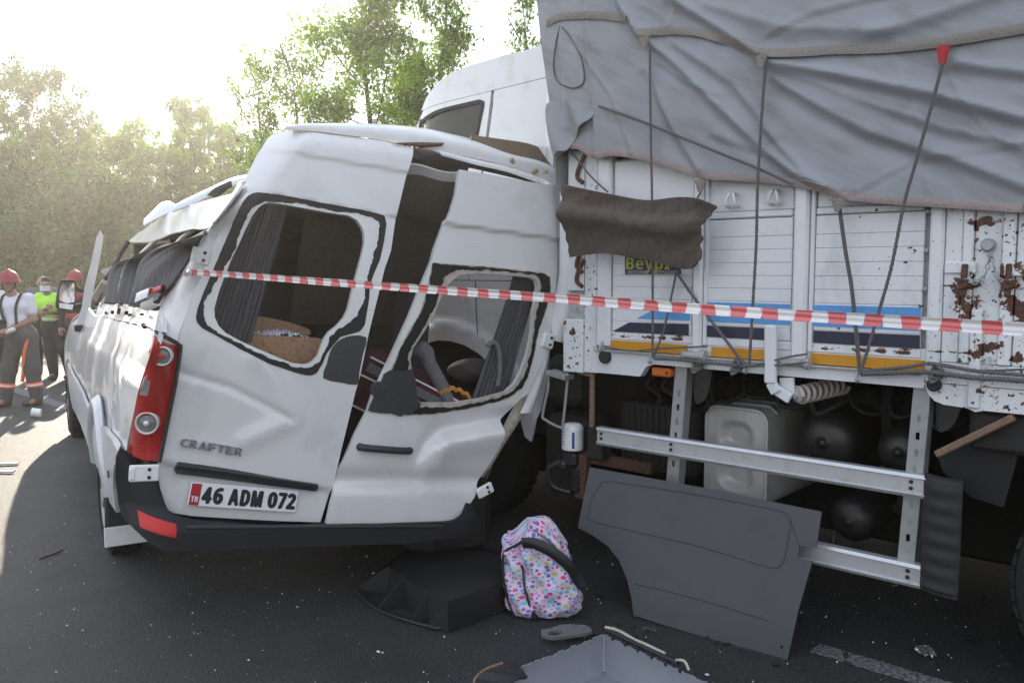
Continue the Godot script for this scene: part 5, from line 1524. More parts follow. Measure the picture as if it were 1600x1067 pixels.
	lower.append(Vector2(-2.2, 0.38))
	lower.append(Vector2(-5.45, 0.38))
	for k in 13:
		var a := PI * k / 12.0
		lower.append(Vector2(-5.98 + 0.45 * cos(a), 0.40 + 0.43 * sin(a)))
	lower.append(Vector2(-6.7, 0.4))
	lower.append(Vector2(-6.75, 0.9))
	lower.append(Vector2(-6.3, 1.12))
	lower.append(Vector2(-5.2, 1.3))
	lower.append(Vector2(-4.7, 1.44))
	part(v, "left_side", MB.new().sheet(lower, [], side(0.0), 0.02, 0.055), M.vanside, "white left side with buckled, shiny sheet metal")
	var flare := MB.new()
	flare.grid(func(u: float, w: float) -> Vector3:
		var a := lerpf(0.1, PI - 0.1, u)
		var rr := lerpf(0.47, 0.56, w)
		var y := 0.42 + rr * sin(a)
		return Vector3(sx(y) - 0.035 * sin(w * PI) - 0.012, y, -1.62 + rr * cos(a)), 30, 6, 0.015)
	part(v, "wheel_arch", flare, M.silver)
	part(v, "sill_panel", MB.new().sheet(P2([-1.317,0.854, -0.563,0.895, -0.2,0.895, -0.202,0.876, -0.479,0.775, -0.624,0.627, -0.661,0.486, -1.209,0.425, -1.873,0.418, -2.128,0.466, -1.898,0.649, -1.792,0.775]), [], side(0.035), 0.03, 0.05), M.silver)
	part(v, "sill_panel", MB.new().sheet(P2([-2.15, 0.38, -2.15, 0.80, -3.6, 0.82, -5.4, 0.84, -5.42, 0.38]), [], side(0.03), 0.02, 0.1), M.silver)
	part(v, "tow_cap", MB.new().lathe(P2([0.02, 0, 0.02, 0.008, 0.0001, 0.008]), Transform3D(Basis(Vector3.BACK, Vector3.LEFT, Vector3.DOWN), Vector3(-0.525, 0.7, -0.65) + Vector3(-0.04, 0, 0)), 12), M.black)
	part(v, "mud_flap", MB.new().box(Vector3(-0.44, 0.50, -1.12), Vector3(0.22, 0.42, 0.015), 0.004), M.rubber)
	part(v, "mud_flap_hem", MB.new().box(Vector3(-0.42, 0.235, -1.1), Vector3(0.30, 0.115, 0.012), 0.004), M.white, "white lower strip of the mud flap")
	var wb := Basis(Vector3.UP, -PI / 2)
	wheel_parts(v, Vector3(-0.53, 0.345, -1.62), 0.345, 0.2, 0.2, 1.0, M.galv, wb)
	wheel_parts(v, Vector3(-0.53, 0.345, -5.98), 0.345, 0.2, 0.2, 1.0, M.galv, wb)
	wheel_parts(v, Vector3(1.35, 0.345, -1.62), 0.345, 0.2, 0.2, -1.0, M.galv, wb)
	# wind-blown black curtains belong to the windows but hang free (see van_contents)
	# ---------------- tail lamp
	var la := smooth3(P3([-0.298,1.405,-0.009, -0.296,1.387,-0.009, -0.324,1.23,-0.005, -0.363,1.053,-0.005, -0.388,0.935,-0.005, -0.404,0.874,-0.005]), 5)
	var lb := smooth3(P3([-0.41,1.468,0.056, -0.433,1.401,0.115, -0.454,1.323,0.074, -0.488,1.199,0.034, -0.51,0.996,-0.105, -0.517,0.925,-0.135]), 5)
	lb[lb.size() - 1] += Vector3(0.0, -0.02, 0)
	var lamp := part(v, "tail_lamp", strip3(la, lb, 40, 14, Vector3(-0.022, 0, 0.03), 0.02, true), M.redlens, "tall red tail lamp with two round lenses")
	part(lamp, "lamp_trim", MB.new().tube(smooth3(P3([-0.406,1.479,0.004, -0.346,1.447,0.006, -0.3,1.413,0.007, -0.296,1.389,0.008, -0.323,1.232,0.012, -0.362,1.056,0.012, -0.388,0.938,0.012, -0.404,0.874,0.012]), 4), [0.009], 8), M.black)
	for q in [[0.245, 0.43, 0.044], [0.665, 0.44, 0.052]]:
		var lx := Transform3D(Basis(Vector3(0.93, 0, 0.36), Vector3(-0.36, 0, 0.93), Vector3(0, -1, 0)), at_len(la, q[0]).lerp(at_len(lb, q[0]), q[1]) + Vector3(-0.022, 0, 0.03) * sin(q[1] * PI) + Vector3(-0.36, 0, 0.93) * 0.003)
		var rr: float = q[2]
		part(lamp, "lens_ring", MB.new().lathe(P2([rr, -0.02, rr, 0.012, rr * 0.96, 0.018, rr * 0.84, 0.012, rr * 0.8, 0.0]), lx, 32, false), M.lampring)
		var cl := part(lamp, "round_lens", MB.new().lathe(P2([rr * 0.82, 0.004, rr * 0.6, 0.014, rr * 0.3, 0.019, 0.0001, 0.02]), lx, 32, false), M.lampclear)
		part(cl, "bulb", MB.new().lathe(P2([rr * 0.28, 0.016, rr * 0.24, 0.026, rr * 0.1, 0.03, 0.0001, 0.03]), lx, 16, false), M.redbright if rr < 0.05 else M.lampring)
	part(lamp, "lamp_clear_panel", strip3(smooth3(P3([-0.407,1.251,0.02, -0.417,1.186,0.02]), 4), smooth3(P3([-0.461,1.299,0.168, -0.483,1.22,0.109]), 4), 8, 8, Vector3(-0.03, 0, 0.035), 0.004, true), M.lampring)
	# ---------------- bumper
	var fb := func(q: Vector2) -> Vector3:
		var z := 0.03 + 0.075 * smoothstep(0.66, 0.56, q.y + 0.11 * (q.x + 0.4)) - 0.05 * pow(clampf((0.42 - q.y - 0.11 * (q.x + 0.4)) / 0.2, 0.0, 1.0), 2.0)
		z -= 0.12 * pow(clampf((-0.36 - q.x) / 0.14, 0.0, 1.2), 2.0) + 0.14 * pow(clampf((q.x - 1.15) / 0.2, 0.0, 1.0), 2.0)
		return Vector3(q.x, q.y, z)
	var bo := P2([-0.53,0.898, -0.501,0.827, -0.426,0.806, -0.417,0.742, -0.394,0.673, -0.357,0.629, -0.274,0.598, -0.13,0.568, 0.112,0.519, 0.336,0.482, 0.521,0.461, 0.787,0.428, 1.02,0.4, 1.074,0.403, 1.153,0.449, 1.197,0.501, 1.216,0.455, 1.216,0.389, 1.184,0.336, 1.16,0.303, 1.019,0.311, 0.786,0.32, 0.269,0.39, -0.314,0.464, -0.417,0.478, -0.465,0.513, -0.515,0.56, -0.54,0.593, -0.567,0.668, -0.578,0.792, -0.57,0.888, -0.547,0.937])
	var bm := part(v, "rear_bumper", MB.new().sheet(bo, [], fb, 0.03, 0.03), M.bumper)
	#part(bm, "bumper_corner", strip3(smooth3(P3([-0.505,0.907,0.03, -0.519,0.823,0.03, -0.525,0.72,0.03, -0.528,0.616,0.03, -0.509,0.551,0.03]), 4), smooth3(P3([-0.529,0.906,-0.131, -0.533,0.795,-0.402, -0.531,0.664,-0.495, -0.517,0.518,-0.513, -0.515,0.504,-0.238]), 4), 24, 10, Vector3(-0.03, 0, 0.03), 0.02, true), M.bumper)
	part(bm, "bumper_step", MB.new().bar(Vector3(-0.309, 0.574, 0.1), Vector3(0.993, 0.383, 0.1), 0.02, 0.02, Vector3.BACK, 0.006), M.plastic)
	var rf := P2([-0.497,0.644, -0.35,0.595, -0.355,0.536, -0.494,0.579])
	part(bm, "red_reflector", MB.new().sheet(rf, [], up.call(fb, 0.012), 0.02, 0.04), M.redbright)
	# ---------------- inside
	var wl := MB.new()
	wl.sheet(P2([-0.05, 0.5, -0.05, 1.50, -4.6, 1.50, -4.6, 0.5]), [], side(-0.07), 0.01, 0.12)
	part(v, "inner_side_lining", wl, M.lining)
	var fl := MB.new().box(Vector3(0.45, 0.56, -2.4), Vector3(1.85, 0.05, 4.6), 0.01)
	part(v, "load_floor", fl, M.dark)
	var ub := MB.new().box(Vector3(0.45, 0.36, -2.6), Vector3(1.4, 0.36, 3.2), 0.05)
	ub.box(Vector3(0.75, 0.22, -1.5), Vector3(1.3, 0.36, 0.25), 0.05)
	ub.box(Vector3(0.2, 0.25, -4.4), Vector3(1.1, 0.5, 0.3), 0.05)
	ub.box(Vector3(1.25, 0.3, -0.45), Vector3(0.5, 0.5, 0.5), 0.08)
	part(v, "underbody", ub, M.dark)
	part(v, "roof_lining", MB.new().grid(func(u: float, w: float) -> Vector3: return froof.call(u, w * 0.98) + Vector3(0.02 * (0.5 - u), -0.05, 0), 24, 30), M.lining)
	var cw := func(u: float, w: float) -> Vector3:
		var z := -0.9 - 3.1 * u
		return Vector3(1.27 + 0.328 * (z + 1.0) + 0.05 * sin(u * 17.0 + w * 5.0) * sin(w * 7.0), lerpf(0.5, lerpf(2.3, 2.06, u), w), z)
	part(v, "crushed_wall_lining", MB.new().grid(cw, 30, 14, 0.02), M.lining)
	part(v, "cab_bulkhead", MB.new().box(Vector3(0.32, 1.25, -3.95), Vector3(0.75, 1.5, 0.05), 0.01), M.lining)
	part(v, "hanging_lining", MB.new().grid(func(u: float, w: float) -> Vector3:
		var x := lerpf(0.45, 1.34, u)
		return Vector3(x, lerpf(2.42, 1.45, w) - 0.05 * u, -0.22 - 0.65 * w + 0.03 * sin(x * 9.0 + w * 3.0)), 16, 12, 0.01), M.lining)
	for k in 4:
		var sx0: float = [0.02, 0.50, 0.80, 1.12][k]
		var zz: float = [-1.15, -1.15, -0.95, -0.62][k]
		var hh: float = [1.86, 1.84, 1.85, 1.72][k]
		var ww: float = [0.44, 0.40, 0.36, 0.24][k]
		var sb2 := MB.new()
		sb2.sheet(rrect(sx0 - ww * 0.5, 0.95, sx0 + ww * 0.5, hh, 0.12, 7), [], func(q: Vector2) -> Vector3: return Vector3(q.x + 0.14 * (q.y - 1.2), q.y, zz + 0.06 * cos((q.x - sx0) / ww * PI) - 0.08 * (q.y - 1.0)), 0.12, 0.05)
		var st := part(v, "seat_back", sb2, M.seat)
		part(st, "seat_cushion", MB.new().box(Vector3(sx0, 0.95, zz - 0.32), Vector3(ww, 0.14, 0.5), 0.05), M.seat)
	part(v, "seat_belt", MB.new().sheet(P2([0.42, 1.15, 0.50, 1.15, 0.60, 1.75, 0.55, 1.75]), [], func(q: Vector2) -> Vector3: return Vector3(q.x, q.y, -0.95), 0.004, 0.2), M.curtain)
	#part(v, "right_side_lower", MB.new().box(Vector3(1.46, 0.75, -0.3), Vector3(0.04, 0.6, 0.5), 0.01), M.van)
	# ---------------- front end, far side
	var nose := MB.new().grid(func(u: float, w: float) -> Vector3:
		var pr := smooth3(P3([0, 1.42, -4.1, 0, 1.40, -4.6, 0, 1.34, -5.3, 0, 1.22, -6.2, 0, 1.05, -6.65, 0, 0.5, -6.8]), 4)
		var p := at_len(pr, w)
		p.x = lerpf(sx(p.y) + 0.02, 0.25 - 0.1 * w, u)
		p.z += 0.1 * pow(absf(u - 0.4), 2.0) + 0.03 * sin(u * 12.0 + w * 9.0)
		return p, 14, 24, 0.02)
	part(v, "bonnet", nose, M.van)
	# front door ajar, seen along its edge
	var fdo := P2([-0.278,2.131, -0.254,2.08, -0.277,1.941, -0.324,1.721, -0.371,1.507, -0.407,1.288, -0.451,1.098, -0.463,1.04, -0.515,1.043, -0.516,1.089, -0.5,1.291, -0.454,1.439, -0.427,1.612, -0.367,1.831, -0.312,2.067])
	var fdb := MB.new()
	var fd3 := fdo.duplicate()
	if not Geometry2D.is_polygon_clockwise(fd3):
		fd3.reverse()
	fdb.sheet(fd3, [], flat(-4.4), 0.0, 0.5)
	fdb.sheet(fd3, [], func(q: Vector2) -> Vector3: return Vector3(q.x + 0.07, q.y, -5.4), 0.0, 0.5)
	for i in fd3.size():
		var a := fd3[i]
		var b := fd3[(i + 1) % fd3.size()]
		var nn := (b - a).orthogonal()
		fdb.quad(Vector3(a.x, a.y, -4.4), Vector3(b.x, b.y, -4.4), Vector3(b.x + 0.07, b.y, -5.4), Vector3(a.x + 0.07, a.y, -5.4), Vector3(-nn.x, -nn.y, 0) * -1.0)
	var fd := part(v, "front_door", fdb, M.van, "front door standing ajar, its pale edge towards the back")
	part(fd, "door_latch", MB.new().box(Vector3(-0.487, 1.245, -4.39), Vector3(0.07, 0.06, 0.02), 0.005).box(Vector3(-0.453, 1.203, -4.39), Vector3(0.05, 0.02, 0.015), 0.003), M.dark)
	# mirror
	var mo := smooth2(P2([-0.597,1.659, -0.569,1.677, -0.488,1.671, -0.462,1.64, -0.467,1.505, -0.488,1.388, -0.51,1.37, -0.613,1.391, -0.639,1.416, -0.636,1.477, -0.616,1.586]), 2)
	var mm := part(v, "door_mirror", MB.new().sheet(mo, [], flat(-5.0), 0.16, 0.2), M.rubber)
	part(mm, "mirror_glass", MB.new().sheet(smooth2(P2([-0.587,1.641, -0.565,1.653, -0.489,1.646, -0.479,1.622, -0.485,1.462, -0.614,1.483]), 2), [], flat(-4.994), 0.003, 0.2), M.mirror)
	part(mm, "wide_angle_glass", MB.new().sheet(P2([-0.615,1.458, -0.491,1.438, -0.504,1.389, -0.612,1.409]), [], func(q: Vector2) -> Vector3: return Vector3(q.x, q.y, -4.992 + 0.0), 0.003, 0.2), M.mirror)
	part(mm, "mirror_arm", MB.new().bar(Vector3(-0.489, 1.398, -5.08), Vector3(-0.41, 1.421, -5.08), 0.06, 0.06).bar(Vector3(-0.481, 1.596, -5.08), Vector3(-0.394, 1.564, -5.08), 0.03, 0.04), M.rubber)
	part(v, "bent_door_frame", MB.new().bar(Vector3(-0.42, 1.543, -3.319), Vector3(-0.351, 1.675, -3.209), 0.05, 0.05), M.primer)
	part(v, "torn_headlining", MB.new().sheet(P2([-0.331,1.756, -0.3,1.772, -0.26,1.789, -0.218,1.817, -0.241,1.756, -0.274,1.678, -0.292,1.711]), [], func(q: Vector2) -> Vector3: return Vector3(q.x, q.y, -4.0 + 0.1 * q.y), 0.02, 0.06), M.van)


# cloth hung in pleats between an upper and a lower line
func pleated(a: PackedVector3Array, b: PackedVector3Array, pleats: float, depth: float, dir: Vector3, gather := 0.0) -> MB:
	var f := func(u: float, w: float) -> Vector3:
		var p := at_len(a, u).lerp(at_len(b, u), w)
		var m := at_len(a, 0.5).lerp(at_len(b, 0.5), w)
		p = p.lerp(m, gather * exp(-pow((w - 0.6) / 0.13, 2.0)))
		p += dir * depth * (sin(u * TAU * pleats + 0.6 * sin(w * 5.0)) + 0.3 * sin(u * TAU * pleats * 2.3 + w * 3.0))
		return p
	return MB.new().grid(f, int(pleats * 14), 26, 0.003)

func van_contents() -> void:
	solo("curtain", pleated(P3([0.086,2.09,-0.169, 0.143,2.092,-0.17, 0.207,2.088,-0.169, 0.268,2.084,-0.168]), P3([-0.155,1.482,-0.108, -0.088,1.455,-0.106, -0.013,1.427,-0.105, 0.054,1.399,-0.104]), 9.0, 0.011, Vector3(0.3, 0, 1)), M.curtain, "dark grey curtain gathered at the left edge of the rear left window", "curtain", VAN, "grey curtains of the rear windows")
	solo("curtain", pleated(P3([1.555,1.731,-0.098, 1.606,1.724,-0.097, 1.667,1.716,-0.097, 1.719,1.705,-0.095]), P3([1.27,1.026,-0.07, 1.352,1.031,-0.07, 1.428,1.048,-0.07, 1.513,1.087,-0.07]), 8.0, 0.010, Vector3(0.3, 0, 1)), M.curtain, "dark grey curtain hanging in the bent rear right door window", "curtain", VAN, "grey curtains of the rear windows")
	solo("curtain_tie", MB.new().tube(smooth3(P3([1.355,1.331,-0.042, 1.38,1.352,-0.042, 1.413,1.339,-0.042, 1.429,1.287,-0.041, 1.432,1.184,-0.04, 1.424,1.129,-0.04, 1.415,1.1,-0.04]), 4), [0.014], 8), M.greycloth, "grey tie strap on the rear right curtain", "strap", VAN)
	# black side curtains blown out of the side windows
	var names := ["black window curtain bulging out nearest the tail lamp side of the minibus", "black window curtain bulging out of the middle side window", "narrow black window curtain bulging out of the foremost side window"]
	var ca := [smooth3(P3([-0.273,1.903,0.552, -0.278,1.895,0.311, -0.283,1.886,-0.03, -0.294,1.868,-0.535, -0.305,1.85,-0.796, -0.329,1.811,-0.99, -0.359,1.754,-0.967, -0.392,1.692,-0.806, -0.426,1.628,-0.626, -0.448,1.585,-0.513]), 4), smooth3(P3([-0.276,1.87,-0.919, -0.285,1.855,-1.267, -0.3,1.831,-1.689, -0.313,1.808,-1.855, -0.338,1.762,-1.853, -0.376,1.69,-1.676, -0.415,1.615,-1.473, -0.442,1.565,-1.355]), 4), smooth3(P3([-0.286,1.812,-2.284, -0.292,1.801,-2.656, -0.306,1.774,-2.995, -0.332,1.726,-2.974, -0.369,1.656,-2.719, -0.406,1.585,-2.389, -0.43,1.539,-2.158]), 4)]
	var cb := [smooth3(P3([-0.146,1.948,-0.086, -0.169,1.91,-0.064, -0.198,1.861,-0.052, -0.231,1.807,-0.055, -0.264,1.744,-0.07, -0.293,1.689,-0.117, -0.314,1.649,-0.177, -0.331,1.617,-0.23, -0.351,1.58,-0.243, -0.36,1.563,-0.29]), 4), smooth3(P3([-0.188,1.912,-0.228, -0.192,1.906,-0.629, -0.204,1.885,-1.206, -0.216,1.864,-1.504, -0.243,1.819,-1.726, -0.279,1.754,-1.695, -0.324,1.669,-1.443, -0.379,1.564,-1.121]), 4), smooth3(P3([-0.207,1.88,-1.519, -0.215,1.867,-1.859, -0.231,1.839,-2.328, -0.252,1.805,-2.545, -0.279,1.755,-2.545, -0.326,1.666,-2.303, -0.388,1.547,-1.881]), 4)]
	for k in 3:
		var a: PackedVector3Array = ca[k]
		var b: PackedVector3Array = cb[k]
		var g := MB.new().grid(func(u: float, w: float) -> Vector3:
			var p := at_len(a, u).lerp(at_len(b, u), w)
			p.x += 0.028 * (1.0 - exp(-pow((w - 0.05) / 0.09, 2.0))) * exp(-pow((w - 0.2) / 0.16, 2.0))
			p += Vector3(-1, 0.15, 0) * (0.045 * pow(sin(w * PI * 0.92 + 0.15), 0.8) * (0.3 + 0.7 * sin(u * PI)) + 0.012 * sin(w * 17.0 + u * 6.0) * u)
			return p, 40, 30, 0.003, true)
		solo("side_curtain", g, M.blackcloth, names[k], "curtain", VAN, "black curtains blown out of the side windows")
	# bundle of barrier tape lying in the side window
	var bt := thing("tape_bundle", "crumpled bundle of red and white barrier tape stuffed in the side window", "barrier tape", VAN)
	var tc := Vector3(-0.391, 1.618, -0.236)
	var band := func(r0: float, r1: float, ax: Vector3, c: Vector3, t0: float, t1: float) -> MB:
		var xx := ax.cross(Vector3.UP).normalized()
		var yy := xx.cross(ax)
		return MB.new().grid(func(u: float, w: float) -> Vector3:
			var an := lerpf(t0, t1, u)
			return c + (xx * cos(an) + yy * sin(an)) * lerpf(r0, r1, u) + ax * ((w - 0.5) * 0.085 + 0.01 * sin(an * 3.0)), 26, 6, 0.004)
	var axd := Vector3(0.55, 0.3, 0.75).normalized()
	part(bt, "white_turn", band.call(0.05, 0.042, axd, tc, 0.0, 4.6), M.white)
	part(bt, "red_turn", band.call(0.048, 0.04, axd, tc + Vector3(0.05, 0.015, 0.03), 0.4, 4.0), M.redbright)
	part(bt, "white_turn", band.call(0.034, 0.028, axd, tc + Vector3(0.01, -0.01, 0.0), 1.0, 6.5), M.white)
	# carton behind the left window
	var cx := thing("carton", "open brown cardboard carton behind the rear left window", "cardboard box", VAN)
	var f0 := Vector3(0.06, 1.442, -0.166)
	var f1 := Vector3(0.444, 1.395, -0.164)
	var ed := (f1 - f0)
	ed.z = 0
	var bh := 0.45
	var cwid := ed.length()
	var cbs := Basis(ed.normalized(), Vector3.BACK.cross(ed.normalized()), Vector3.BACK)
	var o := f0
	var wall := func(a: Vector3, b: Vector3) -> MB: return MB.new().box(o + cbs * ((a + b) * 0.5), (b - a).abs() + Vector3(0.004, 0.004, 0.004), 0.002, cbs)
	part(cx, "front_wall", wall.call(Vector3(0, -bh, -0.006), Vector3(cwid, 0, 0)), M.card)
	part(cx, "back_wall", wall.call(Vector3(0, -bh, -0.3), Vector3(cwid, 0.01, -0.294)), M.card)
	part(cx, "side_wall", wall.call(Vector3(0, -bh, -0.29), Vector3(0.006, 0, -0.01)), M.card)
	part(cx, "side_wall", wall.call(Vector3(cwid - 0.006, -bh, -0.29), Vector3(cwid, 0, -0.01)), M.card)
	var fp := MB.new().grid(func(u: float, w: float) -> Vector3: return o + cbs * Vector3(lerpf(-0.01, cwid + 0.02, u), 0.01 + 0.075 * w - 0.05 * pow(u, 3.0) * w, -0.30 - 0.03 * w + 0.004 * sin(u * 20.0)), 14, 4, 0.004)
	part(cx, "back_flap", fp, M.card)
	var bag := MB.new().grid(func(u: float, w: float) -> Vector3:
		var nz := sin(u * 31.0 + 7.0 * w) * sin(w * 23.0 - u * 9.0) + 0.5 * sin(u * 67.0 - w * 41.0)
		return o + cbs * Vector3(lerpf(0.03, cwid - 0.02, u), -0.03 + 0.045 * sin(u * PI) * (0.6 + 0.6 * u) + 0.014 * nz, lerpf(-0.02, -0.28, w)), 40, 24, 0.0)
	solo("plastic_bag", bag, mat(Color(0.55, 0.6, 0.68), 0.25, 0.0, {"coat": 0.8}), "crumpled clear plastic bags filling the brown carton", "plastic bag", VAN)
	# luggage behind the right door
	var su := thing("suitcase", "maroon suitcase with white piping lying behind the bent rear door", "suitcase", VAN)
	var sbs := Basis.from_euler(Vector3(0.1, -0.25, -0.50))
	var sc := Vector3(0.928, 1.038, -0.26)
	part(su, "shell", MB.new().box(sc, Vector3(0.62, 0.36, 0.24), 0.05, sbs), M.maroon)
	for e in [-0.14, 0.03, 0.14]:
		part(su, "piping", MB.new().tube(PackedVector3Array([sc + sbs * Vector3(-0.30, e, 0.122), sc + sbs * Vector3(0.29, e, 0.122), sc + sbs * Vector3(0.314, e, 0.09)]), [0.006], 6), M.white)
	part(su, "grey_band", MB.new().box(sc + sbs * Vector3(0, 0.085, 0.118), Vector3(0.58, 0.05, 0.012), 0.003, sbs), M.greycloth)
	part(su, "side_piping", MB.new().tube(PackedVector3Array([sc + sbs * Vector3(0.30, -0.16, 0.11), sc + sbs * Vector3(0.31, 0.17, 0.11)]), [0.007], 6), M.white)
	var jk := smooth3(P3([0.948,1.33,-0.102, 0.997,1.303,-0.101, 1.023,1.238,-0.1, 1.07,1.156,-0.1, 1.108,1.082,-0.1, 1.132,1.022,-0.1]), 4)
	solo("grey_jacket", MB.new().tube(jk, [0.03, 0.05, 0.055, 0.05, 0.05, 0.045, 0.04], 12), M.greycloth, "grey jacket rolled beside the maroon suitcase", "jacket", VAN)
	var og := MB.new().grid(func(u: float, w: float) -> Vector3:
		return Vector3(1.162, 1.075, -0.12) + Vector3((u - 0.5) * 0.2, 0.035 * sin(u * PI) - 0.05 * u + 0.008 * sin(u * 30.0 + w * 9.0), (w - 0.5) * 0.12), 16, 8, 0.02)
	solo("orange_cloth", og, M.orangecloth, "orange cloth on the floor right of the maroon suitcase", "cloth", VAN)
	solo("dark_bundle", MB.new().grid(func(u: float, w: float) -> Vector3:
		var a := TAU * u
		var rr := 0.11 * sin(w * PI) * (1.0 + 0.15 * sin(a * 3.0 + w * 6.0))
		return Vector3(1.39, 1.168, -0.3) + Vector3(cos(a) * rr * 1.3, 0.07 * cos(w * PI), sin(a) * rr), 20, 12), M.seat, "dark bundle of clothes under the curtain of the bent door", "clothes", VAN)

func loose_things() -> void:
	# ---------------- barrier tape
	var p0 := VAN * Vector3(-0.245, 1.75, 0.02)
	var p1 := Vector3(1.32, 1.622, -2.0)
	var far_pt := p1 + (p1 - p0) * 0.62
	var L := p0.distance_to(far_pt)
	var dirv := (far_pt - p0).normalized()
	var sag := func(t: float) -> Vector3: return p0.lerp(far_pt, t) + Vector3(0, -0.014 * 4.0 * t * (1.0 - t), 0)
	var tape := thing("barrier_tape", "red and white barrier tape stretched from the minibus across in front of the truck", "barrier tape")
	var nst := int(L / 0.046)
	var prof := func(t: float, w: float) -> Vector3:
		var c: Vector3 = sag.call(t)
		var n1 := dirv.cross(Vector3.UP).normalized()
		var h := lerpf(0.025, 0.034, t)
		var roll := 0.25 * sin(t * 9.0) + 0.12 * sin(t * 23.0)
		# a film half folded on itself: a shallow gutter section
		var a := (w - 0.5) * 2.2 + roll
		return c + Vector3.UP * sin(a) * h * 0.62 - n1 * (cos(a) * h * 0.35 + 0.002 * sin(w * 14.0 + t * 40.0))
	for k in nst:
		var t0 := float(k) / nst
		var t1 := float(k + 1) / nst
		var b := MB.new().grid(func(u: float, w: float) -> Vector3: return prof.call(lerpf(t0, t1, u) + 0.25 * (w - 0.5) * (0.046 / L) * sin(k * 1.7), w), 3, 10, 0.0008)
		part(tape, "red_stripe" if k % 2 == 0 else "white_stripe", b, M.tapered if k % 2 == 0 else M.tapewhite)
	var wrap := MB.new().grid(func(u: float, w: float) -> Vector3: return VAN * (Vector3(-0.242, 1.744, 0).lerp(Vector3(-0.296, 1.741, 0.165), u) + Vector3(0, (w - 0.5) * 0.025 + 0.004 * sin(u * 9.0), 0)), 8, 3, 0.001)
	part(tape, "wrapped_end", wrap, M.tapewhite)
	# ---------------- leaning grey panel
	var pz := [-1.1325,0.2675,-0.3629,0.2042,0.1999]
	var fpan := func(q: Vector2) -> Vector3:
		var z: float = pz[1] + (pz[3] - pz[1]) * (q.x - pz[0]) / (pz[2] - pz[0]) - pz[4] * q.y
		return Vector3(q.x, q.y, z + 0.006 * sin(q.x * 4.0 + q.y * 3.0))
	var inner := smooth2(P2([-1.423,0.427, -1.457,0.471, -1.459,0.538, -1.412,0.622, -1.345,0.648, -0.833,0.652, -0.466,0.645, -0.413,0.63, -0.397,0.59, -0.406,0.459, -0.418,0.413, -0.445,0.387, -0.512,0.385, -0.87,0.414]), 2)
	var l1 := P2([-1.145,0.168, -0.976,0.17, -0.738,0.165, -0.454,0.147])
	var po := P2([-1.495,0.701, -0.837,0.688, -0.264,0.672, -0.272,0.513, -0.349,0.507, -0.349,0.447, -0.283,0.449, -0.324,0.22, -0.35,-0.013, -0.59,-0.002, -0.885,0.004, -1.131,0.013, -1.152,0.09, -1.191,0.178, -1.251,0.262, -1.329,0.321, -1.412,0.352, -1.474,0.368, -1.52,0.379])
	var gp := solo("trim_panel", MB.new().sheet(po, [], fpan, 0.012, 0.03), M.greypanel, "large grey interior trim panel with a curved cutout, leaning against the truck's side guard", "panel", TRUCK)
	for bd in [[inner, true], [l1, false], [P2([-0.404,0.629, -0.349,0.507]), false]]:
		var bp := PackedVector3Array()
		for q in bd[0]:
			bp.append(fpan.call(q) + Vector3(0, 0, 0.0005))
		part(gp, "moulded_bead", MB.new().tube(bp, [0.0035], 6, not bd[1], bd[1]), M.bead)
	part(gp, "clip_hole", MB.new().lathe(P2([0.008, 0, 0.0001, 0.002]), Transform3D(Basis(Vector3.RIGHT, Vector3.BACK, Vector3.DOWN), fpan.call(Vector2(-0.38, 0.049)) + Vector3(0, 0, 0.002)), 10), M.dark)
	# ---------------- polka dot bag
	make_bag()
	# ---------------- black plastic bin lying face down
	make_bin()
	make_tray()
	# ---------------- grey handle plate
	var hp := Vector3(0.238, 0, -3.932)
	var yaw := 0.5
	var hx := Transform3D(Basis.from_euler(Vector3(0.0, 0.35, 0.0)), hp + Vector3(0, 0.03, 0))
	var ho := smooth2(P2([-0.10, -0.005, -0.085, 0.045, -0.03, 0.06, 0.04, 0.075, 0.09, 0.055, 0.14, 0.02, 0.13, -0.05, 0.03, -0.055, -0.06, -0.045]), 4)
	var hh := circle2(Vector2(-0.035, -0.002), 0.036, 20, 0.024)
	var hpl := MB.new().sheet(ho, [hh], func(q: Vector2) -> Vector3: return Vector3(q.x, 0.012 - 0.1 * q.y * q.y + 0.05 * q.x * q.x, -q.y), 0.014, 0.015)
	solo("plastic_cover", hpl, M.greycloth, "small grey plastic cover with an oval hole beside the polka dot bag", "plastic part", hx)
	# ---------------- debris
	var r := RandomNumberGenerator.new()
	r.seed = 11
	var deb := MB.new()
	for k in 1300:
		var px := Vector3(r.randf_range(-3.2, 2.4), 0, -r.randf_range(2.6, 6.5))
		if r.randf() < 0.35:
			px = Vector3(r.randf_range(-7, -1.5), 0, -r.randf_range(5, 12))
		var s := 0.0025 + 0.005 * pow(r.randf(), 3.0)
		deb.box(px + Vector3(0, s * 0.5, 0), Vector3(s * r.randf_range(0.8, 1.8), s, s), s * 0.2, Basis.from_euler(Vector3(r.randf(), r.randf() * 6.0, r.randf())))
	var db := solo("glass_crumbs", deb, M.glasscrumb, "crumbs of broken glass strewn over the asphalt", "broken glass")
	tag(db, "", "", "", "stuff")
	var dirt := MB.new()
	for k in 260:
		var px := TRUCK * Vector3(r.randf_range(-1.6, 1.6), 0, r.randf_range(-1.2, 0.9))
		var s := r.randf_range(0.006, 0.03)
		dirt.box(px + Vector3(0, s * 0.2, 0), Vector3(s * r.randf_range(1.0, 2.2), s * 0.5, s), s * 0.2, Basis.from_euler(Vector3(r.randf(), r.randf() * 6.0, r.randf() * 0.4)))
	var dd := solo("dirt_crumbs", dirt, M.dark, "dark flakes and dirt on the road beneath the truck", "debris")
	tag(dd, "", "", "", "stuff")
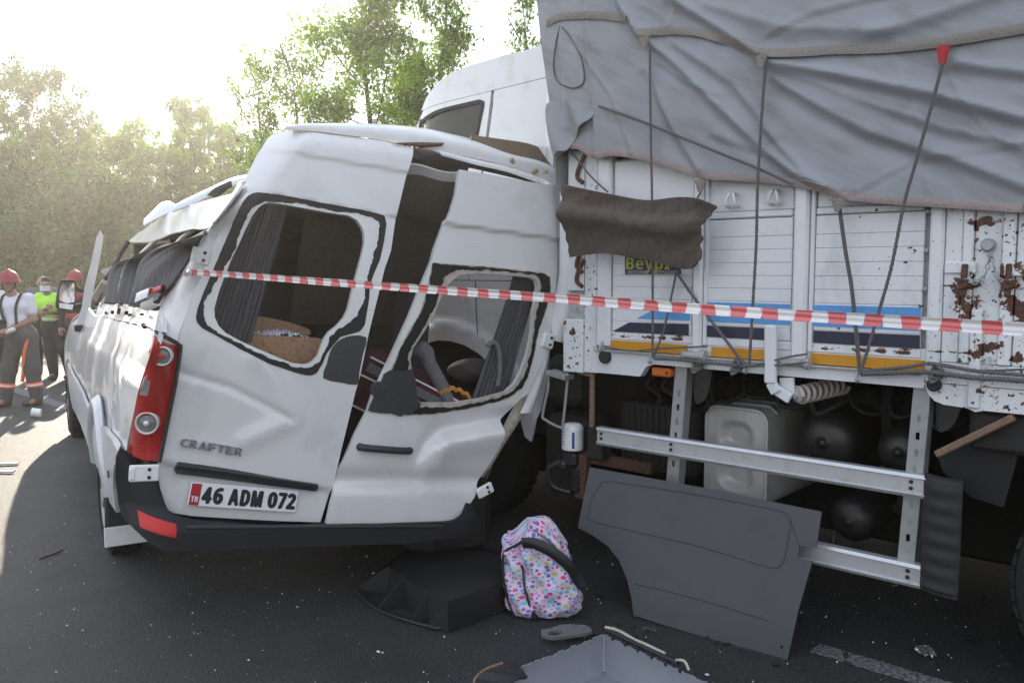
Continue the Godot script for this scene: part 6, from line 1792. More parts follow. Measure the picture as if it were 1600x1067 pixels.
	var bits := [["white_splinter", Vector3(-0.807, 0, -4.821), "white splinter in front of the black bin's ribs"], ["white_splinter", Vector3(-0.182, 0, -4.907), "white splinter lying on the far edge of the black bin"], ["white_splinter", Vector3(-0.617, 0, -3.795), "white splinter alone on open asphalt left of the grey tray"], ["white_splinter", Vector3(0.849, 0, -3.57), "white splinter just right of the grey tray"], ["white_splinter", Vector3(0.602, 0, -4.973), "white splinter in the dark behind the trim panel's curved cutout"]]
	for q in bits:
		solo(q[0], MB.new().box(q[1] + Vector3(0, 0.006, 0), Vector3(0.018, 0.008, 0.008), 0.002, Basis(Vector3.UP, r.randf() * 3.0)), M.white, q[2], "splinter", Transform3D(), "white splinters on the road")
	solo("paper_cup", MB.new().lathe(P2([0.0001, 0, 0.05, 0, 0.055, 0.1, 0.048, 0.1, 0.044, 0.01, 0.0001, 0.01]), Transform3D(Basis.from_euler(Vector3(0, 0.3, 1.4)), Vector3(-5.701, 0, -10.179) + Vector3(0, 0.05, 0)), 18), M.white, "small white cup lying on the sunlit road near the firefighter's boots", "cup")
	solo("wood_splinter", MB.new().tube(smooth3(P3([-2.897,0.006,-5.081, -2.876,0.006,-5.129, -2.854,0.006,-5.177, -2.845,0.006,-5.25]), 3), [0.006, 0.009, 0.006], 6), M.wood, "thin brown wood splinter on the shaded asphalt left of the minibus", "splinter")
	solo("metal_shard", MB.new().box(Vector3(-4.628, 0, -7.615) + Vector3(0, 0.015, 0), Vector3(0.26, 0.012, 0.05), 0.003, Basis(Vector3.UP, 0.2)), M.galv, "pale metal strip on the road at the far left, the farther of two", "metal strip")
	solo("metal_shard", MB.new().box(Vector3(-4.451, 0, -7.319) + Vector3(0, 0.015, 0), Vector3(0.2, 0.012, 0.04), 0.003, Basis(Vector3.UP, -0.1)), M.galv, "pale metal strip on the road at the far left, the nearer of two", "metal strip")
	var fo := MB.new().grid(func(u: float, w: float) -> Vector3:
		return Vector3(1.894, 0, -3.769) + Vector3((u - 0.5) * 0.06 + 0.01 * sin(w * 19.0), 0.012 + 0.018 * absf(sin(u * 13.0 + w * 11.0)), (w - 0.5) * 0.09 + 0.012 * sin(u * 23.0)), 10, 10, 0.001)
	solo("foil_scrap", fo, M.foil, "crumpled silver foil scrap on the road below the black guard end cap", "foil")
	var fl := MB.new().grid(func(u: float, w: float) -> Vector3:
		return Vector3(0.674, 0, -4.041) + Vector3((u - 0.5) * 0.07, 0.006 + 0.006 * sin(u * 6.0), (w - 0.5) * 0.035), 5, 4, 0.003)
	solo("rubber_scrap", fl, M.greypanel, "flat grey scrap on the road between the tray and the trim panel", "scrap")

func make_bag() -> void:
	var img := Image.create(1024, 1024, false, Image.FORMAT_RGB8)
	img.fill(Color(0.77, 0.72, 0.79))
	var r := RandomNumberGenerator.new()
	r.seed = 5
	var cols := [Color(0.78, 0.2, 0.48), Color(0.42, 0.28, 0.58), Color(0.36, 0.62, 0.74), Color(0.66, 0.68, 0.32), Color(0.8, 0.32, 0.55), Color(0.5, 0.35, 0.65), Color(0.45, 0.68, 0.78)]
	var spots: Array = []
	for k in 4500:
		var c := Vector2(r.randf() * 1024, r.randf() * 1024)
		var rad := r.randf_range(11, 23)
		var ok := true
		for s in spots:
			if (s[0] as Vector2).distance_to(c) < float(s[1]) + rad + 5.0:
				ok = false
				break
		if not ok:
			continue
		spots.append([c, rad])
		var col: Color = cols[r.randi() % cols.size()]
		var ring := r.randf() < 0.12
		for y in range(int(c.y - rad), int(c.y + rad) + 1):
			for x in range(int(c.x - rad), int(c.x + rad) + 1):
				var dd := Vector2(x, y).distance_to(c)
				if dd < rad and not (ring and dd < rad * 0.6):
					img.set_pixel(posmod(x, 1024), posmod(y, 1024), col)
	var m := StandardMaterial3D.new()
	m.albedo_texture = ImageTexture.create_from_image(img)
	m.roughness = 0.75
	m.uv1_scale = Vector3(1, 1, 1)
	m.heightmap_enabled = true
	m.heightmap_texture = M.soft
	m.heightmap_scale = 0.5
	var at := Vector3(0.17, 0, -4.22)
	# height 0.5, leaning; a slack sack on a rounded base
	var xf := Transform3D(Basis.from_euler(Vector3(-0.05, -0.22, 0.06)), at + Vector3(0.0, 0, -0.03))
	var t := thing("polka_dot_bag", "slack white bag printed with coloured polka dots, black piping and strap", "bag", xf)
	var hgt := 0.47
	var fb := func(u: float, w: float) -> Vector3:
		var a := TAU * u
		var y := hgt * w
		var prof := [[0.0, 0.0], [0.015, 0.80], [0.10, 0.97], [0.3, 1.0], [0.55, 0.95], [0.75, 0.93], [0.88, 0.82], [0.96, 0.58], [1.0, 0.0]]
		var s := 0.0
		for i in prof.size() - 1:
			if w <= prof[i + 1][0]:
				s = lerpf(prof[i][1], prof[i + 1][1], smoothstep(0.0, 1.0, (w - prof[i][0]) / (prof[i + 1][0] - prof[i][0])) * 0.5 + 0.5 * (w - prof[i][0]) / (prof[i + 1][0] - prof[i][0]))
				break
		var ca := cos(a)
		var sa := sin(a)
		var e := pow(pow(absf(ca), 3.0) + pow(absf(sa), 3.0), -1.0 / 3.0)
		var rx := 0.195 * s
		var rz := 0.12 * s
		var fold := 0.035 * exp(-pow((ca + 0.42) / 0.14, 2.0)) * maxf(0.0, sa) * smoothstep(0.05, 0.5, w)
		var crump := 0.012 * sin(a * 5.0 + w * 9.0) * sin(w * 14.0 + a * 2.0) + 0.008 * sin(a * 11.0 - w * 17.0)
		var p := Vector3(ca * e * rx * (1.0 - 0.15 * w), y + 0.03 * sin(a * 2.0 + 0.5) * w, sa * e * rz)
		p += Vector3(ca, 0, sa) * (crump * s - fold)
		p.x += -0.07 * w * w + 0.0
		p.y += 0.045 * smoothstep(0.75, 1.0, w) * exp(-pow((p.x - 0.06) / 0.08, 2.0)) - 0.06 * smoothstep(0.7, 1.0, w) * exp(-pow((p.x + 0.16) / 0.06, 2.0))
		return p
	var b := MB.new().grid(fb, 96, 70, 0.0)
	for i in b.uv.size():
		b.uv[i] = Vector2(b.uv[i].x * 2.0, b.uv[i].y * 1.05)
	part(t, "sack", b, m)
	var sack := fb
	var line := func(l: Array, off: float) -> PackedVector3Array:
		var o := PackedVector3Array()
		for q in l:
			var p: Vector3 = sack.call(q[0], q[1])
			o.append(p + Vector3(cos(TAU * q[0]), 0.1, sin(TAU * q[0])) * off)
		return smooth3(o, 5)
	part(t, "piping", MB.new().tube(line.call([[0.385, 0.03], [0.40, 0.25], [0.405, 0.5], [0.40, 0.7], [0.38, 0.84], [0.33, 0.9], [0.27, 0.9]], 0.008), [0.007], 8), M.black)
	part(t, "piping", MB.new().tube(line.call([[0.28, 0.02], [0.30, 0.2], [0.315, 0.4], [0.32, 0.55], [0.325, 0.62]], 0.006), [0.02, 0.017, 0.013, 0.01, 0.006], 8), M.black)
	var sp: PackedVector3Array = line.call([[0.27, 0.88], [0.21, 0.83], [0.15, 0.7], [0.10, 0.55], [0.06, 0.42], [0.04, 0.3]], 0.022)
	var sm := MB.new().grid(func(u: float, w: float) -> Vector3:
		var p := at_len(sp, u)
		var d := (at_len(sp, minf(1.0, u + 0.02)) - at_len(sp, maxf(0.0, u - 0.02))).normalized()
		return p + d.cross(Vector3(0.3, 0, 1)).normalized() * (w - 0.5) * 0.05 + Vector3(0, 0, 0.01 * sin(w * PI)), 30, 5, 0.006)
	part(t, "strap", sm, M.black)
	part(t, "zip", MB.new().tube(line.call([[0.20, 0.93], [0.17, 0.85], [0.14, 0.78], [0.13, 0.72]], 0.006), [0.005], 6), M.greycloth)

func make_bin() -> void:
	# an upturned black moulded liner: rim on the ground, flat top, triangular gussets
	var rim := P2([-0.857,-4.543, -0.791,-4.407, -0.693,-4.261, -0.582,-4.172, -0.415,-4.056, -0.315,-4.056, -0.208,-4.117, -0.033,-4.278, 0.103,-4.451, 0,-5.122, -0.332,-5.396, -0.653,-5.306])
	var top := P2([-0.673,-4.498, -0.558,-4.305, -0.421,-4.128, -0.31,-4.004, -0.206,-4.102, -0.017,-4.305, 0.051,-4.4, -0.036,-4.676, -0.295,-4.787, -0.577,-4.742])
	var t := thing("black_liner", "black moulded plastic liner with triangular ribs lying upside down on the asphalt", "plastic liner")
	var f0 := func(h: float) -> Callable: return func(q: Vector2) -> Vector3: return Vector3(q.x, h + 0.004 * sin(q.x * 30.0), q.y)
	part(t, "top_plate", MB.new().sheet(top, [], f0.call(0.16), 0.006, 0.06, -1.0), M.bin)
	var sk := MB.new()
	var ins := Geometry2D.offset_polygon(rim, -0.03)[0]
	part(t, "rim", MB.new().sheet(rim, [ins], f0.call(0.014), 0.014, 0.05, -1.0), M.bin)
	var c := Vector2.ZERO
	for q in top: c += q / top.size()
	for i in top.size():
		var a := top[i]
		var b := top[(i + 1) % top.size()]
		var ad := (a - c).normalized() * 0.004
		var bd := (b - c).normalized() * 0.004
		sk.quad(Vector3(a.x, 0.16, a.y), Vector3(b.x, 0.16, b.y), Vector3(b.x + bd.x, 0.005, b.y + bd.y), Vector3(a.x + ad.x, 0.005, a.y + ad.y), Vector3((a - c).x, 0.3, (a - c).y))
	part(t, "skirt", sk, M.bin)
	for k in 5:
		var ti: Vector2 = [top[0], top[0].lerp(top[1], 0.9), top[2], top[2].lerp(top[3], 0.9), top[4]][k]
		var ri: Vector2 = [rim[0], rim[2], rim[4].lerp(rim[3], 0.5), rim[4], rim[6]][k]
		var inn := (c - ti).normalized() * 0.01
		var g := MB.new()
		var A := Vector3(ti.x + inn.x, 0.164, ti.y + inn.y)
		var B := Vector3(ri.x, 0.014, ri.y)
		var C := Vector3(ti.x + inn.x, 0.004, ti.y + inn.y)
		var n := (B - A).cross(C - A).normalized() * 0.005
		g.tri(A + n, B + n, C + n, n)
		g.tri(A - n, B - n, C - n, -n)
		g.quad(A + n, A - n, B - n, B + n, Vector3.UP)
		part(t, "gusset", g, M.bin)
		part(t, "gusset_rib", MB.new().tube(PackedVector3Array([A, A.lerp(B, 0.5) + Vector3(0, 0.004, 0), B]), [0.006], 6), M.bumper)
	part(t, "gusset_edge", MB.new().tube(smooth3(PackedVector3Array([Vector3(rim[0].x, 0.014, rim[0].y), Vector3(rim[2].x, 0.016, rim[2].y), Vector3(rim[4].x, 0.016, rim[4].y), Vector3(rim[5].x, 0.016, rim[5].y), Vector3(rim[7].x, 0.016, rim[7].y)]), 5), [0.009], 8), M.bin)

func make_tray() -> void:
	# open grey tub, its far corner away from the camera
	var c := Vector3(0.42, 0, -3.648)
	var l := Vector3(-0.08, 0.16, -3.212)
	var r := Vector3(0.731, 0.16, -3.212)
	var ctop := Vector3(0.405, 0.16, -3.625)
	var t := thing("grey_tub", "broken grey plastic tub with a torn beige edge strip, lying open in the foreground", "plastic tub")
	c = Vector3(ctop.x, 0.012, ctop.z)
	var dl := Vector3(l.x - ctop.x, 0, l.z - ctop.z)
	var dr := Vector3(r.x - ctop.x, 0, r.z - ctop.z)
	dl = dl * 1.25
	dr = dr * 1.25
	var slope := 0.05
	var inl := dr.normalized() * slope
	var inr := dl.normalized() * slope
	var wall := func(a: Vector3, d: Vector3, inn: Vector3, h: float) -> MB:
		return MB.new().grid(func(u: float, w: float) -> Vector3:
			var edge := 0.0025 * sin(u * 61.0) * w + 0.002 * sin(u * 143.0) * w
			return a + d * u + Vector3(0, h * w + edge, 0) + inn * (1.0 - w) * (1.0 - w) + Vector3(0, 0, 0.003 * sin(u * 7.0)), 60, 10, 0.007, inn == inl)
	part(t, "left_wall", wall.call(c, dl, inl, 0.148), M.tray)
	part(t, "right_wall", wall.call(c, dr, inr, 0.148), M.tray)
	part(t, "floor", MB.new().grid(func(u: float, w: float) -> Vector3: return c + dl * u + dr * w + Vector3(0, 0.004 + 0.002 * sin(u * 9.0), 0), 20, 20, 0.006), M.tray)
	part(t, "corner_crease", MB.new().tube(PackedVector3Array([c + Vector3(0, 0.15, 0), c + Vector3(0, 0.06, 0) + (inl + inr) * 0.35, c + Vector3(0, 0.008, 0) + (inl + inr) * 0.9]), [0.006, 0.008, 0.012], 8), M.tray)
	# torn channel along the right rim
	var up := Vector3(0, 0.165, 0)
	var outw := -dl.normalized() * 0.018
	part(t, "rim_channel", MB.new().tube(PackedVector3Array([c + up + outw, c + up + outw + dr * 0.25, c + up + outw + dr * 0.52, c + up + outw + dr * 0.62]), [0.011], 8), M.black)
	part(t, "beige_edge_strip", MB.new().tube(smooth3(PackedVector3Array([c + up + outw * 1.3 + Vector3(-0.01, 0.012, 0), c + up + outw * 1.5 + dr * 0.10 + Vector3(0, 0.016, 0), c + up + outw * 1.4 + dr * 0.25 + Vector3(0, 0.01, 0), c + up + outw * 1.4 + dr * 0.33 + Vector3(0, 0.012, 0), c + up + outw * 1.6 + dr * 0.5 + Vector3(0, 0.008, 0)]), 4), [0.007], 8), M.primer, "torn beige strip along the broken rim")
	part(t, "beige_edge_strip", MB.new().tube(smooth3(PackedVector3Array([c + up + outw + dr * 0.60 + Vector3(0, 0.008, 0), c + up + outw * 1.8 + dr * 0.65 + Vector3(0, 0.012, 0), c + up + outw * 1.2 + dr * 0.70 + Vector3(0, -0.01, 0)]), 4), [0.006], 8), M.primer)
	for k in 6:
		part(t, "rim_clip", MB.new().box(c + Vector3(0, 0.15, 0) + outw * 0.2 + dr * (0.08 + 0.115 * k), Vector3(0.014, 0.022, 0.014), 0.003, Basis(Vector3.UP, 0.6)), M.black)
	for k in 5:
		part(t, "torn_tab", MB.new().box(c + Vector3(0, 0.151, 0) + dl * (0.07 + 0.13 * k + 0.04 * (k % 2)), Vector3(0.03, 0.008, 0.007), 0.002, Basis(Vector3.UP, -atan2(dl.z, dl.x))), M.tray)
	# dark handle opening at the left end of the rim
	part(t, "handle_grip", MB.new().grid(func(u: float, w: float) -> Vector3: return c + dl * lerpf(0.62, 0.98, u) + Vector3(0, 0.163, 0) + dr.normalized() * (0.075 * w - 0.02 + 0.02 * sin(u * 5.0)) + Vector3(0, 0.014 * sin(u * PI) - 0.02 * w + 0.006 * sin(u * 14.0 + w * 5.0), 0), 24, 8, 0.01), M.rubber)
	part(t, "grip_edge", MB.new().tube(smooth3(PackedVector3Array([c + dl * 0.70 + Vector3(0, 0.18, 0) - dr.normalized() * 0.03, c + dl * 0.80 + Vector3(0, 0.178, 0) - dr.normalized() * 0.035, c + dl * 0.88 + Vector3(0, 0.168, 0) - dr.normalized() * 0.02, c + dl * 0.92 + Vector3(0, 0.16, 0) + dr.normalized() * 0.01]), 4), [0.006], 8), M.wood)


# one smooth skin round tapered bones: each bone is [from, to, radius, radius]
func skin(bones: Array, cell: float, blend: float) -> MB:
	var lo := Vector3.ONE * 1e9
	var hi := -lo
	for b in bones:
		for e in 2:
			var r: float = b[2 + e]
			lo = lo.min((b[e] as Vector3) - Vector3.ONE * r)
			hi = hi.max((b[e] as Vector3) + Vector3.ONE * r)
	lo -= Vector3.ONE * cell * 3.0
	hi += Vector3.ONE * cell * 3.0
	var nx := ceili((hi.x - lo.x) / cell) + 1
	var ny := ceili((hi.y - lo.y) / cell) + 1
	var nz := ceili((hi.z - lo.z) / cell) + 1
	var f := PackedFloat32Array()
	f.resize(nx * ny * nz)
	f.fill(1.0)
	var sxy := nx * ny
	for b in bones:
		var p: Vector3 = b[0]
		var q: Vector3 = b[1]
		var r0: float = b[2]
		var r1: float = b[3]
		var d := q - p
		var dd := maxf(d.length_squared(), 1e-9)
		var m := maxf(r0, r1) + blend + cell * 2.0
		var a0 := ((p.min(q) - Vector3.ONE * m - lo) / cell).floor()
		var a1 := ((p.max(q) + Vector3.ONE * m - lo) / cell).ceil()
		for k in range(maxi(0, int(a0.z)), mini(nz, int(a1.z) + 1)):
			for j in range(maxi(0, int(a0.y)), mini(ny, int(a1.y) + 1)):
				for i in range(maxi(0, int(a0.x)), mini(nx, int(a1.x) + 1)):
					var x: Vector3 = lo + Vector3(i, j, k) * cell - p
					var t := clampf(x.dot(d) / dd, 0.0, 1.0)
					var v := (x - d * t).length() - lerpf(r0, r1, t)
					var id := i + j * nx + k * sxy
					var o := f[id]
					var h := maxf(blend - absf(o - v), 0.0) / blend
					f[id] = minf(o, v) - h * h * blend * 0.25
	var mb := MB.new()
	var at := PackedInt32Array()
	at.resize(f.size())
	at.fill(-1)
	var co := [0, 1, nx, nx + 1, sxy, sxy + 1, sxy + nx, sxy + nx + 1]
	var cv := [Vector3(0, 0, 0), Vector3(1, 0, 0), Vector3(0, 1, 0), Vector3(1, 1, 0), Vector3(0, 0, 1), Vector3(1, 0, 1), Vector3(0, 1, 1), Vector3(1, 1, 1)]
	var ed := [[0, 1], [2, 3], [4, 5], [6, 7], [0, 2], [1, 3], [4, 6], [5, 7], [0, 4], [1, 5], [2, 6], [3, 7]]
	for k in nz - 1:
		for j in ny - 1:
			for i in nx - 1:
				var id := i + j * nx + k * sxy
				if absf(f[id]) > cell * 1.9:
					continue
				var neg := 0
				for c in 8:
					if f[id + co[c]] < 0.0:
						neg += 1
				if neg == 0 or neg == 8:
					continue
				var s := Vector3.ZERO
				var n := 0
				for e in ed:
					var va := f[id + co[e[0]]]
					var vb := f[id + co[e[1]]]
					if (va < 0.0) != (vb < 0.0):
						s += (cv[e[0]] as Vector3).lerp(cv[e[1]], va / (va - vb))
						n += 1
				s /= n
				var g := Vector3(f[id + 1] + f[id + 1 + nx] + f[id + 1 + sxy] + f[id + 1 + nx + sxy] - f[id] - f[id + nx] - f[id + sxy] - f[id + nx + sxy], f[id + nx] + f[id + nx + 1] + f[id + nx + sxy] + f[id + nx + sxy + 1] - f[id] - f[id + 1] - f[id + sxy] - f[id + sxy + 1], f[id + sxy] + f[id + sxy + 1] + f[id + sxy + nx] + f[id + sxy + nx + 1] - f[id] - f[id + 1] - f[id + nx] - f[id + nx + 1])
				at[id] = mb.vert(lo + (Vector3(i, j, k) + s) * cell, g.normalized())
	for k in range(1, nz - 1):
		for j in range(1, ny - 1):
			for i in range(1, nx - 1):
				var id := i + j * nx + k * sxy
				if absf(f[id]) > cell * 1.9:
					continue
				for ax in 3:
					var st: int = [1, nx, sxy][ax]
					if (f[id] < 0.0) == (f[id + st] < 0.0):
						continue
					var u: int = [nx, sxy, 1][ax]
					var w: int = [sxy, 1, nx][ax]
					var a := at[id]
					var b := at[id - u]
					var c := at[id - u - w]
					var d := at[id - w]
					if a < 0 or b < 0 or c < 0 or d < 0:
						continue
					mb.face(a, b, c)
					mb.face(a, c, d)
	return mb

func hand(w: Vector3, dir: Vector3, palm: Vector3, flip: float) -> Array:
	# wrist, direction of the fingers, palm normal -> bones of a relaxed hand
	var x: Vector3 = dir.cross(palm).normalized() * flip
	var o := [[w, w + dir * 0.07, 0.03, 0.036], [w + dir * 0.05 + x * 0.018, w + dir * 0.085 + x * 0.02, 0.02, 0.018]]
	var ln := [0.036, 0.041, 0.038, 0.03]
	for k in 4:
		var b := w + dir * 0.085 + x * (0.029 - 0.019 * k)
		var m: Vector3 = b + dir * ln[k] + palm * 0.012
		o.append([b, m, 0.010, 0.009])
		o.append([m, m + dir * ln[k] * 0.55 + palm * 0.026, 0.009, 0.008])
	var tb := w + dir * 0.025 + x * 0.03
	o.append([tb, tb + dir * 0.035 + x * 0.028 + palm * 0.012, 0.013, 0.010])
	o.append([tb + dir * 0.035 + x * 0.028 + palm * 0.012, tb + dir * 0.065 + x * 0.03 + palm * 0.024, 0.010, 0.008])
	return o

func head_parts(root: Node3D, body: Node3D, c: Vector3, yaw: float, tilt: float, skin_m: Material, hair: Material, cover: String, cover_m: Material, mask := false) -> void:
	var bs := Basis.from_euler(Vector3(tilt, yaw, 0))
	var hb: Array = []
	for q in [[Vector3(0, 0.03, -0.01), Vector3(0, 0.055, -0.02), 0.078, 0.076], [Vector3(0, -0.03, 0.03), Vector3(0, -0.075, 0.045), 0.056, 0.04], [Vector3(0, 0.0, 0.02), Vector3(0, 0.02, 0.025), 0.066, 0.066], [Vector3(0, 0.018, 0.09), Vector3(0, -0.018, 0.108), 0.008, 0.013], [Vector3(-0.032, 0.03, 0.075), Vector3(0.032, 0.03, 0.075), 0.014, 0.014], [Vector3(-0.02, -0.052, 0.078), Vector3(0.02, -0.052, 0.078), 0.009, 0.009], [Vector3(0.078, 0.02, -0.005), Vector3(0.082, -0.02, 0.0), 0.012, 0.010], [Vector3(-0.078, 0.02, -0.005), Vector3(-0.082, -0.02, 0.0), 0.012, 0.010], [Vector3(0, -0.05, -0.02), Vector3(0, -0.15, -0.04), 0.055, 0.06]]:
		hb.append([c + bs * q[0], c + bs * q[1], q[2], q[3]])
	var hd := skin(hb, 0.0085, 0.02)
	body.mesh = (body.get_meta("mb") as MB).add(hd, Transform3D()).mesh(skin_m)
	body.remove_meta("mb")
	var eyes := MB.new()
	for s in [-1.0, 1.0]:
		eyes.lathe(P2([0.0001, -0.006, 0.011, 0.0, 0.0001, 0.006]), Transform3D(bs * Basis(Vector3.RIGHT, Vector3.BACK, Vector3.DOWN), c + bs * Vector3(0.03 * s, 0.012, 0.084)), 8, false)
	part(root, "eyes", eyes, M.black)
	if mask:
		part(root, "face_mask", MB.new().grid(func(u: float, w: float) -> Vector3:
			var a := (u - 0.5) * 2.5
			return c + bs * Vector3(sin(a) * 0.082, 0.0 - 0.085 * w, 0.03 + cos(a) * (0.075 - 0.012 * absf(w - 0.4))), 14, 6, 0.003), M.maskcloth)
	if hair:
		part(root, "hair", skin([[c + bs * Vector3(0, 0.055, -0.03), c + bs * Vector3(0, 0.075, 0.0), 0.079, 0.07], [c + bs * Vector3(0, 0.01, -0.05), c + bs * Vector3(0, -0.02, -0.055), 0.066, 0.05]], 0.011, 0.02), hair)
	if cover == "helmet":
		var xf := Transform3D(bs * Basis.from_euler(Vector3(0.08, 0, 0)).scaled(Vector3(0.93, 1, 1.1)), c + bs * Vector3(0, 0.045, -0.005))
		var hm := MB.new().lathe(P2([0.0001, 0.125, 0.04, 0.12, 0.08, 0.098, 0.108, 0.06, 0.118, 0.015, 0.121, -0.005, 0.138, -0.02, 0.137, -0.027, 0.115, -0.022]), xf, 28, false)
		hm.tube(smooth3(PackedVector3Array([xf * Vector3(0, 0.02, 0.118), xf * Vector3(0, 0.1, 0.08), xf * Vector3(0, 0.13, 0), xf * Vector3(0, 0.1, -0.08), xf * Vector3(0, 0.02, -0.118)]), 4), [0.012], 8)
		part(root, "helmet", hm, cover_m)
		part(root, "chin_strap", MB.new().tube(smooth3(PackedVector3Array([c + bs * Vector3(0.088, 0.03, 0.0), c + bs * Vector3(0.075, -0.05, 0.03), c + bs * Vector3(0, -0.115, 0.06), c + bs * Vector3(-0.075, -0.05, 0.03), c + bs * Vector3(-0.088, 0.03, 0.0)]), 4), [0.007], 6), M.black)
	elif cover == "cap":
		var cp := MB.new().lathe(P2([0.0001, 0.12, 0.05, 0.112, 0.088, 0.07, 0.095, 0.03]), Transform3D(bs, c + bs * Vector3(0, 0.02, -0.01)), 20, false)
		cp.box(c + bs * Vector3(0, 0.05, 0.115), Vector3(0.14, 0.01, 0.09), 0.004, bs)
		part(root, "cap", cp, cover_m)

# j: joints in the person's own axes (x to their left, z the way they face)
func person(label: String, at: Vector3, yaw: float, j: Dictionary, look: Dictionary) -> Node3D:
	var root := thing("person", label, "person", Transform3D(Basis(Vector3.UP, yaw), at), "people behind the minibus")
	var sk: Material = look.skin
	var arm := func(s: String, g: float) -> Array: return [[j["sh" + s], j["el" + s], 0.050 + g, 0.040 + g], [j["el" + s], j["wr" + s], 0.041 + g, 0.028 + g]]
	var leg := func(s: String, g: float, g2: float) -> Array: return [[j["hip" + s], j["kn" + s], 0.085 + g, 0.058 + g2], [j["kn" + s], j["an" + s], 0.056 + g2, 0.04 + g2]]
	var torso := func(g: float) -> Array: return [
		[j.pelvis + Vector3(-0.07, 0, 0), j.pelvis + Vector3(0.07, 0, 0), 0.105 + g, 0.105 + g], [j.pelvis, j.waist, 0.125 + g, 0.12 + g], [j.waist, j.chest, 0.125 + g, 0.135 + g],
		[j.chest + Vector3(-0.09, 0, 0), j.chest + Vector3(0.09, 0, 0), 0.105 + g, 0.105 + g], [j.shl.lerp(j.shr, 0.12), j.shr.lerp(j.shl, 0.12), 0.058 + g, 0.058 + g]]
	var b: Array = torso.call(-0.012)
	b.append([j.chest + Vector3(0, 0.1, 0), j.head + Vector3(0, -0.1, -0.02), 0.065, 0.056])
	for s in ["l", "r"]:
		b.append_array(arm.call(s, 0.0))
		b.append_array(leg.call(s, -0.012, -0.01))
		b.append([j["an" + s], j["an" + s] + Vector3(0, -0.04, 0.12), 0.04, 0.03])
	var bm := skin(b, 0.018, 0.05)
	for s in ["l", "r"]:
		var w: Vector3 = j["wr" + s]
		var d: Vector3 = (w - (j["el" + s] as Vector3)).normalized()
		d = (d + j.get("hd" + s, Vector3.ZERO)).normalized()
		var pn: Vector3 = d.cross(Vector3.UP if absf(d.y) < 0.9 else Vector3.RIGHT).normalized()
		bm.add(skin(hand(w, d, pn * (1.0 if s == "l" else -1.0), 1.0), 0.0075, 0.012), Transform3D())
	var body := part(root, "body", bm, sk)
	body.set_meta("mb", bm)
	# upper garment with short or long sleeves
	var t: Array = torso.call(0.006)
	for s in ["l", "r"]:
		var e: Vector3 = (j["sh" + s] as Vector3).lerp(j["el" + s], 1.0 if look.get("long", false) else 0.62)
		t.append([j["sh" + s], e, 0.066, 0.062])
		if look.get("long", false):
			t.append([j["el" + s], j["wr" + s], 0.056, 0.045])
	part(root, "shirt", skin(t, 0.018, 0.04), look.shirt)
	var l: Array = [[j.pelvis + Vector3(-0.07, 0, 0), j.pelvis + Vector3(0.07, 0, 0), 0.122, 0.122], [j.pelvis, j.waist.lerp(j.pelvis, 0.35), 0.14, 0.138]]
	for s in ["l", "r"]:
		l.append_array(leg.call(s, look.get("loose", 0.012), look.get("loose", 0.012) + 0.012))
	part(root, "trousers", skin(l, 0.018, 0.05), look.trousers)
	var sh := MB.new()
	for s in ["l", "r"]:
		var a: Vector3 = j["an" + s]
		var fo: Vector3 = look.get("foot", Vector3(0, 0, 1))
		var ft := skin([[a + Vector3(0, 0.03, 0), a + Vector3(0, -0.035, 0), 0.056, 0.056], [a + Vector3(0, -0.045, 0) - fo * 0.03, a + Vector3(0, -0.05, 0) + fo * 0.15, 0.046, 0.04]], 0.015, 0.03)
		part(root, "boot", ft, look.boots)
	head_parts(root, body, j.head, look.get("hyaw", 0.0), look.get("htilt", 0.0), sk, look.get("hair"), look.get("cover", ""), look.get("cover_m"), look.get("mask", false))
	return root

func joints(d: Dictionary) -> Dictionary:
	var o := {"pelvis": Vector3(0, 0.93, 0), "waist": Vector3(0, 1.1, 0.005), "chest": Vector3(0, 1.3, 0.0), "head": Vector3(0, 1.61, 0.02), "shl": Vector3(0.19, 1.42, -0.01), "shr": Vector3(-0.19, 1.42, -0.01), "ell": Vector3(0.25, 1.13, -0.02), "elr": Vector3(-0.25, 1.13, -0.02), "wrl": Vector3(0.24, 0.88, 0.06), "wrr": Vector3(-0.24, 0.88, 0.06), "hipl": Vector3(0.09, 0.9, 0), "hipr": Vector3(-0.09, 0.9, 0), "knl": Vector3(0.11, 0.49, 0.02), "knr": Vector3(-0.11, 0.49, 0.02), "anl": Vector3(0.12, 0.09, -0.01), "anr": Vector3(-0.12, 0.09, -0.01)}
	o.merge(d, true)
	return o

func ring(c: Vector3, d: Vector3, r: float, h: float) -> MB:
	var y := d.normalized()
	var x := y.cross(Vector3.BACK).normalized()
	return MB.new().lathe(P2([r - 0.01, -h, r, -h, r + 0.004, 0, r, h, r - 0.01, h]), Transform3D(Basis(x, y, x.cross(y)), c), 20, false)

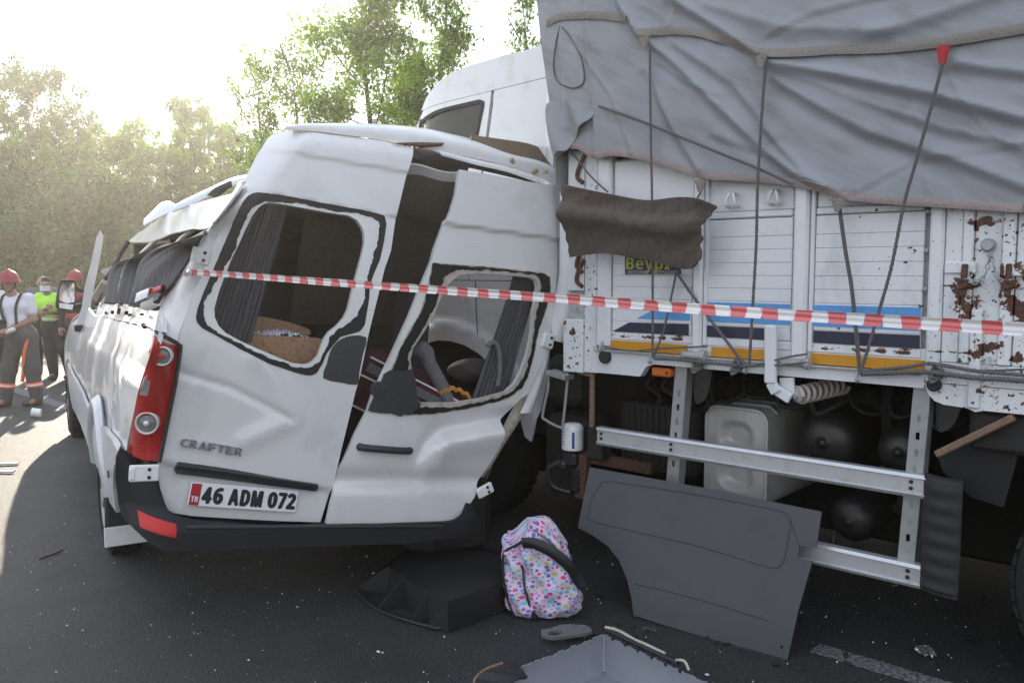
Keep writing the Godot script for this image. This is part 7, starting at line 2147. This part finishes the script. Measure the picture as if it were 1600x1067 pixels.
func people() -> void:
	M.maskcloth = mat(Color(0.5, 0.62, 0.62), 0.85)
	var skin_m := mat(Color(0.36, 0.2, 0.14), 0.55, 0.0, {"scale": 6.0, "tex": noise(50, 0.03, [0.75, 1.0], [0.2, 0.8])})
	var dark_hair := mat(Color(0.03, 0.022, 0.018), 0.8)
	var tee := mat(Color(0.58, 0.57, 0.62), 0.9, 0.0, {"scale": 3.0, "bump": M.soft, "bs": 0.6})
	var bib := mat(Color(0.075, 0.07, 0.07), 0.9, 0.0, {"scale": 3.0, "bump": M.soft, "bs": 0.8})
	var navy := mat(Color(0.022, 0.02, 0.026), 0.9, 0.0, {"scale": 3.0, "bump": M.soft, "bs": 0.6})
	var hiviz := mat(Color(0.42, 0.85, 0.06), 0.7, 0.0, {"scale": 3.0, "bump": M.soft, "bs": 0.6, "back": Color(0.2, 0.4, 0.02)})
	var grey := mat(Color(0.14, 0.14, 0.15), 0.9, 0.0, {"scale": 3.0, "bump": M.soft, "bs": 0.6})
	var redm := mat(Color(0.27, 0.02, 0.03), 0.5)
	var redcloth := mat(Color(0.32, 0.03, 0.04), 0.85)
	var boots := mat(Color(0.06, 0.05, 0.04), 0.7)
	var hi_orange := mat(Color(0.75, 0.14, 0.05), 0.6)
	var pale := mat(Color(0.62, 0.6, 0.55), 0.6)
	# firefighter
	var j := joints({"pelvis": Vector3(-0.03, 0.93, 0), "waist": Vector3(-0.07, 1.1, 0.01), "chest": Vector3(-0.11, 1.30, 0.0), "head": Vector3(-0.155, 1.605, 0.03), "shl": Vector3(0.075, 1.41, -0.03), "shr": Vector3(-0.30, 1.39, 0.02), "ell": Vector3(0.13, 1.13, -0.02), "elr": Vector3(-0.43, 1.15, 0.06), "wrl": Vector3(-0.08, 1.01, 0.2), "wrr": Vector3(-0.36, 0.97, 0.26), "hipl": Vector3(0.06, 0.9, 0), "hipr": Vector3(-0.12, 0.9, 0), "knl": Vector3(0.09, 0.49, 0.0), "knr": Vector3(-0.18, 0.49, 0.08), "anl": Vector3(0.12, 0.09, -0.02), "anr": Vector3(-0.23, 0.09, 0.1), "hdl": Vector3(-0.3, -0.4, 0.1)})
	var ff := person("firefighter in red helmet, white T-shirt and dark trousers with orange bands", Vector3(-6.399, 0, -11.122), -0.1, j, {"skin": skin_m, "shirt": tee, "trousers": bib, "boots": boots, "loose": 0.028, "cover": "helmet", "cover_m": redm, "hyaw": 0.25, "hair": dark_hair, "foot": Vector3(-0.5, 0, 0.85)})
	for s in [-1.0, 1.0]:
		var x: float = -0.11 + 0.105 * s
		part(ff, "brace", MB.new().tube(smooth3(PackedVector3Array([Vector3(-0.07 + 0.075 * s, 1.08, 0.145), Vector3(x, 1.28, 0.135), Vector3(x + 0.01 * s, 1.42, 0.075), Vector3(x, 1.46, 0.0), Vector3(x, 1.38, -0.09), Vector3(-0.07, 1.1, -0.13)]), 5), [0.017], 8), navy)
	for s in ["l", "r"]:
		var a: Vector3 = (j["kn" + s] as Vector3).lerp(j["an" + s], 0.55)
		var d: Vector3 = j["an" + s] - j["kn" + s]
		var rg := part(ff, "orange_band", ring(a, d, 0.093, 0.035), hi_orange)
		part(rg, "pale_stripe", ring(a, d, 0.0965, 0.012), pale)
	part(ff, "orange_stripe", MB.new().tube(smooth3(PackedVector3Array([Vector3(0.11, 0.88, 0.09), Vector3(0.06, 0.68, 0.105), Vector3(0.02, 0.48, 0.07), Vector3(-0.02, 0.32, 0.05)]), 4), [0.022], 8), hi_orange)
	part(ff, "glove", skin([[j.wrl + Vector3(0.05, 0.0, -0.03), j.wrl + Vector3(-0.05, -0.035, 0.025), 0.036, 0.04]], 0.015, 0.02), pale)
	# policeman
	var jp := joints({"pelvis": Vector3(-0.06, 0.90, 0), "waist": Vector3(-0.08, 1.05, 0.02), "chest": Vector3(-0.10, 1.24, 0.0), "head": Vector3(-0.13, 1.53, 0.03), "shl": Vector3(0.08, 1.35, -0.01), "shr": Vector3(-0.27, 1.35, 0.0), "ell": Vector3(0.14, 1.10, 0.06), "elr": Vector3(-0.30, 1.08, 0.06), "wrl": Vector3(-0.06, 1.10, 0.22), "wrr": Vector3(-0.07, 1.16, 0.24), "hipl": Vector3(0.03, 0.87, 0), "hipr": Vector3(-0.14, 0.87, 0), "knl": Vector3(0.10, 0.47, 0.0), "knr": Vector3(-0.11, 0.47, 0.04), "anl": Vector3(0.15, 0.09, -0.04), "anr": Vector3(-0.07, 0.09, 0.03)})
	var po := person("policeman in bright yellow-green shirt, white belt and face mask", Vector3(-7.444, 0, -13.887), 0.1, jp, {"skin": skin_m, "shirt": hiviz, "trousers": navy, "boots": boots, "loose": 0.018, "hair": dark_hair, "mask": true, "hyaw": 0.1})
	part(po, "belt", ring(Vector3(-0.07, 0.985, 0.01), Vector3.UP, 0.148, 0.025), pale)
	for k in 12:
		part(po, "reflective_check", MB.new().box(Vector3(-0.225 + 0.006 * k, 0.68 - 0.045 * k, 0.03), Vector3(0.02, 0.022, 0.05), 0.002), hiviz if k % 2 else pale)
	# the others
	person("bald man in grey shirt half hidden behind the policeman", Vector3(-7.89, 0, -14.32), 0.3, joints({"wrr": Vector3(-0.14, 1.0, 0.06), "elr": Vector3(-0.36, 1.12, -0.1), "wrl": Vector3(0.14, 1.0, 0.06), "elr2": Vector3.ZERO, "head": Vector3(0.0, 1.55, 0.02)}), {"skin": skin_m, "shirt": grey, "trousers": navy, "boots": boots})
	var pr := person("person in red helmet and red and black jacket behind the door mirror", Vector3(-7.023, 0, -13.721), 0.0, joints({}), {"skin": skin_m, "shirt": navy, "trousers": navy, "boots": boots, "long": true, "cover": "helmet", "cover_m": redm, "hair": dark_hair, "hyaw": 0.5})
	part(pr, "red_chest_panel", ring(Vector3(0, 1.36, 0.0), Vector3.UP, 0.155, 0.06), redcloth)
	part(pr, "red_hem_panel", ring(Vector3(0, 1.03, 0.0), Vector3.UP, 0.155, 0.06), redcloth)
	person("person in pale blue cap at the left edge, behind the firefighter", Vector3(-7.549, 0, -12.387), 0.4, joints({}), {"skin": skin_m, "shirt": tee, "trousers": navy, "boots": boots, "cover": "cap", "cover_m": mat(Color(0.4, 0.47, 0.62), 0.8), "hair": dark_hair})
	# barrier tape far back
	var tb := MB.new()
	var q0 := Vector3(-9.842, 0.103, -15.5)
	var q1 := Vector3(-7.697, 0.305, -17)
	for k in 40:
		pass
	tb.grid(func(u: float, w: float) -> Vector3: return q0.lerp(q1, u) + Vector3(0, (w - 0.5) * 0.06 - 0.15 * sin(u * PI) + 0.01 * sin(u * 40.0), 0.01 * sin(u * 60.0 + w)), 60, 3, 0.001)
	solo("barrier_tape", tb, M.tapewhite, "pale barrier tape strung low behind the policeman", "barrier tape")

# ------------------------------------------------------------------ trees
var leaf_mesh: ArrayMesh
func leaf(l: float, w: float) -> ArrayMesh:
	var b := MB.new()
	var p := [Vector3(0, 0, 0), Vector3(-w * 0.5, 0.02 * l, l * 0.4), Vector3(0, -0.06 * l, l * 0.45), Vector3(w * 0.5, 0.02 * l, l * 0.4), Vector3(0, -0.12 * l, l)]
	b.tri(p[0], p[1], p[2], Vector3.UP)
	b.tri(p[1], p[4], p[2], Vector3.UP)
	b.tri(p[0], p[2], p[3], Vector3.UP)
	b.tri(p[2], p[4], p[3], Vector3.UP)
	return b.mesh(M.leaf)

func tree(called: String, label: String, cat: String, at: Vector3, h: float, rad: float, low: float, leaves: int, size: float, col: Color, sd: int, sparse := 0.5, group := "trees and shrubs beyond the road") -> void:
	var r := RandomNumberGenerator.new()
	r.seed = sd
	var t := thing(called, label, cat, Transform3D(Basis(), at), group)
	var wood := MB.new()
	var tr := PackedVector3Array()
	for k in 9:
		var y := h * 0.96 * k / 8.0
		tr.append(Vector3(0.06 * h * 0.1 * sin(k * 1.7 + sd) * k / 4.0, y, 0.05 * h * 0.1 * cos(k * 1.3 + sd) * k / 4.0))
	var r0 := 0.016 * h
	wood.tube(smooth3(tr, 3), [r0, r0 * 0.95, r0 * 0.92, r0 * 0.88, r0 * 0.84, r0 * 0.8, r0 * 0.76, r0 * 0.72, r0 * 0.68, r0 * 0.64, r0 * 0.6, r0 * 0.56, r0 * 0.52, r0 * 0.48, r0 * 0.44, r0 * 0.4, r0 * 0.36, r0 * 0.32, r0 * 0.28, r0 * 0.24, r0 * 0.2, r0 * 0.16, r0 * 0.12, r0 * 0.1, r0 * 0.06], 8)
	var tips: Array = []
	var nl := int(10 + 14 * (1.0 - low / h))
	for k in nl:
		var f := float(k) / (nl - 1)
		var y := lerpf(low, h * 0.97, f)
		var a := k * 2.4 + r.randf_range(-0.4, 0.4)
		var env := rad * sin(clampf(0.25 + 0.75 * (1.0 - f), 0.0, 1.0) * PI * 0.62) * r.randf_range(0.65, 1.15)
		var s := at_len(tr, y / (h * 0.96))
		var e := s + Vector3(cos(a) * env, h * r.randf_range(0.02, 0.12) + env * 0.35, sin(a) * env)
		var m := s.lerp(e, 0.5) + Vector3(0, -0.05 * env, 0)
		wood.tube(smooth3(PackedVector3Array([s, m, e]), 3), [r0 * 0.4 * (1.1 - f), r0 * 0.25 * (1.1 - f), r0 * 0.1], 6)
		for q in 7:
			var u := r.randf_range(0.25, 1.0)
			var b := s.lerp(m, u * 2.0) if u < 0.5 else m.lerp(e, u * 2.0 - 1.0)
			var d := Vector3(r.randfn(), r.randfn() * 0.7 + 0.35, r.randfn()).normalized() * rad * r.randf_range(0.15, 0.42)
			tips.append([b, b + d, r.randf_range(0.5, 1.5)])
			if q < 3:
				wood.tube(PackedVector3Array([b, b + d]), [r0 * 0.08, r0 * 0.03], 4, false)
	tips.append([at_len(tr, 0.85), at_len(tr, 1.0) + Vector3(0, h * 0.05, 0), 1.0])
	tips.append([at_len(tr, 0.9), at_len(tr, 1.0) + Vector3(rad * 0.1, h * 0.03, 0), 1.0])
	part(t, "trunk", wood, M.bark)
	var mm := MultiMesh.new()
	mm.transform_format = MultiMesh.TRANSFORM_3D
	mm.use_colors = true
	mm.mesh = leaf_mesh
	mm.instance_count = leaves
	for k in leaves:
		var c: Array = tips[r.randi() % tips.size()]
		var p: Vector3 = (c[0] as Vector3).lerp(c[1], pow(r.randf(), 0.6) * 1.08) + Vector3(r.randfn(), r.randfn(), r.randfn()) * rad * 0.045 * sparse * 2.0
		var bs := Basis.from_euler(Vector3(r.randf_range(-0.3, 1.3), r.randf() * TAU, r.randf_range(-0.7, 0.7))).scaled(Vector3.ONE * size * r.randf_range(0.65, 1.25))
		mm.set_instance_transform(k, Transform3D(bs, p))
		var v: float = r.randf_range(0.75, 1.25) * float(c[2])
		mm.set_instance_color(k, Color(col.r * v * r.randf_range(0.85, 1.25), col.g * v, col.b * v * r.randf_range(0.7, 1.1)))
	var o := MultiMeshInstance3D.new()
	o.name = "crown"
	o.multimesh = mm
	o.set_meta("kind", "stuff")
	t.add_child(o)

func trees() -> void:
	M.leaf = StandardMaterial3D.new()
	M.leaf.vertex_color_use_as_albedo = true
	M.leaf.roughness = 0.5
	M.leaf.backlight_enabled = true
	M.leaf.backlight = Color(0.9, 0.95, 0.45)
	M.bark = mat(Color(0.08, 0.065, 0.05), 0.9, 0.0, {"scale": 3.0, "bump": M.fine, "bs": 1.0})
	leaf_mesh = leaf(1.0, 0.55)
	var g1 := Color(0.17, 0.29, 0.03)
	var g2 := Color(0.14, 0.26, 0.035)
	var dk := Color(0.07, 0.135, 0.04)
	# young trees behind the truck cab
	tree("young_tree", "slender leafy young tree rising right beside the sun's glare", "tree", Vector3(-2.304, 8.046, -14) * Vector3(1, 0, 1), 6.8, 1.05, 0.7, 17000, 0.092, g1, 101, 1.4)
	tree("young_tree", "slender young tree rising right behind the truck cab's front", "tree", Vector3(-1.151, 8.271, -14.5) * Vector3(1, 0, 1), 7.0, 0.85, 0.7, 15000, 0.092, g1, 102, 1.4)
	tree("young_tree", "young tree whose leafy top just shows over the truck cab roof near the tarpaulin", "tree", Vector3(0.238, 8.495, -15) * Vector3(1, 0, 1), 6.2, 0.7, 1.5, 4000, 0.085, g2, 103, 1.0)
	tree("young_tree", "sparse sapling in the sun's glare above the minibus roof", "tree", Vector3(-3.985, 8.945, -16) * Vector3(1, 0, 1), 5.6, 1.1, 1.0, 4500, 0.09, g1, 104, 0.8)
	tree("young_tree", "thin sapling with loose outstretched twigs left of the minibus rear door", "tree", Vector3(-5.224, 9.844, -18) * Vector3(1, 0, 1), 5.9, 0.95, 1.0, 4000, 0.09, g1, 105, 0.8)
	tree("young_tree", "leafy young tree between the two slender ones, its top lower than theirs", "tree", Vector3(-1.88, 8.72, -15.5) * Vector3(1, 0, 1), 5.3, 0.8, 0.6, 9000, 0.092, g1, 106, 1.3)
	tree("young_tree", "leafy young tree just left of the two slender ones, right above the rear door", "tree", Vector3(-3.359, 9.17, -16.5) * Vector3(1, 0, 1), 5.0, 0.8, 0.6, 8000, 0.092, g1, 107, 1.3)
	# row of bushy trees along the road
	var row := [[10, 40, 7.2, 2.6, "bushy yellow-green tree at the far left, above the firefighter"], [75, 40, 7.6, 2.5, "bushy yellow-green tree above the policeman"], [140, 41, 7.9, 2.5, "bushy yellow-green tree above the open front door"], [205, 40, 7.7, 2.4, "bushy green tree above the front end of the minibus roof"], [262, 39, 7.1, 2.3, "bushy green tree right of the front end of the minibus roof"], [305, 40, 9.3, 1.9, "tall narrow green tree standing in front of the utility pole"], [352, 38, 7.5, 2.3, "bright green tree just left of the rear door's top corner"], [432, 39, 7.6, 2.4, "green tree mostly hidden behind the rear left door's top"]]
	for k in row.size():
		var q: Array = row[k]
		var depth: float = q[1]
		tree("bushy_tree", q[4], "tree", Vector3((float(q[0]) - 800.0) / 1330.0 * depth, 0.0, -depth), q[2], q[3], 0.6, 6500, 0.27, g1 if k % 2 == 0 else g2, 200 + k)
	# dark undergrowth closing the row at the foot
	for k in 10:
		var depth := 36.0 + 0.8 * sin(k * 2.1)
		var px := -20.0 + 46.0 * k
		tree("shrub", ["dense dark shrub at the left edge behind the firefighter's helmet", "dense dark shrub right of the firefighter's helmet", "dense dark shrub behind the policeman's head", "dense dark shrub behind the door mirror", "dense dark shrub behind the pale open door edge", "dense dark shrub right of the pale open door edge", "dense dark shrub behind the front side window", "dense dark shrub behind the middle of the crushed roof", "dense dark shrub hidden behind the rear of the crushed roof", "dense dark shrub hidden behind the rear left door"][k], "shrub", Vector3((px - 800.0) / 1330.0 * depth, 0.0, -depth), 4.6 + 0.6 * sin(k * 1.7), 2.2, 0.15, 3600, 0.3, dk, 300 + k, 0.9)
	# tall trees far behind
	tree("tall_tree", "tall hazy dark tree at the far left behind the shrubs", "tree", Vector3(-22.379, 19.738, -40) * Vector3(1, 0, 1), 10.6, 3.0, 2.5, 9000, 0.2, dk, 401)
	tree("tall_tree", "tall hazy tree right of the tallest one at the far left", "tree", Vector3(-21.466, 20.637, -42) * Vector3(1, 0, 1), 9.2, 2.2, 2.0, 6000, 0.2, dk, 402)
	tree("tall_tree", "tall hazy tree partly cut by the left edge", "tree", Vector3(-26.364, 21.536, -44) * Vector3(1, 0, 1), 11.2, 3.0, 2.5, 7000, 0.2, dk, 403)
	tree("tall_tree", "low hazy tree top over the middle of the shrub row", "tree", Vector3(-21.087, 22.436, -46) * Vector3(1, 0, 1), 8.3, 2.0, 2.0, 5000, 0.2, dk, 404)
	# utility pole
	var up := thing("utility_pole", "distant wooden utility pole with crossarms above the narrow tree", "utility pole", Transform3D(Basis(), Vector3(-21.224, 28.732, -60) * Vector3(1, 0, 1)))
	part(up, "pole", MB.new().tube(P3([-0.16, 0, 0, -0.16, 13.2, 0]), [0.12, 0.09], 8), M.bark)
	part(up, "pole", MB.new().tube(P3([0.16, 0, 0, 0.16, 13.2, 0]), [0.12, 0.09], 8), M.bark)
	part(up, "crossarm", MB.new().bar(Vector3(-0.6, 13.0, 0.1), Vector3(0.6, 13.0, 0.1), 0.12, 0.1), M.bark)
	for x in [-0.5, 0.0, 0.5]:
		part(up, "insulator", MB.new().lathe(P2([0.05, 0, 0.06, 0.1, 0.03, 0.22, 0.0001, 0.24]), Transform3D(Basis(), Vector3(x, 13.06, 0.1)), 8), M.grimy)
